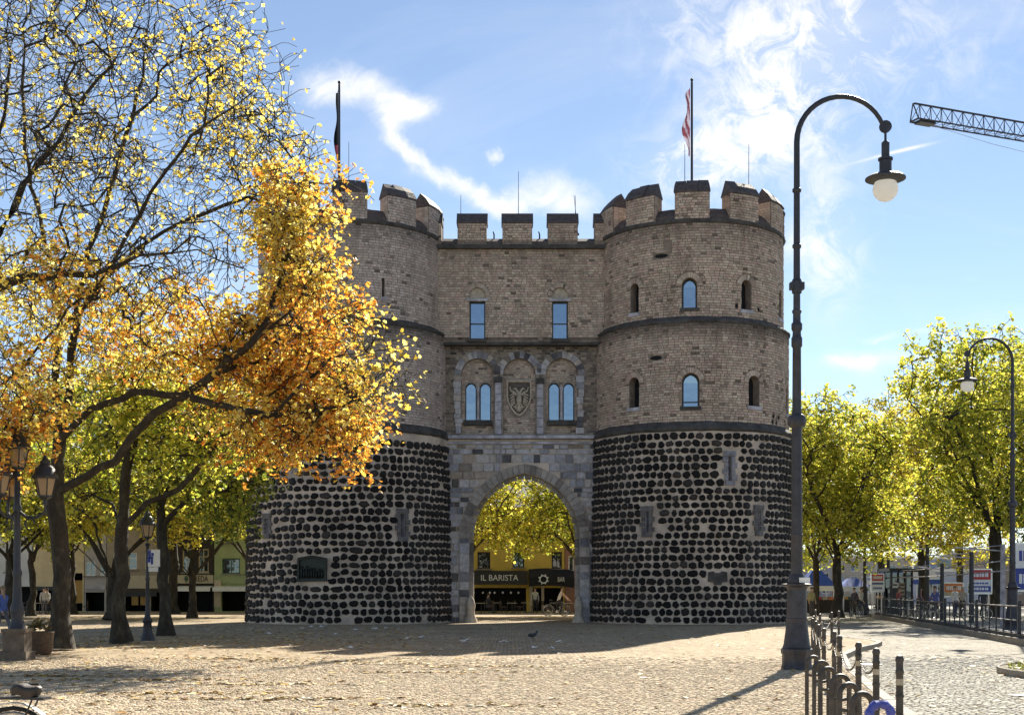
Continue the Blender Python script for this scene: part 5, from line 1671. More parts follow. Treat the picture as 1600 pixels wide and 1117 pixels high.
# ------------------------------------------------------------------ street lamps
def street_lamp(label):
    """tall bow lamp, built about its base with the bow towards +X"""
    t = thing('street_lamp', label, 'street lamp', (0, 0, 0), 'tall bow lamps')
    s = 1 / 76.9
    def pr(*l): return [(r * s, (1045 - y) * s) for r, y in l]
    b_ = MB()
    b_.lathe(pr((24.5, 1046), (24.5, 1040), (23, 1038), (23, 1022), (25, 1019), (25, 1013), (22.5, 1011)), 8, rot=PI / 8)
    b_.lathe(pr((22.5, 1011), (20.5, 1005), (17.8, 985), (16.4, 972), (16.4, 969), (17, 968), (17, 966), (16, 965), (15.6, 940), (15.2, 920)), 16)
    b_.build('pedestal', M['irongrey'], t, smooth=35)
    b_ = MB(); b_.lathe(pr((15.2, 921), (17, 917), (22.5, 914.5), (23, 912), (14, 911), (14.5, 905), (12, 899), (10.5, 897)), 16); b_.build('collar', M['irongrey'], t, smooth=35)
    b_ = MB()
    b_.lathe(pr((9.6, 898), (8.8, 840), (9.8, 838), (9.8, 835), (8.6, 834), (8.1, 670), (13, 667), (14.5, 664), (14.5, 654), (12, 650), (8, 648), (7.2, 640), (6.6, 545), (8.6, 542), (8.6, 530), (7, 527), (6.4, 520), (8.5, 516), (8.6, 508), (6.2, 505), (6.0, 492), (7.4, 490), (7.4, 487), (5.6, 485), (5.4, 455)), 12)
    b_.build('shaft', M['irongrey'], t, smooth=40)
    b_ = MB(); b_.box((0, 0, (1045 - 449) * s), (22 * s, 12 * s, 11 * s)); b_.lathe(pr((7.5, 460), (8, 456), (8, 442), (6.5, 438)), 12); b_.build('bracket', M['iron'], t)
    b_ = MB()
    cx_, cy_ = 69.5, 1045 - 225.0
    pts = [(0, 0, (1045 - 455) * s), (0, 0, (1045 - 400) * s), (0, 0, (1045 - 300) * s)]
    rad = [5.4 * s, 5.1 * s, 4.8 * s]
    for k in range(19):
        a = PI - k * (PI * 0.93) / 18
        pts.append(((cx_ + 69.5 * math.cos(a)) * s, 0, (cy_ + 71 * math.sin(a)) * s)); rad.append((4.6 - 1.4 * k / 18) * s)
    b_.tube(pts, rad, 10)
    for y in (387, 300): b_.lathe(pr((5, y + 4), (7, y + 2), (7, y - 2), (5, y - 4)), 10)
    b_.build('bow', M['iron'], t, smooth=40)
    hxx = 138 * s
    b_ = MB(); zc = (1045 - 201) * s
    b_.prism([(hxx + 9.5 * s * math.cos(2 * PI * k / 14), -.035, zc + 9.5 * s * math.sin(2 * PI * k / 14)) for k in range(14)], [(hxx + 9.5 * s * math.cos(2 * PI * k / 14), .035, zc + 9.5 * s * math.sin(2 * PI * k / 14)) for k in range(14)])
    b_.lathe(pr((2, 226), (2, 205)), 8, (hxx, 0, 0))
    b_.build('scroll', M['irongrey'], t)
    b_ = MB(); b_.lathe(pr((9.5, 276), (9.5, 254), (11.5, 253), (11.5, 250), (6.2, 249), (6.2, 226), (3, 223)), 14, (hxx, 0, 0)); b_.build('lamp_housing', M['irongrey'], t, smooth=35)
    b_ = MB(); b_.lathe(pr((21, 287), (31, 283), (31, 281), (26, 277.5), (10, 274.5), (9, 276), (20, 281)), 24, (hxx, 0, 0)); b_.build('lamp_hood', M['iron'], t, smooth=35)
    b_ = MB(); b_.lathe([(19.5 * s * math.cos(a), (1045 - 298 + 19.5 * math.sin(a)) * s) for a in np.linspace(-PI / 2 + .03, PI / 2 * .72, 14)], 22, (hxx, 0, 0)); b_.build('lamp_globe', M['milk'], t, smooth=80)
    return t
lamp = street_lamp('tall grey bow lamp with white globe standing in front of the right tower')
LY = GY(1045.5)
lamp.location = ((1245 - 800) / FPX * LY, LY, 0)
y_ = GY(985); dup(lamp, ((1582 - 800) / FPX * y_, y_, 0), PI, 1, 'bow lamp behind the fence at the right, its globe before the broad tree')
y_ = GY(960); dup(lamp, ((1351 - 800) / FPX * y_, y_, 0), PI, .98, 'most distant bow lamp, half lost in the trees right of the tall lamp')
b_ = MB(); b_.box((lamp.location.x + .11, LY - .215, (1045 - 906) / 76.9), (.22, .012, .1), rz=.05); b_.build('sticker', M['white'], None)
bpy.data.objects['sticker'].parent = lamp; bpy.data.objects['sticker'].matrix_parent_inverse = Matrix.Translation(lamp.location).inverted()

def lantern_parts(t, x, y, z, k=1.0):
    """old glass lantern hung with its foot at z; parts go under t"""
    b_ = MB()
    b_.lathe([(.14 * k, 0), (.16 * k, .03 * k), (.25 * k, .42 * k), (.24 * k, .42 * k), (.15 * k, .04 * k)], 6, (x, y, z)); b_.build('lantern_glass', M['lantern'], t)
    b_ = MB()
    for q in range(6):
        a = 2 * PI * q / 6
        b_.tube([(x + .165 * k * math.cos(a), y + .165 * k * math.sin(a), z + .0), (x + .265 * k * math.cos(a), y + .265 * k * math.sin(a), z + .44 * k)], .016 * k, 4)
    b_.lathe([(.05 * k, -.2 * k), (.05 * k, -.1 * k), (.17 * k, -.03 * k), (.17 * k, .01 * k)], 8, (x, y, z))
    b_.build('lantern_frame', M['iron'], t)
    b_ = MB(); b_.lathe([(.32 * k, .42 * k), (.33 * k, .47 * k), (.26 * k, .56 * k), (.24 * k, .66 * k), (.16 * k, .74 * k), (.12 * k, .78 * k), (.13 * k, .84 * k), (.07 * k, .9 * k), (.03 * k, .99 * k)], 10, (x, y, z)); b_.build('lantern_roof', M['iron'], t, smooth=35)

def candelabra():
    y = 31.0; x = P(27, 0, y).x
    t = thing('lantern_post', 'ornate cast iron post with four glass lanterns at the left edge', 'lantern post', (x, y, 0))
    b_ = MB(); b_.box((x, y, .10), (.62, .62, .2)); b_.box((x, y, .42), (.5, .5, .44)); b_.box((x, y, .68), (.56, .56, .08)); b_.build('pedestal', plain('worn_pedestal', (.16, .12, .085), .85, 0, .4, 6, .4), t)
    b_ = MB(); b_.lathe([(.2, .72), (.17, .8), (.13, .95), (.16, 1.1), (.16, 1.2), (.11, 1.35), (.09, 1.9), (.115, 2.0), (.085, 2.1), (.075, 3.4), (.11, 3.5), (.075, 3.6), (.06, 4.3)], 12, (x, y, 0)); b_.build('post', M['iron'], t, smooth=40)
    lantern_parts(t, x, y, 4.42, 1.0)
    for a in (0.15, 2.25, 4.4):
        dx, dy = math.cos(a) * .62, math.sin(a) * .62
        b_ = MB()
        b_.tube([(x, y, 3.45), (x + dx * .3, y + dy * .3, 3.30), (x + dx * .7, y + dy * .7, 3.28), (x + dx, y + dy, 3.42), (x + dx, y + dy, 3.62)], [.04, .035, .035, .035, .03], 7)
        b_.tube([(x + dx * (.45 + .16 * math.cos(q)), y + dy * (.45 + .16 * math.cos(q)), 3.13 + .13 * math.sin(q)) for q in np.linspace(0, 5.2, 10)], .02, 5)
        b_.build('arm', M['iron'], t, smooth=40)
        lantern_parts(t, x + dx, y + dy, 3.78, .95)
candelabra()
def small_lantern():
    y = 43.0; x = P(230.5, 0, y).x
    t = thing('lantern_post', 'slim iron post with a single green lantern between two trunks', 'lantern post', (x, y, 0))
    b_ = MB(); b_.lathe([(.24, 0), (.22, .1), (.16, .25), (.13, .55), (.17, .62), (.1, .75), (.07, .95), (.06, 1.9), (.08, 1.95), (.055, 2.05), (.05, 3.0), (.09, 3.06), (.05, 3.12)], 12, (x, y, 0)); b_.build('post', M['iron'], t, smooth=40)
    lantern_parts(t, x, y, 3.32, .85)
    s = thing('parking_sign', 'white and blue sign fixed to the slim lantern post', 'sign', (x, y, 2.3))
    b_ = MB(); b_.box((x + .22, y - .05, 2.63), (.38, .03, .55)); b_.box((x + .2, y - .05, 2.27), (.3, .03, .14)); b_.build('plate', M['white'], s)
    b_ = MB()
    for u, v, a, c in ((-.10, .16, .09, .2), (.0, .12, .08, .1), (-.12, -.06, .1, .16), (-.02, -.1, .07, .2), (-.06, .02, .16, .08)):
        b_.box((x + .18 + u, y - .07, 2.63 + v), (a, .008, c))
    b_.build('pictogram', M['blue'], s)
    b_ = MB(); b_.tube([(x, y, 2.8), (x + .2, y - .03, 2.8)], .015, 5); b_.tube([(x, y, 2.45), (x + .2, y - .03, 2.45)], .015, 5); b_.build('bracket', M['iron'], s)
small_lantern()

# ------------------------------------------------------------------ bollards, chains, hairpin stands along the kerb
def bollard(h=0.92):
    t = thing('bollard', 'b', 'bollard', (0, 0, 0), 'bollards along the kerb')
    b_ = MB(); b_.lathe([(.048, 0), (.046, .1), (.040, .12), (.038, .58), (.038, .74), (.044, .75), (.044, .78), (.038, .79), (.038, .87), (.045, .875), (.045, .9), (.03, .93), (.01, .94)], 12); b_.build('post', M['rust'], t, smooth=35)
    b_ = MB(); b_.lathe([(.0395, .63), (.0395, .695)], 12); b_.build('reflector_band', M['beige'], t)
    for z in (.50, .22):
        b_ = MB(); b_.lathe([(.04, z), (.045, z + .01), (.045, z + .03), (.04, z + .04)], 12); b_.build('ring', M['rust'], t, smooth=35)
    return t
bol = bollard()
ordn = ['nearest', 'second', 'third', 'fourth', 'fifth', 'sixth', 'seventh', 'eighth', 'ninth', 'tenth', 'eleventh', 'twelfth', 'thirteenth', 'fourteenth']
row = [(3.98, 13.8), (4.2, 15.5), (4.46, 17.3), (4.85, 19.9), (5.25, 21.9), (5.5, 23.7), (6.0, 26.3), (6.6, 29.2), (7.2, 32.2), (7.9, 35.2), (8.8, 38.4), (9.8, 41.2), (10.6, 43.6), (10.5, 46.5)]
for k, (x, y) in enumerate(row):
    lb = '%s brown steel bollard of the chained row by the road' % ordn[k] + (' from the camera' if k else ' to the camera')
    if k == 0: bol.location = (x, y, 0); bol['label'] = lb
    else: dup(bol, (x, y, 0), rng.uniform(0, 6), 1, lb)
def chain(a, b, sag=.20, z=.80):
    a = Vector((a[0], a[1], z)); b = Vector((b[0], b[1], z))
    L = (b - a).length; n = max(14, int(L / .05))
    mb = MB()
    pts = []
    for k in range(n + 1):
        t = k / n; p = a.lerp(b, t); p.z -= sag * L / 1.8 * 4 * t * (1 - t); pts.append(p)
    for k in range(n):
        p, q = pts[k], pts[k + 1]; c = (p + q) / 2; d = (q - p).normalized()
        s1 = d.orthogonal().normalized(); s2 = d.cross(s1)
        u = s1 if k % 2 else s2
        hl, hw = (q - p).length * .68, .014
        ring = [c + d * hl * math.cos(2 * PI * i / 6) + u * hw * math.sin(2 * PI * i / 6) for i in range(7)]
        mb.tube(ring, .006, 4, caps=False)
    return mb.build('chain', M['rust'])
for k in range(1, len(row) - 1):
    o = chain(row[k], row[k + 1])
    tag(o, 'sagging chain between the %s and %s bollards from the camera' % (ordn[k], ordn[k + 1]), 'chain', 'chains between the bollards')
def hairpin():
    t = thing('bike_stand', 'h', 'bike stand', (0, 0, 0), 'hairpin bike stands')
    w_ = .085; b_ = MB()
    pts = [(-w_, 0, 0), (-w_, 0, .4), (-w_, 0, .72)] + [(-w_ * math.cos(PI * k / 10), 0, .74 + w_ * math.sin(PI * k / 10)) for k in range(11)] + [(w_, 0, .72), (w_, 0, .4), (w_, 0, 0)]
    b_.tube(pts, .024, 8); b_.build('frame', M['rust'], t, smooth=40)
    b_ = MB(); b_.tube([(-w_, 0, .62), (0, 0, .605), (w_, 0, .62)], .017, 6); b_.build('crossbar', M['rust'], t, smooth=40)
    return t
hp = hairpin()
hrow = [(2.52, 9.2), (2.63, 10.1), (2.78, 11.1), (2.98, 12.2), (3.15, 13.4), (3.36, 14.6), (3.52, 15.7)]
for k, (x, y) in enumerate(hrow):
    lb = 'worn steel hairpin bike stand, ' + ('nearest to the camera, with a blue wrap on its top' if k == 0 else '%s from the camera in the row' % ordn[k])
    if k == 0: hp.location = (x, y, 0); hp['label'] = lb; hp.rotation_euler = (0, 0, .25)
    else: dup(hp, (x, y, 0), .25 + rng.uniform(-.1, .1), 1, lb)
b_ = MB(); b_.tube([(2.52 - .085 * math.cos(t) * math.cos(.25), 9.2 - .085 * math.cos(t) * math.sin(.25), .74 + .085 * math.sin(t)) for t in np.linspace(0.0, PI, 12)], [.031 + .005 * math.sin(k * 2.1) for k in range(12)], 9)
tag(b_.build('blue_wrap', plain('blue_plastic', (.08, .10, .42), .4, 0, .3, 40)), 'blue plastic wrapped round the top of the nearest bike stand', 'wrap')

# parked bicycle at the lower left corner
def bicycle(name, label, x, y, rz, k=1.0, colour='iron', group=None):
    t = thing(name, label, 'bicycle', (x, y, 0), group)
    t.rotation_euler = (0, 0, rz); t.scale = (k,) * 3
    t_inv = Matrix.Identity(4); ROOTM.pop(t.name)
    r = .34
    for cx_, nm in ((-.52, 'rear'), (.52, 'front')):
        b_ = MB(); b_.tube([(cx_ + r * math.cos(2 * PI * q / 24), 0, r + r * math.sin(2 * PI * q / 24)) for q in range(25)], .02, 6); wh = b_.build('wheel', M['rubber'], t, smooth=60)
        b_ = MB(); b_.tube([(cx_ + (r - .035) * math.cos(2 * PI * q / 24), 0, r + (r - .035) * math.sin(2 * PI * q / 24)) for q in range(25)], .013, 5)
        for q in range(12):
            a = 2 * PI * q / 12; b_.tube([(cx_, 0, r), (cx_ + (r - .04) * math.cos(a), 0, r + (r - .04) * math.sin(a))], .003, 3)
        b_.lathe([(.02, -.04), (.03, 0), (.02, .04)], 6, (cx_, 0, r))
        b_.build('rim', M['steel'], wh)
        b_ = MB(); pts = [(cx_ + (r + .04) * math.cos(a), r + (r + .04) * math.sin(a)) for a in np.linspace(.5, 3.3, 12)]
        for (p, q) in zip(pts[:-1], pts[1:]): b_.prism([(p[0], -.03, p[1]), (q[0], -.03, q[1]), (q[0], -.03, q[1] + .008), (p[0], -.03, p[1] + .008)], [(p[0], .03, p[1]), (q[0], .03, q[1]), (q[0], .03, q[1] + .008), (p[0], .03, p[1] + .008)])
        b_.build('mudguard', M['white'] if name == 'bicycle' else M['iron'], t)
    b_ = MB(); F_ = [(-.52, 0, r), (-.08, 0, .30), (.40, 0, .78), (-.20, 0, .74)]
    for a, c in ((0, 1), (1, 2), (2, 3), (3, 1), (0, 3)): b_.tube([F_[a], F_[c]], .017, 6)
    b_.tube([(.38, 0, .92), (.40, 0, .78), (.52, 0, r)], .018, 6); b_.tube([(-.20, 0, .74), (-.235, 0, .92)], .014, 6)
    b_.build('frame', M[colour], t)
    b_ = MB(); b_.prism([(-.38, -.09, .93), (-.10, -.03, .94), (-.10, .03, .94), (-.38, .09, .93)], [(-.38, -.09, .985), (-.08, -.025, .965), (-.08, .025, .965), (-.38, .09, .985)]); b_.build('saddle', M['black'], t)
    b_ = MB(); b_.tube([(.30, -.29, .98), (.40, -.12, 1.02), (.38, 0, 1.0), (.40, .12, 1.02), (.30, .29, .98)], .014, 6); b_.tube([(.38, 0, .9), (.38, 0, 1.0)], .016, 6); b_.build('handlebar', M['iron'], t)
    b_ = MB(); b_.box((-.62, 0, .76), (.36, .13, .02)); b_.tube([(-.52, .05, r), (-.7, .05, .75)], .008, 4); b_.tube([(-.52, -.05, r), (-.7, -.05, .75)], .008, 4); b_.build('carrier', M['iron'], t)
    b_ = MB(); b_.lathe([(.09, -.006), (.09, .006)], 14, (0, 0, 0)); b_.v = [(v[0] - .08, v[2] - .03, v[1] + .30) for v in b_.v]; b_.tube([(-.08, -.06, .30), (.02, -.06, .18)], .012, 5); b_.build('crank', M['steel'], t)
    return t
bk = bicycle('bicycle', 'parked bicycle with dark saddle and white mudguard cut off by the lower left corner', -4.42, 10.6, R(172))
bag = MB(); bag.lathe([(.05, -.065), (.098, -.055), (.108, -.01), (.112, .03), (.098, .062), (.06, .078), (.02, .082)], 14); bag.v = [(v[0] * 1.15, v[1] * .8, v[2] * .62 + .016 * v[0] * 3 + .012 * math.sin(v[0] * 40)) for v in bag.v]; bag.tube([(-.12, -.02, .0), (-.06, -.085, .045), (.06, -.085, .04), (.12, -.02, .0)], .009, 5)
o = bag.build('pannier_bag', plain('brown_leather', (.055, .042, .033), .6, 0, .35, 14, .2), smooth=50); o.location = (-3.80, 10.51, .815); o.rotation_euler = (0, 0, R(172)); tag(o, 'brown bag on the carrier of the corner bicycle', 'bag')
# planter tub beside the lantern post
b_ = MB(); b_.lathe([(.26, 0), (.31, .1), (.34, .5), (.36, .56), (.33, .58), (.3, .52)], 14, (0, 0, 0)); p_ = P(62, 0, 33.5)
pt_ = thing('planter_tub', 'dark brown tub between the lantern post and the big trunk', 'planter', (p_.x, 33.5, 0)); ROOTM.pop(pt_.name)
b_.build('tub', M['wood'], pt_, smooth=40)
b_ = MB()
for k in range(90):
    a, e = rng.uniform(0, 6.28), rng.uniform(.2, 1.4); q = Vector((math.cos(a) * math.cos(e), math.sin(a) * math.cos(e), math.sin(e))) * rng.uniform(.15, .36); c = q + Vector((0, 0, .55)); u = Vector((rng.gauss(0, 1), rng.gauss(0, 1), rng.gauss(0, 1))).normalized() * .06; v = u.orthogonal().normalized() * .04
    b_.add([c - u, c + v, c + u, c - v], [(0, 1, 2, 3)], 0, rng.choice([(.10, .10, .05), (.16, .12, .05), (.2, .15, .07)]))
tag(b_.build('foliage', M['leaf'], pt_), kind='stuff')
# ------------------------------------------------------------------ tram stop, fence and stalls on the right
FD = (FEN1 - FEN0).normalized(); FN = Vector((FD.y, -FD.x, 0))
plat = sheet('platform', [tuple(p)[:2] for p in (FEN0 - FD * 3 - FN * .25, FEN1 - FN * .25, FEN1 + FD * 45 - FN * .25, FEN1 + FD * 45 + FN * 60, FEN0 - FD * 3 + FN * 60)], 0.06, M['ground'], thick=0.22)
def kerb_line(a, b, parent):
    kerb_stones([tuple(a)[:2], tuple(b)[:2]], parent, .14, .085, -.124, -1)
kerb_line(FEN0 - FD * 3 - FN * .27, FEN1 - FN * .27, plat)
fence = thing('platform_fence', 'dark iron railing along the tram platform at the right', 'fence', tuple(FEN0))
Lf = (FEN1 - FEN0).length
npst = int(Lf / 1.25)
for k in range(npst + 1):
    p = FEN0 + FD * (Lf * k / npst)
    big = k % 6 == 0
    b_ = MB(); b_.box((p.x, p.y, .06 + (.60 if big else .53)), ((.11, .11, 1.2) if big else (.045, .045, 1.06)), math.atan2(FD.y, FD.x)); b_.build('post', M['iron'], fence)
for z, r_ in ((1.08, .03), (.62, .018), (.22, .018)):
    for k in range(0, npst, 6):
        a, b = FEN0 + FD * (Lf * k / npst), FEN0 + FD * (Lf * min(npst, k + 6) / npst)
        b_ = MB(); b_.tube([(a.x, a.y, z), (b.x, b.y, z)], r_, 6); b_.build('rail', M['rust'] if z > 1 else M['iron'], fence)
b_ = MB(); a, b = FEN0 - FN * .02, FEN1 - FN * .02
b_.prism([(a.x - .09, a.y, .06), (a.x + .09, a.y, .06), (a.x + .09, a.y, .20), (a.x - .09, a.y, .20)], [(b.x - .09, b.y, .06), (b.x + .09, b.y, .06), (b.x + .09, b.y, .20), (b.x - .09, b.y, .20)]); b_.build('plinth', M['darkstone'], fence)

def board(name, label, px0, px1, py0, py1, y, bands, foot=True):
    """advertising board: coloured bands from the top, on two posts"""
    x0, x1 = (px0 - 800) / FPX * y, (px1 - 800) / FPX * y
    z1, z0 = EYE + (HZ - py0) / FPX * y, EYE + (HZ - py1) / FPX * y
    t = thing(name, label, 'sign', ((x0 + x1) / 2, y, 0))
    b_ = MB(); b_.box(((x0 + x1) / 2, y, (z0 + z1) / 2), (x1 - x0, .08, z1 - z0)); b_.build('panel', M['white'], t)
    b_ = MB()
    for k in range(4):
        xx = x0 if k < 2 else 0
    for (a, b, c, d) in (((x0 + x1) / 2, z1 + .03, x1 - x0 + .1, .06), ((x0 + x1) / 2, z0 - .03, x1 - x0 + .1, .06), (x0 - .03, (z0 + z1) / 2, .06, z1 - z0), (x1 + .03, (z0 + z1) / 2, .06, z1 - z0)):
        b_.box((a, y, b), (c, .12, d))
    b_.build('frame', M['steel'], t)
    for zt, zb, col, marks in bands:
        za, zb2 = z1 - (z1 - z0) * zt, z1 - (z1 - z0) * zb
        b_ = MB(); b_.box(((x0 + x1) / 2, y - .05, (za + zb2) / 2), ((x1 - x0) * .96, .012, za - zb2)); pn = b_.build('printed_band', M[col], t)
        if marks:
            b_ = MB(); q = x0 + (x1 - x0) * .12
            r = random.Random(int(px0))
            while q < x1 - (x1 - x0) * .14:
                wd = (x1 - x0) * r.uniform(.04, .12); b_.box((q + wd / 2, y - .06, (za + zb2) / 2), (wd, .006, (za - zb2) * .45)); q += wd * 1.35
            b_.build('print', M[marks], pn)
    if foot:
        for xx in (x0 + .1, x1 - .1):
            b_ = MB(); b_.tube([(xx, y + .02, 0), (xx, y + .02, z0)], .035, 6); b_.build('leg', M['steel'], t)
    return t
three = [(0.0, .42, 'red', 'white'), (.50, .66, 'white', 'blue'), (.70, .94, 'blue', 'white')]
board('notice_board', 'red white and blue notice board at the fence before the broad forked tree', 1517, 1548, 890, 926, 66, three)
board('notice_board', 'small red and white notice board left of the tram shelter', 1362, 1380, 897, 923, 82, [(0, .38, 'red', 'white'), (.5, .6, 'blue', None), (.7, .95, 'white', 'blue')])
board('blue_board', 'blue and white timetable board cut by the right edge', 1585, 1640, 850, 922, 57, [(0, .5, 'white', 'blue'), (.52, .98, 'blue', 'white')])
board('orange_banner', 'orange poster panel behind the fence, between two masts', 1475, 1504, 911, 931, 90, [(.02, .7, 'orange', 'white'), (.72, .97, 'beige', None)])

def shelter():
    y = 84.0; x0, x1 = (1393 - 800) / FPX * y, (1437 - 800) / FPX * y; z = EYE + (HZ - 905) / FPX * y; zc = z + .5
    t = thing('tram_shelter', 'dark glazed tram shelter with posters beside the platform fence', 'shelter', ((x0 + x1) / 2, y, 0))
    for xx in (x0, (x0 + x1) / 2, x1):
        for yy in (y, y + 1.6):
            b_ = MB(); b_.box((xx, yy, zc / 2), (.1, .1, zc)); b_.build('post', M['iron'], t)
    b_ = MB(); b_.box(((x0 + x1) / 2, y + .8, zc + .1), (x1 - x0 + .5, 2.4, .2)); b_.build('roof', M['iron'], t)
    b_ = MB(); b_.box(((x0 + x1) / 2, y + 1.65, zc / 2 + .2), (x1 - x0 - .1, .03, zc - .5)); b_.build('glass_wall', M['farpane'], t)
    for xx, m in (((x0 * .62 + x1 * .38), 'white'), ((x0 * .36 + x1 * .64), 'beige')):
        b_ = MB(); b_.box((xx, y + 1.55, 1.55), (.42, .06, 1.1)); ps = b_.build('poster', M[m], t)
        b_ = MB()
        for k in range(4): b_.box((xx + rng.uniform(-.04, .04), y + 1.51, 1.95 - .24 * k), (.28, .006, .10))
        b_.build('print', M['iron'], ps)
    b_ = MB(); b_.box(((x0 + x1) / 2, y + 1.2, .52), (x1 - x0 - .5, .4, .06)); b_.build('bench', M['steel'], t)
    b_ = MB(); b_.box((x0 + .32, y + .2, .9), (.5, .4, 1.68)); b_.build('ticket_machine', M['iron'], t)
shelter()
# catenary masts and wires
for px_, top_, y_, lb in ((1388, 845, 90, 'slim dark catenary mast left of the tram shelter'), (1449, 850, 78, 'dark mast just right of the tram shelter'), (1472, 880, 71, 'dark mast behind the fence left of the orange panel'), (1518, 862, 64, 'dark mast beside the red white and blue board'), (1567, 850, 58, 'pale mast right of the broad forked tree')):
    x_ = (px_ - 800) / FPX * y_; zt = EYE + (HZ - top_) / FPX * y_
    t = thing('catenary_mast', lb, 'mast', (x_, y_, 0.06))
    b_ = MB(); b_.tube([(x_, y_, .06), (x_, y_, zt)], [.13, .10], 8); b_.build('pole', M['iron'] if px_ < 1560 else M['stone'], t)
    b_ = MB(); b_.tube([(x_ + .1, y_, zt - .3), (x_ - 2.2, y_ - .3, zt - .15)], .03, 5); b_.tube([(x_, y_, zt - .05), (x_ - 1.6, y_ - .2, zt - .18)], .018, 4); b_.build('bracket_arm', M['stone'], t)
for a, b, lb in (((1340, 893, 100), (1640, 866, 54), 'upper'), ((1340, 901, 100), (1640, 884, 54), 'lower')):
    pa, pb = P(*a), P(*b)
    b_ = MB(); b_.tube([pa.lerp(pb, k / 12) - Vector((0, 0, .5 * 4 * (k / 12) * (1 - k / 12) * .4)) for k in range(13)], .03, 4)
    tag(b_.build('overhead_wire', M['stone']), '%s overhead wire running above the tram platform' % lb, 'wire')

def stall(label, px0, px1, py, y, mat, top=1.0, sides=True):
    x0, x1 = (px0 - 800) / FPX * y, (px1 - 800) / FPX * y; z = EYE + (HZ - py) / FPX * y
    t = thing('market_stall', label, 'market stall', ((x0 + x1) / 2, y, 0), 'market stalls beyond the square')
    xm = (x0 + x1) / 2
    b_ = MB()
    ring = [(x0, y), (x1, y), (x1, y + 3), (x0, y + 3)]
    for k in range(4):
        a, b = ring[k], ring[(k + 1) % 4]
        b_.add([(a[0], a[1], z), (b[0], b[1], z), ((xm + b[0] * .25 - xm * .25), y + 1.5 + (b[1] - y - 1.5) * .25, z + top), ((xm + a[0] * .25 - xm * .25), y + 1.5 + (a[1] - y - 1.5) * .25, z + top)], [(0, 1, 2, 3)])
    b_.add([(xm + (p[0] - xm) * .25, y + 1.5 + (p[1] - y - 1.5) * .25, z + top) for p in ring], [(0, 1, 2, 3)])
    b_.build('canopy', M[mat], t)
    b_ = MB()
    for k in range(4):
        a, b = ring[k], ring[(k + 1) % 4]
        b_.add([(a[0], a[1], z), (b[0], b[1], z), (b[0], b[1], z - .35), (a[0], a[1], z - .35)], [(0, 1, 2, 3)])
    b_.build('valance', M['white'] if mat != 'white' else M['bluecanvas'], t)
    for p in ring:
        b_ = MB(); b_.tube([(p[0], p[1], 0), (p[0], p[1], z)], .035, 6); b_.build('pole', M['steel'], t)
    b_ = MB(); b_.box((xm, y + .8, .5), (x1 - x0 - .3, .8, .9)); b_.build('counter', M['timber'], t)
    for k in range(5):
        b_ = MB(); b_.box((x0 + .3 + (x1 - x0 - .6) * k / 4, y + .7, 1.05), ((x1 - x0) / 7, .5, .2)); b_.build('tray', M[('warm', 'greenframe', 'red', 'beige', 'orange')[k]], t)
stall('blue canopied stall just right of the tall lamp post', 1256, 1308, 915, 92, 'bluecanvas', 1.1)
stall('pale blue striped stall between the lamp post tree and the notice board', 1318, 1362, 916, 96, 'bluecanvas', .6)
stall('white stall with blue valance left of the orange panel', 1436, 1470, 905, 104, 'white', 1.2)
stall('long blue stall behind the tram shelter', 1372, 1432, 906, 108, 'bluecanvas', .9)
# buildings closing the view on the right
def block(name, label, px0, px1, top, y, col, depth=14, rows=2, n=6, extra=None, wing=None):
    x0, x1 = (px0 - 800) / FPX * y, (px1 - 800) / FPX * y; z1 = EYE + (HZ - top) / FPX * y
    F = flat(0, y)
    t = thing(name, label, 'building', ((x0 + x1) / 2, y, 0))
    W = []
    for j in range(rows):
        for k in range(n):
            wx = (x1 - x0) / n
            W.append(op(x0 + wx * (k + .5), 1.2 + (z1 - 1.4) * j / rows, wx * .6, (z1 - 1.4) / rows * .58, 'flat', .2, 0))
    mb = MB(); core(mb, F, x0, x1, 0, z1, W, 9, 9, 0)
    for o in W: cut(mb, F, o, 0, 0, 1)
    mb.add([(x0, y, 0), (x0, y + depth, 0), (x0, y + depth, z1), (x0, y, z1), (x1, y, 0), (x1, y + depth, 0), (x1, y + depth, z1), (x1, y, z1)], [(0, 1, 2, 3), (7, 6, 5, 4), (1, 5, 6, 2), (3, 7, 6, 2)], 0)
    mb.build('wall', [plain(name + '_facade', col, .8, 0, .12, 1), M['void']], t)
    for o in W:
        fr, pn = pane_parts(F, o, t, M['white'], M['farpane'], .09, [(o['sc'], o['z0'], o['sc'], o['z0'] + o['h'])], 'window', 'pane'); par(pn, fr)
    b_ = MB(); b_.box(((x0 + x1) / 2, y + depth / 2, z1 + .15), (x1 - x0 + .5, depth + .5, .3)); b_.build('roof_edge', M['white'], t)
    if extra:
        a, c, d = extra
        xa, xb = (a - 800) / FPX * y, (c - 800) / FPX * y; zt = EYE + (HZ - d) / FPX * y
        b_ = MB(); b_.box(((xa + xb) / 2, y + depth * .5, (z1 + .3 + zt) / 2), (xb - xa, depth * .6, zt - z1 - .3)); b_.build('roof_storey', plain(name + '_storey', (.16, .2, .34), .6, 0, .2), t)
        b_ = MB(); b_.box(((xa + xb) / 2, y + depth * .5, zt + .12), (xb - xa + .6, depth * .6 + .6, .24)); b_.build('roof_edge', M['white'], t)
        b_ = MB(); b_.box(((xa + xb) / 2, y + depth * .2 - .03, (z1 + zt) / 2 + .1), ((xb - xa) * .85, .05, (zt - z1) * .5)); b_.build('window_strip', M['farpane'], t)
block('pale_building', 'pale blue low building with a raised top storey behind the fence', 1430, 1540, 893, 140, (.42, .46, .58), rows=1, n=7, extra=(1478, 1500, 872))
block('grey_block', 'grey office block closing the street beside the right tower', 1180, 1300, 862, 160, (.36, .35, .36), rows=3, n=6)
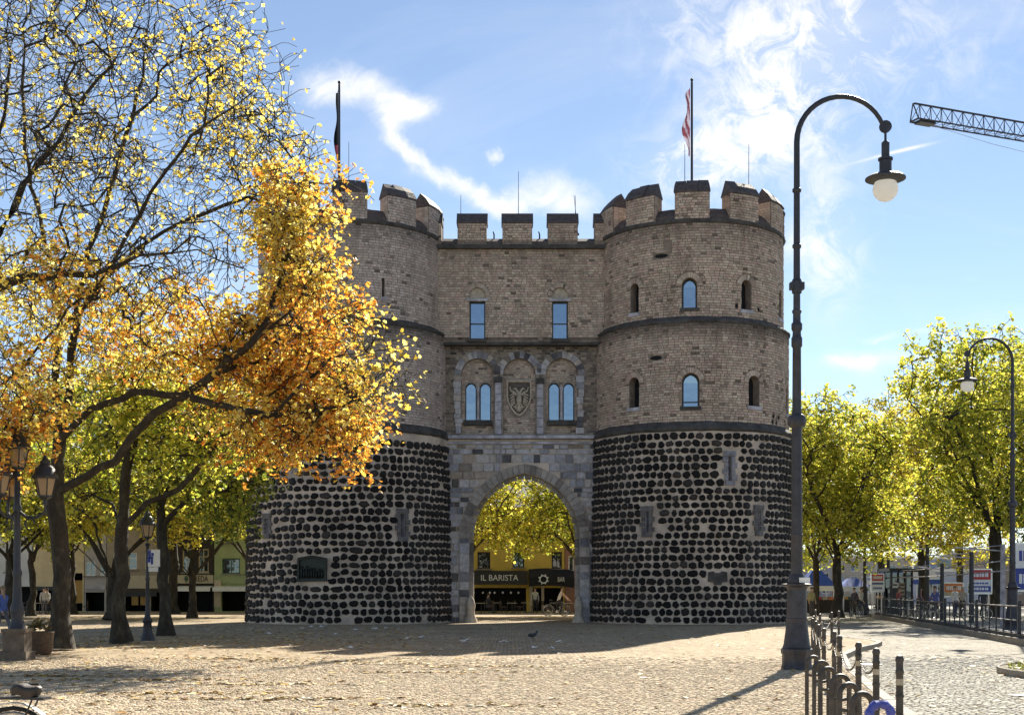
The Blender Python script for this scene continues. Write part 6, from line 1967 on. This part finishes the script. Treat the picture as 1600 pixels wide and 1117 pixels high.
block('beige_block', 'beige apartment block behind the distant trees of the tram stop', 1305, 1425, 872, 165, (.48, .42, .33), rows=3, n=6)
block('brown_block', 'brown apartment block at the far right edge', 1545, 1720, 860, 150, (.36, .27, .2), rows=3, n=6)

# ------------------------------------------------------------------ the green island at the right edge and the road marking
ic = Vector((12.15, 26.9, 0))
ring = [(ic.x + 2.2 * math.cos(2 * PI * k / 26), ic.y + 2.9 * math.sin(2 * PI * k / 26)) for k in range(26)]
isl = sheet('traffic_island', ring, 0.0, plain('island_soil', (.16, .13, .075), .95, 0, .4, 4, .6), thick=.13)
kerb_stones(ring + [ring[0]], isl, .02, .02, -.124, 1)
mb = MB()
r_ = random.Random(2)
for k in range(2600):
    a, q = r_.uniform(0, 6.28), math.sqrt(r_.random())
    x, y = ic.x + 2.0 * q * math.cos(a), ic.y + 2.7 * q * math.sin(a)
    h, l = r_.uniform(.05, .14), r_.uniform(0, 6.28)
    dx, dy = math.cos(l) * .012, math.sin(l) * .012
    mb.add([(x - dx, y - dy, 0), (x + dx, y + dy, 0), (x + dy * 3, y - dx * 3, h)], [(0, 1, 2)], 0, r_.choice([(.10, .14, .03), (.16, .17, .04), (.07, .10, .02)]))
tag(mb.build('grass', M['leaf']), 'short grass on the island at the right edge of the road', 'grass', kind='stuff')
sheet('road_marking', [(8.3, 21.6), (9.4, 21.9), (9.4, 22.25), (8.1, 22.0)], -0.098, M['white'])
b_ = MB(); b_.lathe([(.33, -.12), (.33, -.098), (.28, -.096)], 18, (8.2, 31.0, 0)); tag(b_.build('manhole_cover', M['iron']), 'round dark manhole cover in the middle of the sunlit road', 'manhole cover')

# fallen leaves
mb = MB()
r_ = random.Random(12)
for k in range(4800):
    mode = r_.random()
    if mode < .22: x, y = r_.gauss(-10, 5), r_.uniform(18, 46)
    elif mode < .42:                      # leaf drifts in low streaks, standing in for twig shadows too
        q = int(r_.random() * 14); x, y = -9 + (q * 37 % 90) / 10 + r_.gauss(0, .9), 15.5 + (q * 53 % 170) / 10 + r_.gauss(0, .10)
    elif mode < .62: x, y = r_.uniform(-13, 13), r_.uniform(16.5, 60)
    elif mode < .72: x, y = ic.x + r_.gauss(0, 1.1), ic.y + r_.gauss(0, 1.4)
    else: x, y = r_.uniform(-22, -3), r_.uniform(36, 60)
    if (x > 9.5 and y > 60): continue
    z = .014 if x < kerb_x(y) else (-.10 if (x - ic.x) ** 2 / 4.6 + (y - ic.y) ** 2 / 8 > 1 else .06)
    s = r_.uniform(.05, .11); a = r_.uniform(0, 6.28); c, q = math.cos(a) * s, math.sin(a) * s
    t = r_.choice([(.55, .36, .08), (.46, .24, .06), (.62, .5, .22), (.3, .19, .08), (.6, .55, .4)])
    mb.add([(x - c, y - q, z), (x - q * .6, y + c * .6, z + r_.uniform(0, .03)), (x + c, y + q, z + r_.uniform(0, .02)), (x + q * .6, y - c * .6, z + r_.uniform(0, .03))], [(0, 1, 2), (0, 2, 3)], 0, t)
tag(mb.build('fallen_leaves', M['litter']), 'dry leaves scattered over the square and road', 'leaves', kind='stuff')
# pale scraps lying in the shade of the gate
SCR = ((417, 990), (472, 982), (485, 979), (504, 979), (526, 991), (556, 984), (584, 982), (604, 981), (638, 998), (661, 996), (723, 1002), (732, 1000), (787, 1003), (836, 1012), (861, 1013), (876, 1003), (545, 1012), (604, 1009))
ORD = sorted(q[0] for q in SCR[:-1]) 
RANK = ['first', 'second', 'third', 'fourth', 'fifth', 'sixth', 'seventh', 'eighth', 'ninth', 'tenth', 'eleventh', 'twelfth', 'thirteenth', 'fourteenth', 'fifteenth', 'sixteenth', 'seventeenth']
for k, (px_, py_) in enumerate(SCR[:-1]):
    p = G(px_, py_); s = .10 if k % 3 else .15
    b_ = MB(); a = rng.uniform(0, 3)
    q = [(p.x + s * math.cos(a + t) * (1.3 if i % 2 else .8), p.y + s * math.sin(a + t) * 1.0, .015 + (.05 if i in (0, 3) else 0)) for i, t in enumerate((0, 1.1, 2.2, 3.2, 4.3, 5.4))]
    b_.prism(q, [(u, v, w_ + .004) for u, v, w_ in q])
    tag(b_.build('paper_scrap', M['white']), 'pale paper scrap in the gate shade, ' + RANK[ORD.index(px_)] + ' from the left', 'scrap', 'pale scraps in the shade of the gate')

# ------------------------------------------------------------------ crane far off to the right
def crane():
    tip = Vector((47.9, 160.0, 0)); d = Vector((.92, .39, 0)).normalized(); s = Vector((d.y, -d.x, 0))
    zb, zt = 57.5, 59.5; Lj = 52.0; bay = 1.62; hw = .75
    base = tip + d * Lj
    t = thing('tower_crane', 'lattice jib of a tower crane entering at the upper right', 'crane', tuple(base))
    def at(l, side, z): p = tip + d * l + s * side; return (p.x, p.y, z)
    b_ = MB()
    b_.tube([at(0, 0, zt), at(Lj, 0, zt)], .13, 5)
    for q in (-hw, hw): b_.tube([at(0, q, zb), at(Lj, q, zb)], .10, 5)
    n = int(Lj / bay)
    for k in range(n):
        l = k * bay
        for q in (-hw, hw):
            b_.tube([at(l, q, zb), at(l + bay / 2, 0, zt)], .042, 4); b_.tube([at(l + bay / 2, 0, zt), at(l + bay, q, zb)], .042, 4)
        b_.tube([at(l, -hw, zb), at(l, hw, zb)], .04, 4); b_.tube([at(l, -hw, zb), at(l + bay, hw, zb)], .03, 4)
    b_.tube([at(0, -hw, zb), at(-.2, 0, zt)], .08, 5); b_.tube([at(0, hw, zb), at(-.2, 0, zt)], .08, 5); b_.tube([at(0, -hw, zb), at(0, hw, zb)], .12, 5)
    b_.build('jib', M['irongrey'], t)
    b_ = MB(); p = at(1.6, 0, zb - .1); b_.box(p, (2.2, 1.2, .35), math.atan2(d.y, d.x)); b_.build('trolley', M['iron'], t)
    b_ = MB(); b_.tube([at(2.0, 0, zb - .2), at(12, 0, zb - 1.3), at(30, 0, zb - 2.4), at(Lj, 0, zb - 1)], .03, 4); b_.build('rope', M['stone'], t)
    b_ = MB()
    for sx in (-.9, .9):
        for sy in (-.9, .9): b_.tube([(base.x + sx, base.y + sy, 0), (base.x + sx, base.y + sy, zt + 1)], .12, 4)
    for k in range(28):
        z0 = 2.1 * k
        for a, c in (((-.9, -.9), (.9, -.9)), ((.9, -.9), (.9, .9)), ((.9, .9), (-.9, .9)), ((-.9, .9), (-.9, -.9))):
            b_.tube([(base.x + a[0], base.y + a[1], z0), (base.x + c[0], base.y + c[1], z0 + 2.1)], .05, 4)
    b_.build('mast', M['irongrey'], t)
    b_ = MB(); b_.box((base.x, base.y - 1.8, zb - .6), (1.6, 1.8, 2.2)); b_.build('cab', M['white'], t)
    b_ = MB(); p0, p1 = at(Lj, 0, zb), at(Lj + 14, 0, zb); b_.tube([p0, p1], .3, 4); b_.box(at(Lj + 12, 0, zb - .9), (3, 1.4, 1.8), math.atan2(d.y, d.x)); b_.build('counter_jib', M['irongrey'], t)
crane()

# ------------------------------------------------------------------ people
def skin_mesh(joints, edges, radii, root=0, sub=1):
    me = bpy.data.meshes.new('skel'); me.from_pydata(joints, edges, [])
    o = bpy.data.objects.new('skel', me); COL.objects.link(o)
    md = o.modifiers.new('s', 'SKIN'); md.use_smooth_shade = True
    for i, v in enumerate(me.skin_vertices[0].data):
        rr = radii[i]; v.radius = (rr, rr) if isinstance(rr, (int, float)) else rr
        v.use_root = i == root
    ss = o.modifiers.new('u', 'SUBSURF'); ss.levels = ss.render_levels = sub
    out = bpy.data.meshes.new_from_object(o.evaluated_get(bpy.context.evaluated_depsgraph_get()))
    bpy.data.objects.remove(o); bpy.data.meshes.remove(me)
    return out

SHIRTS = {}
def cloth(c):
    k = tuple(c)
    if k not in SHIRTS: SHIRTS[k] = plain('cloth_%d' % len(SHIRTS), k, .9, 0, .18, 12)
    return SHIRTS[k]

def person(label, x, y, rz, shirt, trousers, pose='stand', hair=(.04, .03, .02), sleeves=True, scale=1.0, group=None, z=0.0, seed=0):
    r = random.Random(seed)
    lean = {'stand': .0, 'walk': .04, 'sit': .03, 'cycle': .22}[pose]
    hipz = {'stand': .93, 'walk': .92, 'sit': .52, 'cycle': 1.0}[pose]
    J, E, Rr, T = [], [], [], []
    def j(p, rad, kind, parent=None):
        J.append(p); Rr.append(rad); T.append(kind)
        if parent is not None: E.append((parent, len(J) - 1))
        return len(J) - 1
    # forward is -Y
    pel = j((0, 0, hipz), (.15, .11), 'leg')
    w = j((0, -lean * .3, hipz + .17), (.135, .10), 'top', pel)
    c = j((0, -lean * .8, hipz + .40), (.165, .115), 'top', w)
    nk = j((0, -lean - .0, hipz + .55), .06, 'skin', c)
    hd0 = j((0, -lean - .02, hipz + .64), .072, 'skin', nk)
    hd1 = j((0, -lean - .03, hipz + .74), (.078, .092), 'skin', hd0)
    hd2 = j((0, -lean - .02, hipz + .80), .055, 'skin', hd1)
    hands = []
    for s in (-1, 1):
        sh = j((s * .19, -lean * .9, hipz + .46), .062, 'top', c)
        if pose == 'cycle': el, wr = (s * .27, -lean - .24, hipz + .25), (s * .27, -lean - .42, hipz + .08)
        elif pose == 'sit': el, wr = (s * .24, -.08, hipz + .22), (s * .14, -.32, hipz + .18)
        elif pose == 'walk': el, wr = (s * .24, s * .10, hipz + .18), (s * .23, s * .14 - .14, hipz - .04)
        else: el, wr = (s * .245, .03, hipz + .18), (s * .235, -.06 - r.uniform(0, .05), hipz - .05)
        e = j(el, .045, 'top' if sleeves else 'skin', sh)
        wi = j(wr, .033, 'skin' if not sleeves else 'top', e)
        dv = (Vector(wr) - Vector(el)).normalized()
        hp_ = Vector(wr) + dv * .085
        j(tuple(hp_), .036, 'skin', wi)
        hands.append((hp_, dv, s))
        hipx = s * .095
        if pose == 'sit': kn, an, toe = (hipx * 1.3, -.42, hipz + .02), (hipx * 1.3, -.40, .09), (hipx * 1.4, -.55, .045)
        elif pose == 'walk': kn, an, toe = (hipx, -.10 - s * .14, .50), (hipx, .02 - s * .30, .10 + (.04 if s > 0 else 0)), (hipx, -.13 - s * .30, .045)
        elif pose == 'cycle': kn, an, toe = (hipx, -.36 if s > 0 else -.22, hipz - .22 if s > 0 else hipz - .40), (hipx, -.16 if s > 0 else -.10, hipz - .60 if s > 0 else hipz - .80), (hipx, -.30 if s > 0 else -.25, hipz - .64 if s > 0 else hipz - .85)
        else: kn, an, toe = (hipx * 1.05, -.015, .50), (hipx * 1.1, .03, .09), (hipx * 1.25, -.12, .042)
        h = j((hipx, 0, hipz - .06), .092, 'leg', pel)
        k = j(kn, .06, 'leg', h); a = j(an, .043, 'leg', k); j(toe, .04, 'shoe', a)
    me = skin_mesh(J, E, Rr)
    mats = {'skin': M['skin'], 'top': cloth(shirt), 'leg': cloth(trousers), 'shoe': M['rubber']}
    order = ['skin', 'top', 'leg', 'shoe']
    for q in order: me.materials.append(mats[q])
    segs = [(Vector(J[a]), Vector(J[b]), T[b]) for a, b in E]
    idx = []
    for p in me.polygons:
        best, bk = 9, 'top'
        for a, b, k in segs:
            d = b - a; t = max(0, min(1, (p.center - a).dot(d) / max(d.length_squared, 1e-9)))
            q = (a + d * t - p.center).length
            if q < best: best, bk = q, k
        idx.append(order.index(bk))
    # nose, ears, eyes and five fingers a hand, joined to the body's mesh
    mb = MB()
    hx_, hy_, hz2 = J[hd1]
    mb.ell((hx_, hy_ - .098, hz2 - .01), (.014, .022, .022), 6, 4)
    for s in (-1, 1):
        mb.ell((hx_ + s * .082, hy_ + .005, hz2 - .005), (.012, .022, .032), 6, 4); mb.ell((hx_ + s * .03, hy_ - .088, hz2 + .02), (.011, .008, .008), 6, 4, 3)
    mb.ell((hx_, hy_ - .088, hz2 - .05), (.022, .008, .006), 6, 4, 3)
    for hp_, dv, s in hands:
        side = dv.cross(Vector((0, 1, 0))); side = side.normalized() if side.length > .1 else Vector((1, 0, 0)); pal = side.cross(dv)
        for q, ln in enumerate((.062, .072, .068, .052)):
            o = hp_ + pal * (q - 1.5) * .018 + dv * .015
            mb.tube([o, o + dv * ln * .55, o + dv * ln * .9 + side * (-s) * .018], [.010, .009, .007], 5)
        mb.tube([hp_ - dv * .01 + pal * .03, hp_ + dv * .02 + pal * .052, hp_ + dv * .05 + pal * .05], [.012, .011, .008], 5)
    ex = mb.mesh('x', [M['skin']])
    bm = bmesh.new(); bm.from_mesh(me); n0 = len(bm.faces); bm.from_mesh(ex)
    bm.faces.ensure_lookup_table()
    for i, f in enumerate(bm.faces):
        if i < n0: f.material_index = idx[i]
        f.smooth = True
    bm.to_mesh(me); bm.free(); bpy.data.meshes.remove(ex)
    t = thing('person', label, 'person', (x, y, z), group); ROOTM.pop(t.name)
    t.rotation_euler = (0, 0, rz); t.scale = (scale,) * 3
    me.name = 'body'; link('body', me, t)
    hb = MB()
    hb.ell((hx_, hy_ + .022, hz2 + .035), (.090, .098, .088), 10, 6); hb.ell((hx_, hy_ + .05, hz2 - .02), (.078, .06, .075), 8, 5)
    hb.build('hair', cloth(hair), t, smooth=80)
    return t

y_ = 84.0
xb = P(872, 0, y_).x
person('cyclist in a pale shirt and dark trousers riding past the archway', xb, y_, R(100), (.60, .60, .56), (.03, .03, .04), 'cycle', sleeves=False, seed=1, z=-.02)
bicycle('bicycle', 'dark bicycle ridden through the light behind the archway', xb - .12, y_, R(190), 1.0, 'iron')
PEOPLE = [(3, 975, 46, R(60), (.12, .18, .50), (.12, .12, .14), 'walk', 'person in a blue top walking at the left edge of the square', (.3, .22, .12)),
          (69, 0, 88, R(20), (.45, .42, .38), (.10, .10, .11), 'stand', 'person in a grey top standing before the cream house', (.1, .08, .06)),
          (74, 0, 90, R(-30), (.64, .60, .54), (.05, .05, .06), 'stand', 'person in a white top beside the big trunk, before the black shop front', (.04, .03, .02)),
          (301, 0, 93, R(10), (.05, .05, .055), (.62, .60, .56), 'stand', 'person with a long white apron before the timbered shop', (.08, .05, .03)),
          (1405, 0, 80, R(40), (.30, .10, .10), (.06, .07, .12), 'stand', 'person in a dark red jacket waiting left in the tram shelter', (.05, .04, .03)),
          (1462, 0, 72, R(-60), (.10, .13, .35), (.08, .08, .09), 'walk', 'person in a blue jacket walking behind the fence right of the shelter', (.04, .03, .02)),
          (1492, 0, 76, R(30), (.62, .60, .58), (.06, .07, .14), 'stand', 'person in a white shirt under the orange panel', (.18, .12, .07)),
          (1504, 0, 79, R(-20), (.40, .36, .33), (.05, .05, .05), 'stand', 'person in a grey coat right of the orange panel', (.5, .45, .4)),
          (1437, 0, 88, R(75), (.5, .22, .26), (.10, .09, .09), 'walk', 'person in a pink top beside the right post of the shelter', (.06, .04, .03)),
          (1537, 0, 70, R(0), (.05, .05, .06), (.07, .07, .08), 'stand', 'person in black before the thick forked tree', (.03, .02, .02)),
          (1345, 0, 86, R(50), (.55, .53, .5), (.05, .06, .10), 'walk', 'person in a pale top beyond the chained bollards', (.05, .04, .03)),
          (1335, 0, 90, R(-50), (.07, .07, .10), (.09, .08, .08), 'stand', 'person in dark clothes before the striped stall', (.05, .04, .03)),
          (1268, 0, 84, R(20), (.32, .30, .16), (.06, .06, .07), 'stand', 'person in an olive coat beside the blue stall', (.06, .05, .03)),
          (762, 0, 94, R(120), (.05, .05, .05), (.08, .08, .09), 'sit', 'person in black sitting at the leftmost cafe table in the archway', (.05, .04, .03)),
          (836, 0, 95.5, R(10), (.45, .43, .4), (.05, .05, .06), 'stand', 'waiter in a pale shirt at the cafe door in the archway', (.05, .04, .03))]
for k, (px_, _, y_, rz, sh, tr_, pose, lb, hr) in enumerate(PEOPLE):
    person(lb, (px_ - 800) / FPX * y_, y_, rz, sh, tr_, pose, hr, scale=rng.uniform(.96, 1.04), seed=k, z=.06 if px_ > 1400 else 0)
for k, (px_, y_, rz) in enumerate(((1446, 74, 20), (1454, 76, 40), (1527, 68, 10), (1330, 80, 70), (1343, 79, 60))):
    bicycle('parked_bicycle', ['dark bicycle leaning behind the fence right of the tram shelter', 'second bicycle behind the fence, nearer the pale building', 'bicycle behind the fence under the red white and blue board', 'bicycle beyond the bollards beside the low forked tree', 'bicycle just right of the one beside the low forked tree'][k],
            (px_ - 800) / FPX * y_, y_, R(rz), 1, 'iron', 'bicycles parked by the tram stop').location.z = .06 if px_ > 1400 else 0

# pigeon on the shaded paving
pg = G(834, 999)
J = [(0, .02, .14), (0, -.06, .17), (0, -.10, .23), (0, -.125, .27), (0, -.165, .262), (0, .10, .125), (0, .20, .10)]
me = skin_mesh(J, [(0, 1), (1, 2), (2, 3), (3, 4), (0, 5), (5, 6)], [(.06, .065), .055, .032, .032, .006, .045, (.035, .01)])
me.materials.append(plain('pigeon_grey', (.035, .037, .045), .6, 0, .35, 30)); me.name = 'body'
t = thing('pigeon', 'dark pigeon standing on the shaded paving before the archway', 'bird', (pg.x, pg.y, 0)); ROOTM.pop(t.name); t.rotation_euler = (0, 0, R(120))
t.scale = (1.05,) * 3
link('body', me, t)
for s in (-1, 1):
    b_ = MB(); b_.tube([(s * .03, .02, .10), (s * .03, .01, .01)], .007, 5)
    for q in (-.5, 0, .5): b_.tube([(s * .03, .01, .008), (s * .03 + .03 * math.sin(q), .01 - .035 * math.cos(q), .005)], .004, 4)
    b_.build('leg', M['tile'], t)
    b_ = MB(); b_.ell((s * .055, .06, .15), (.015, .12, .05), 8, 5); b_.build('wing', me.materials[0], t, smooth=60)
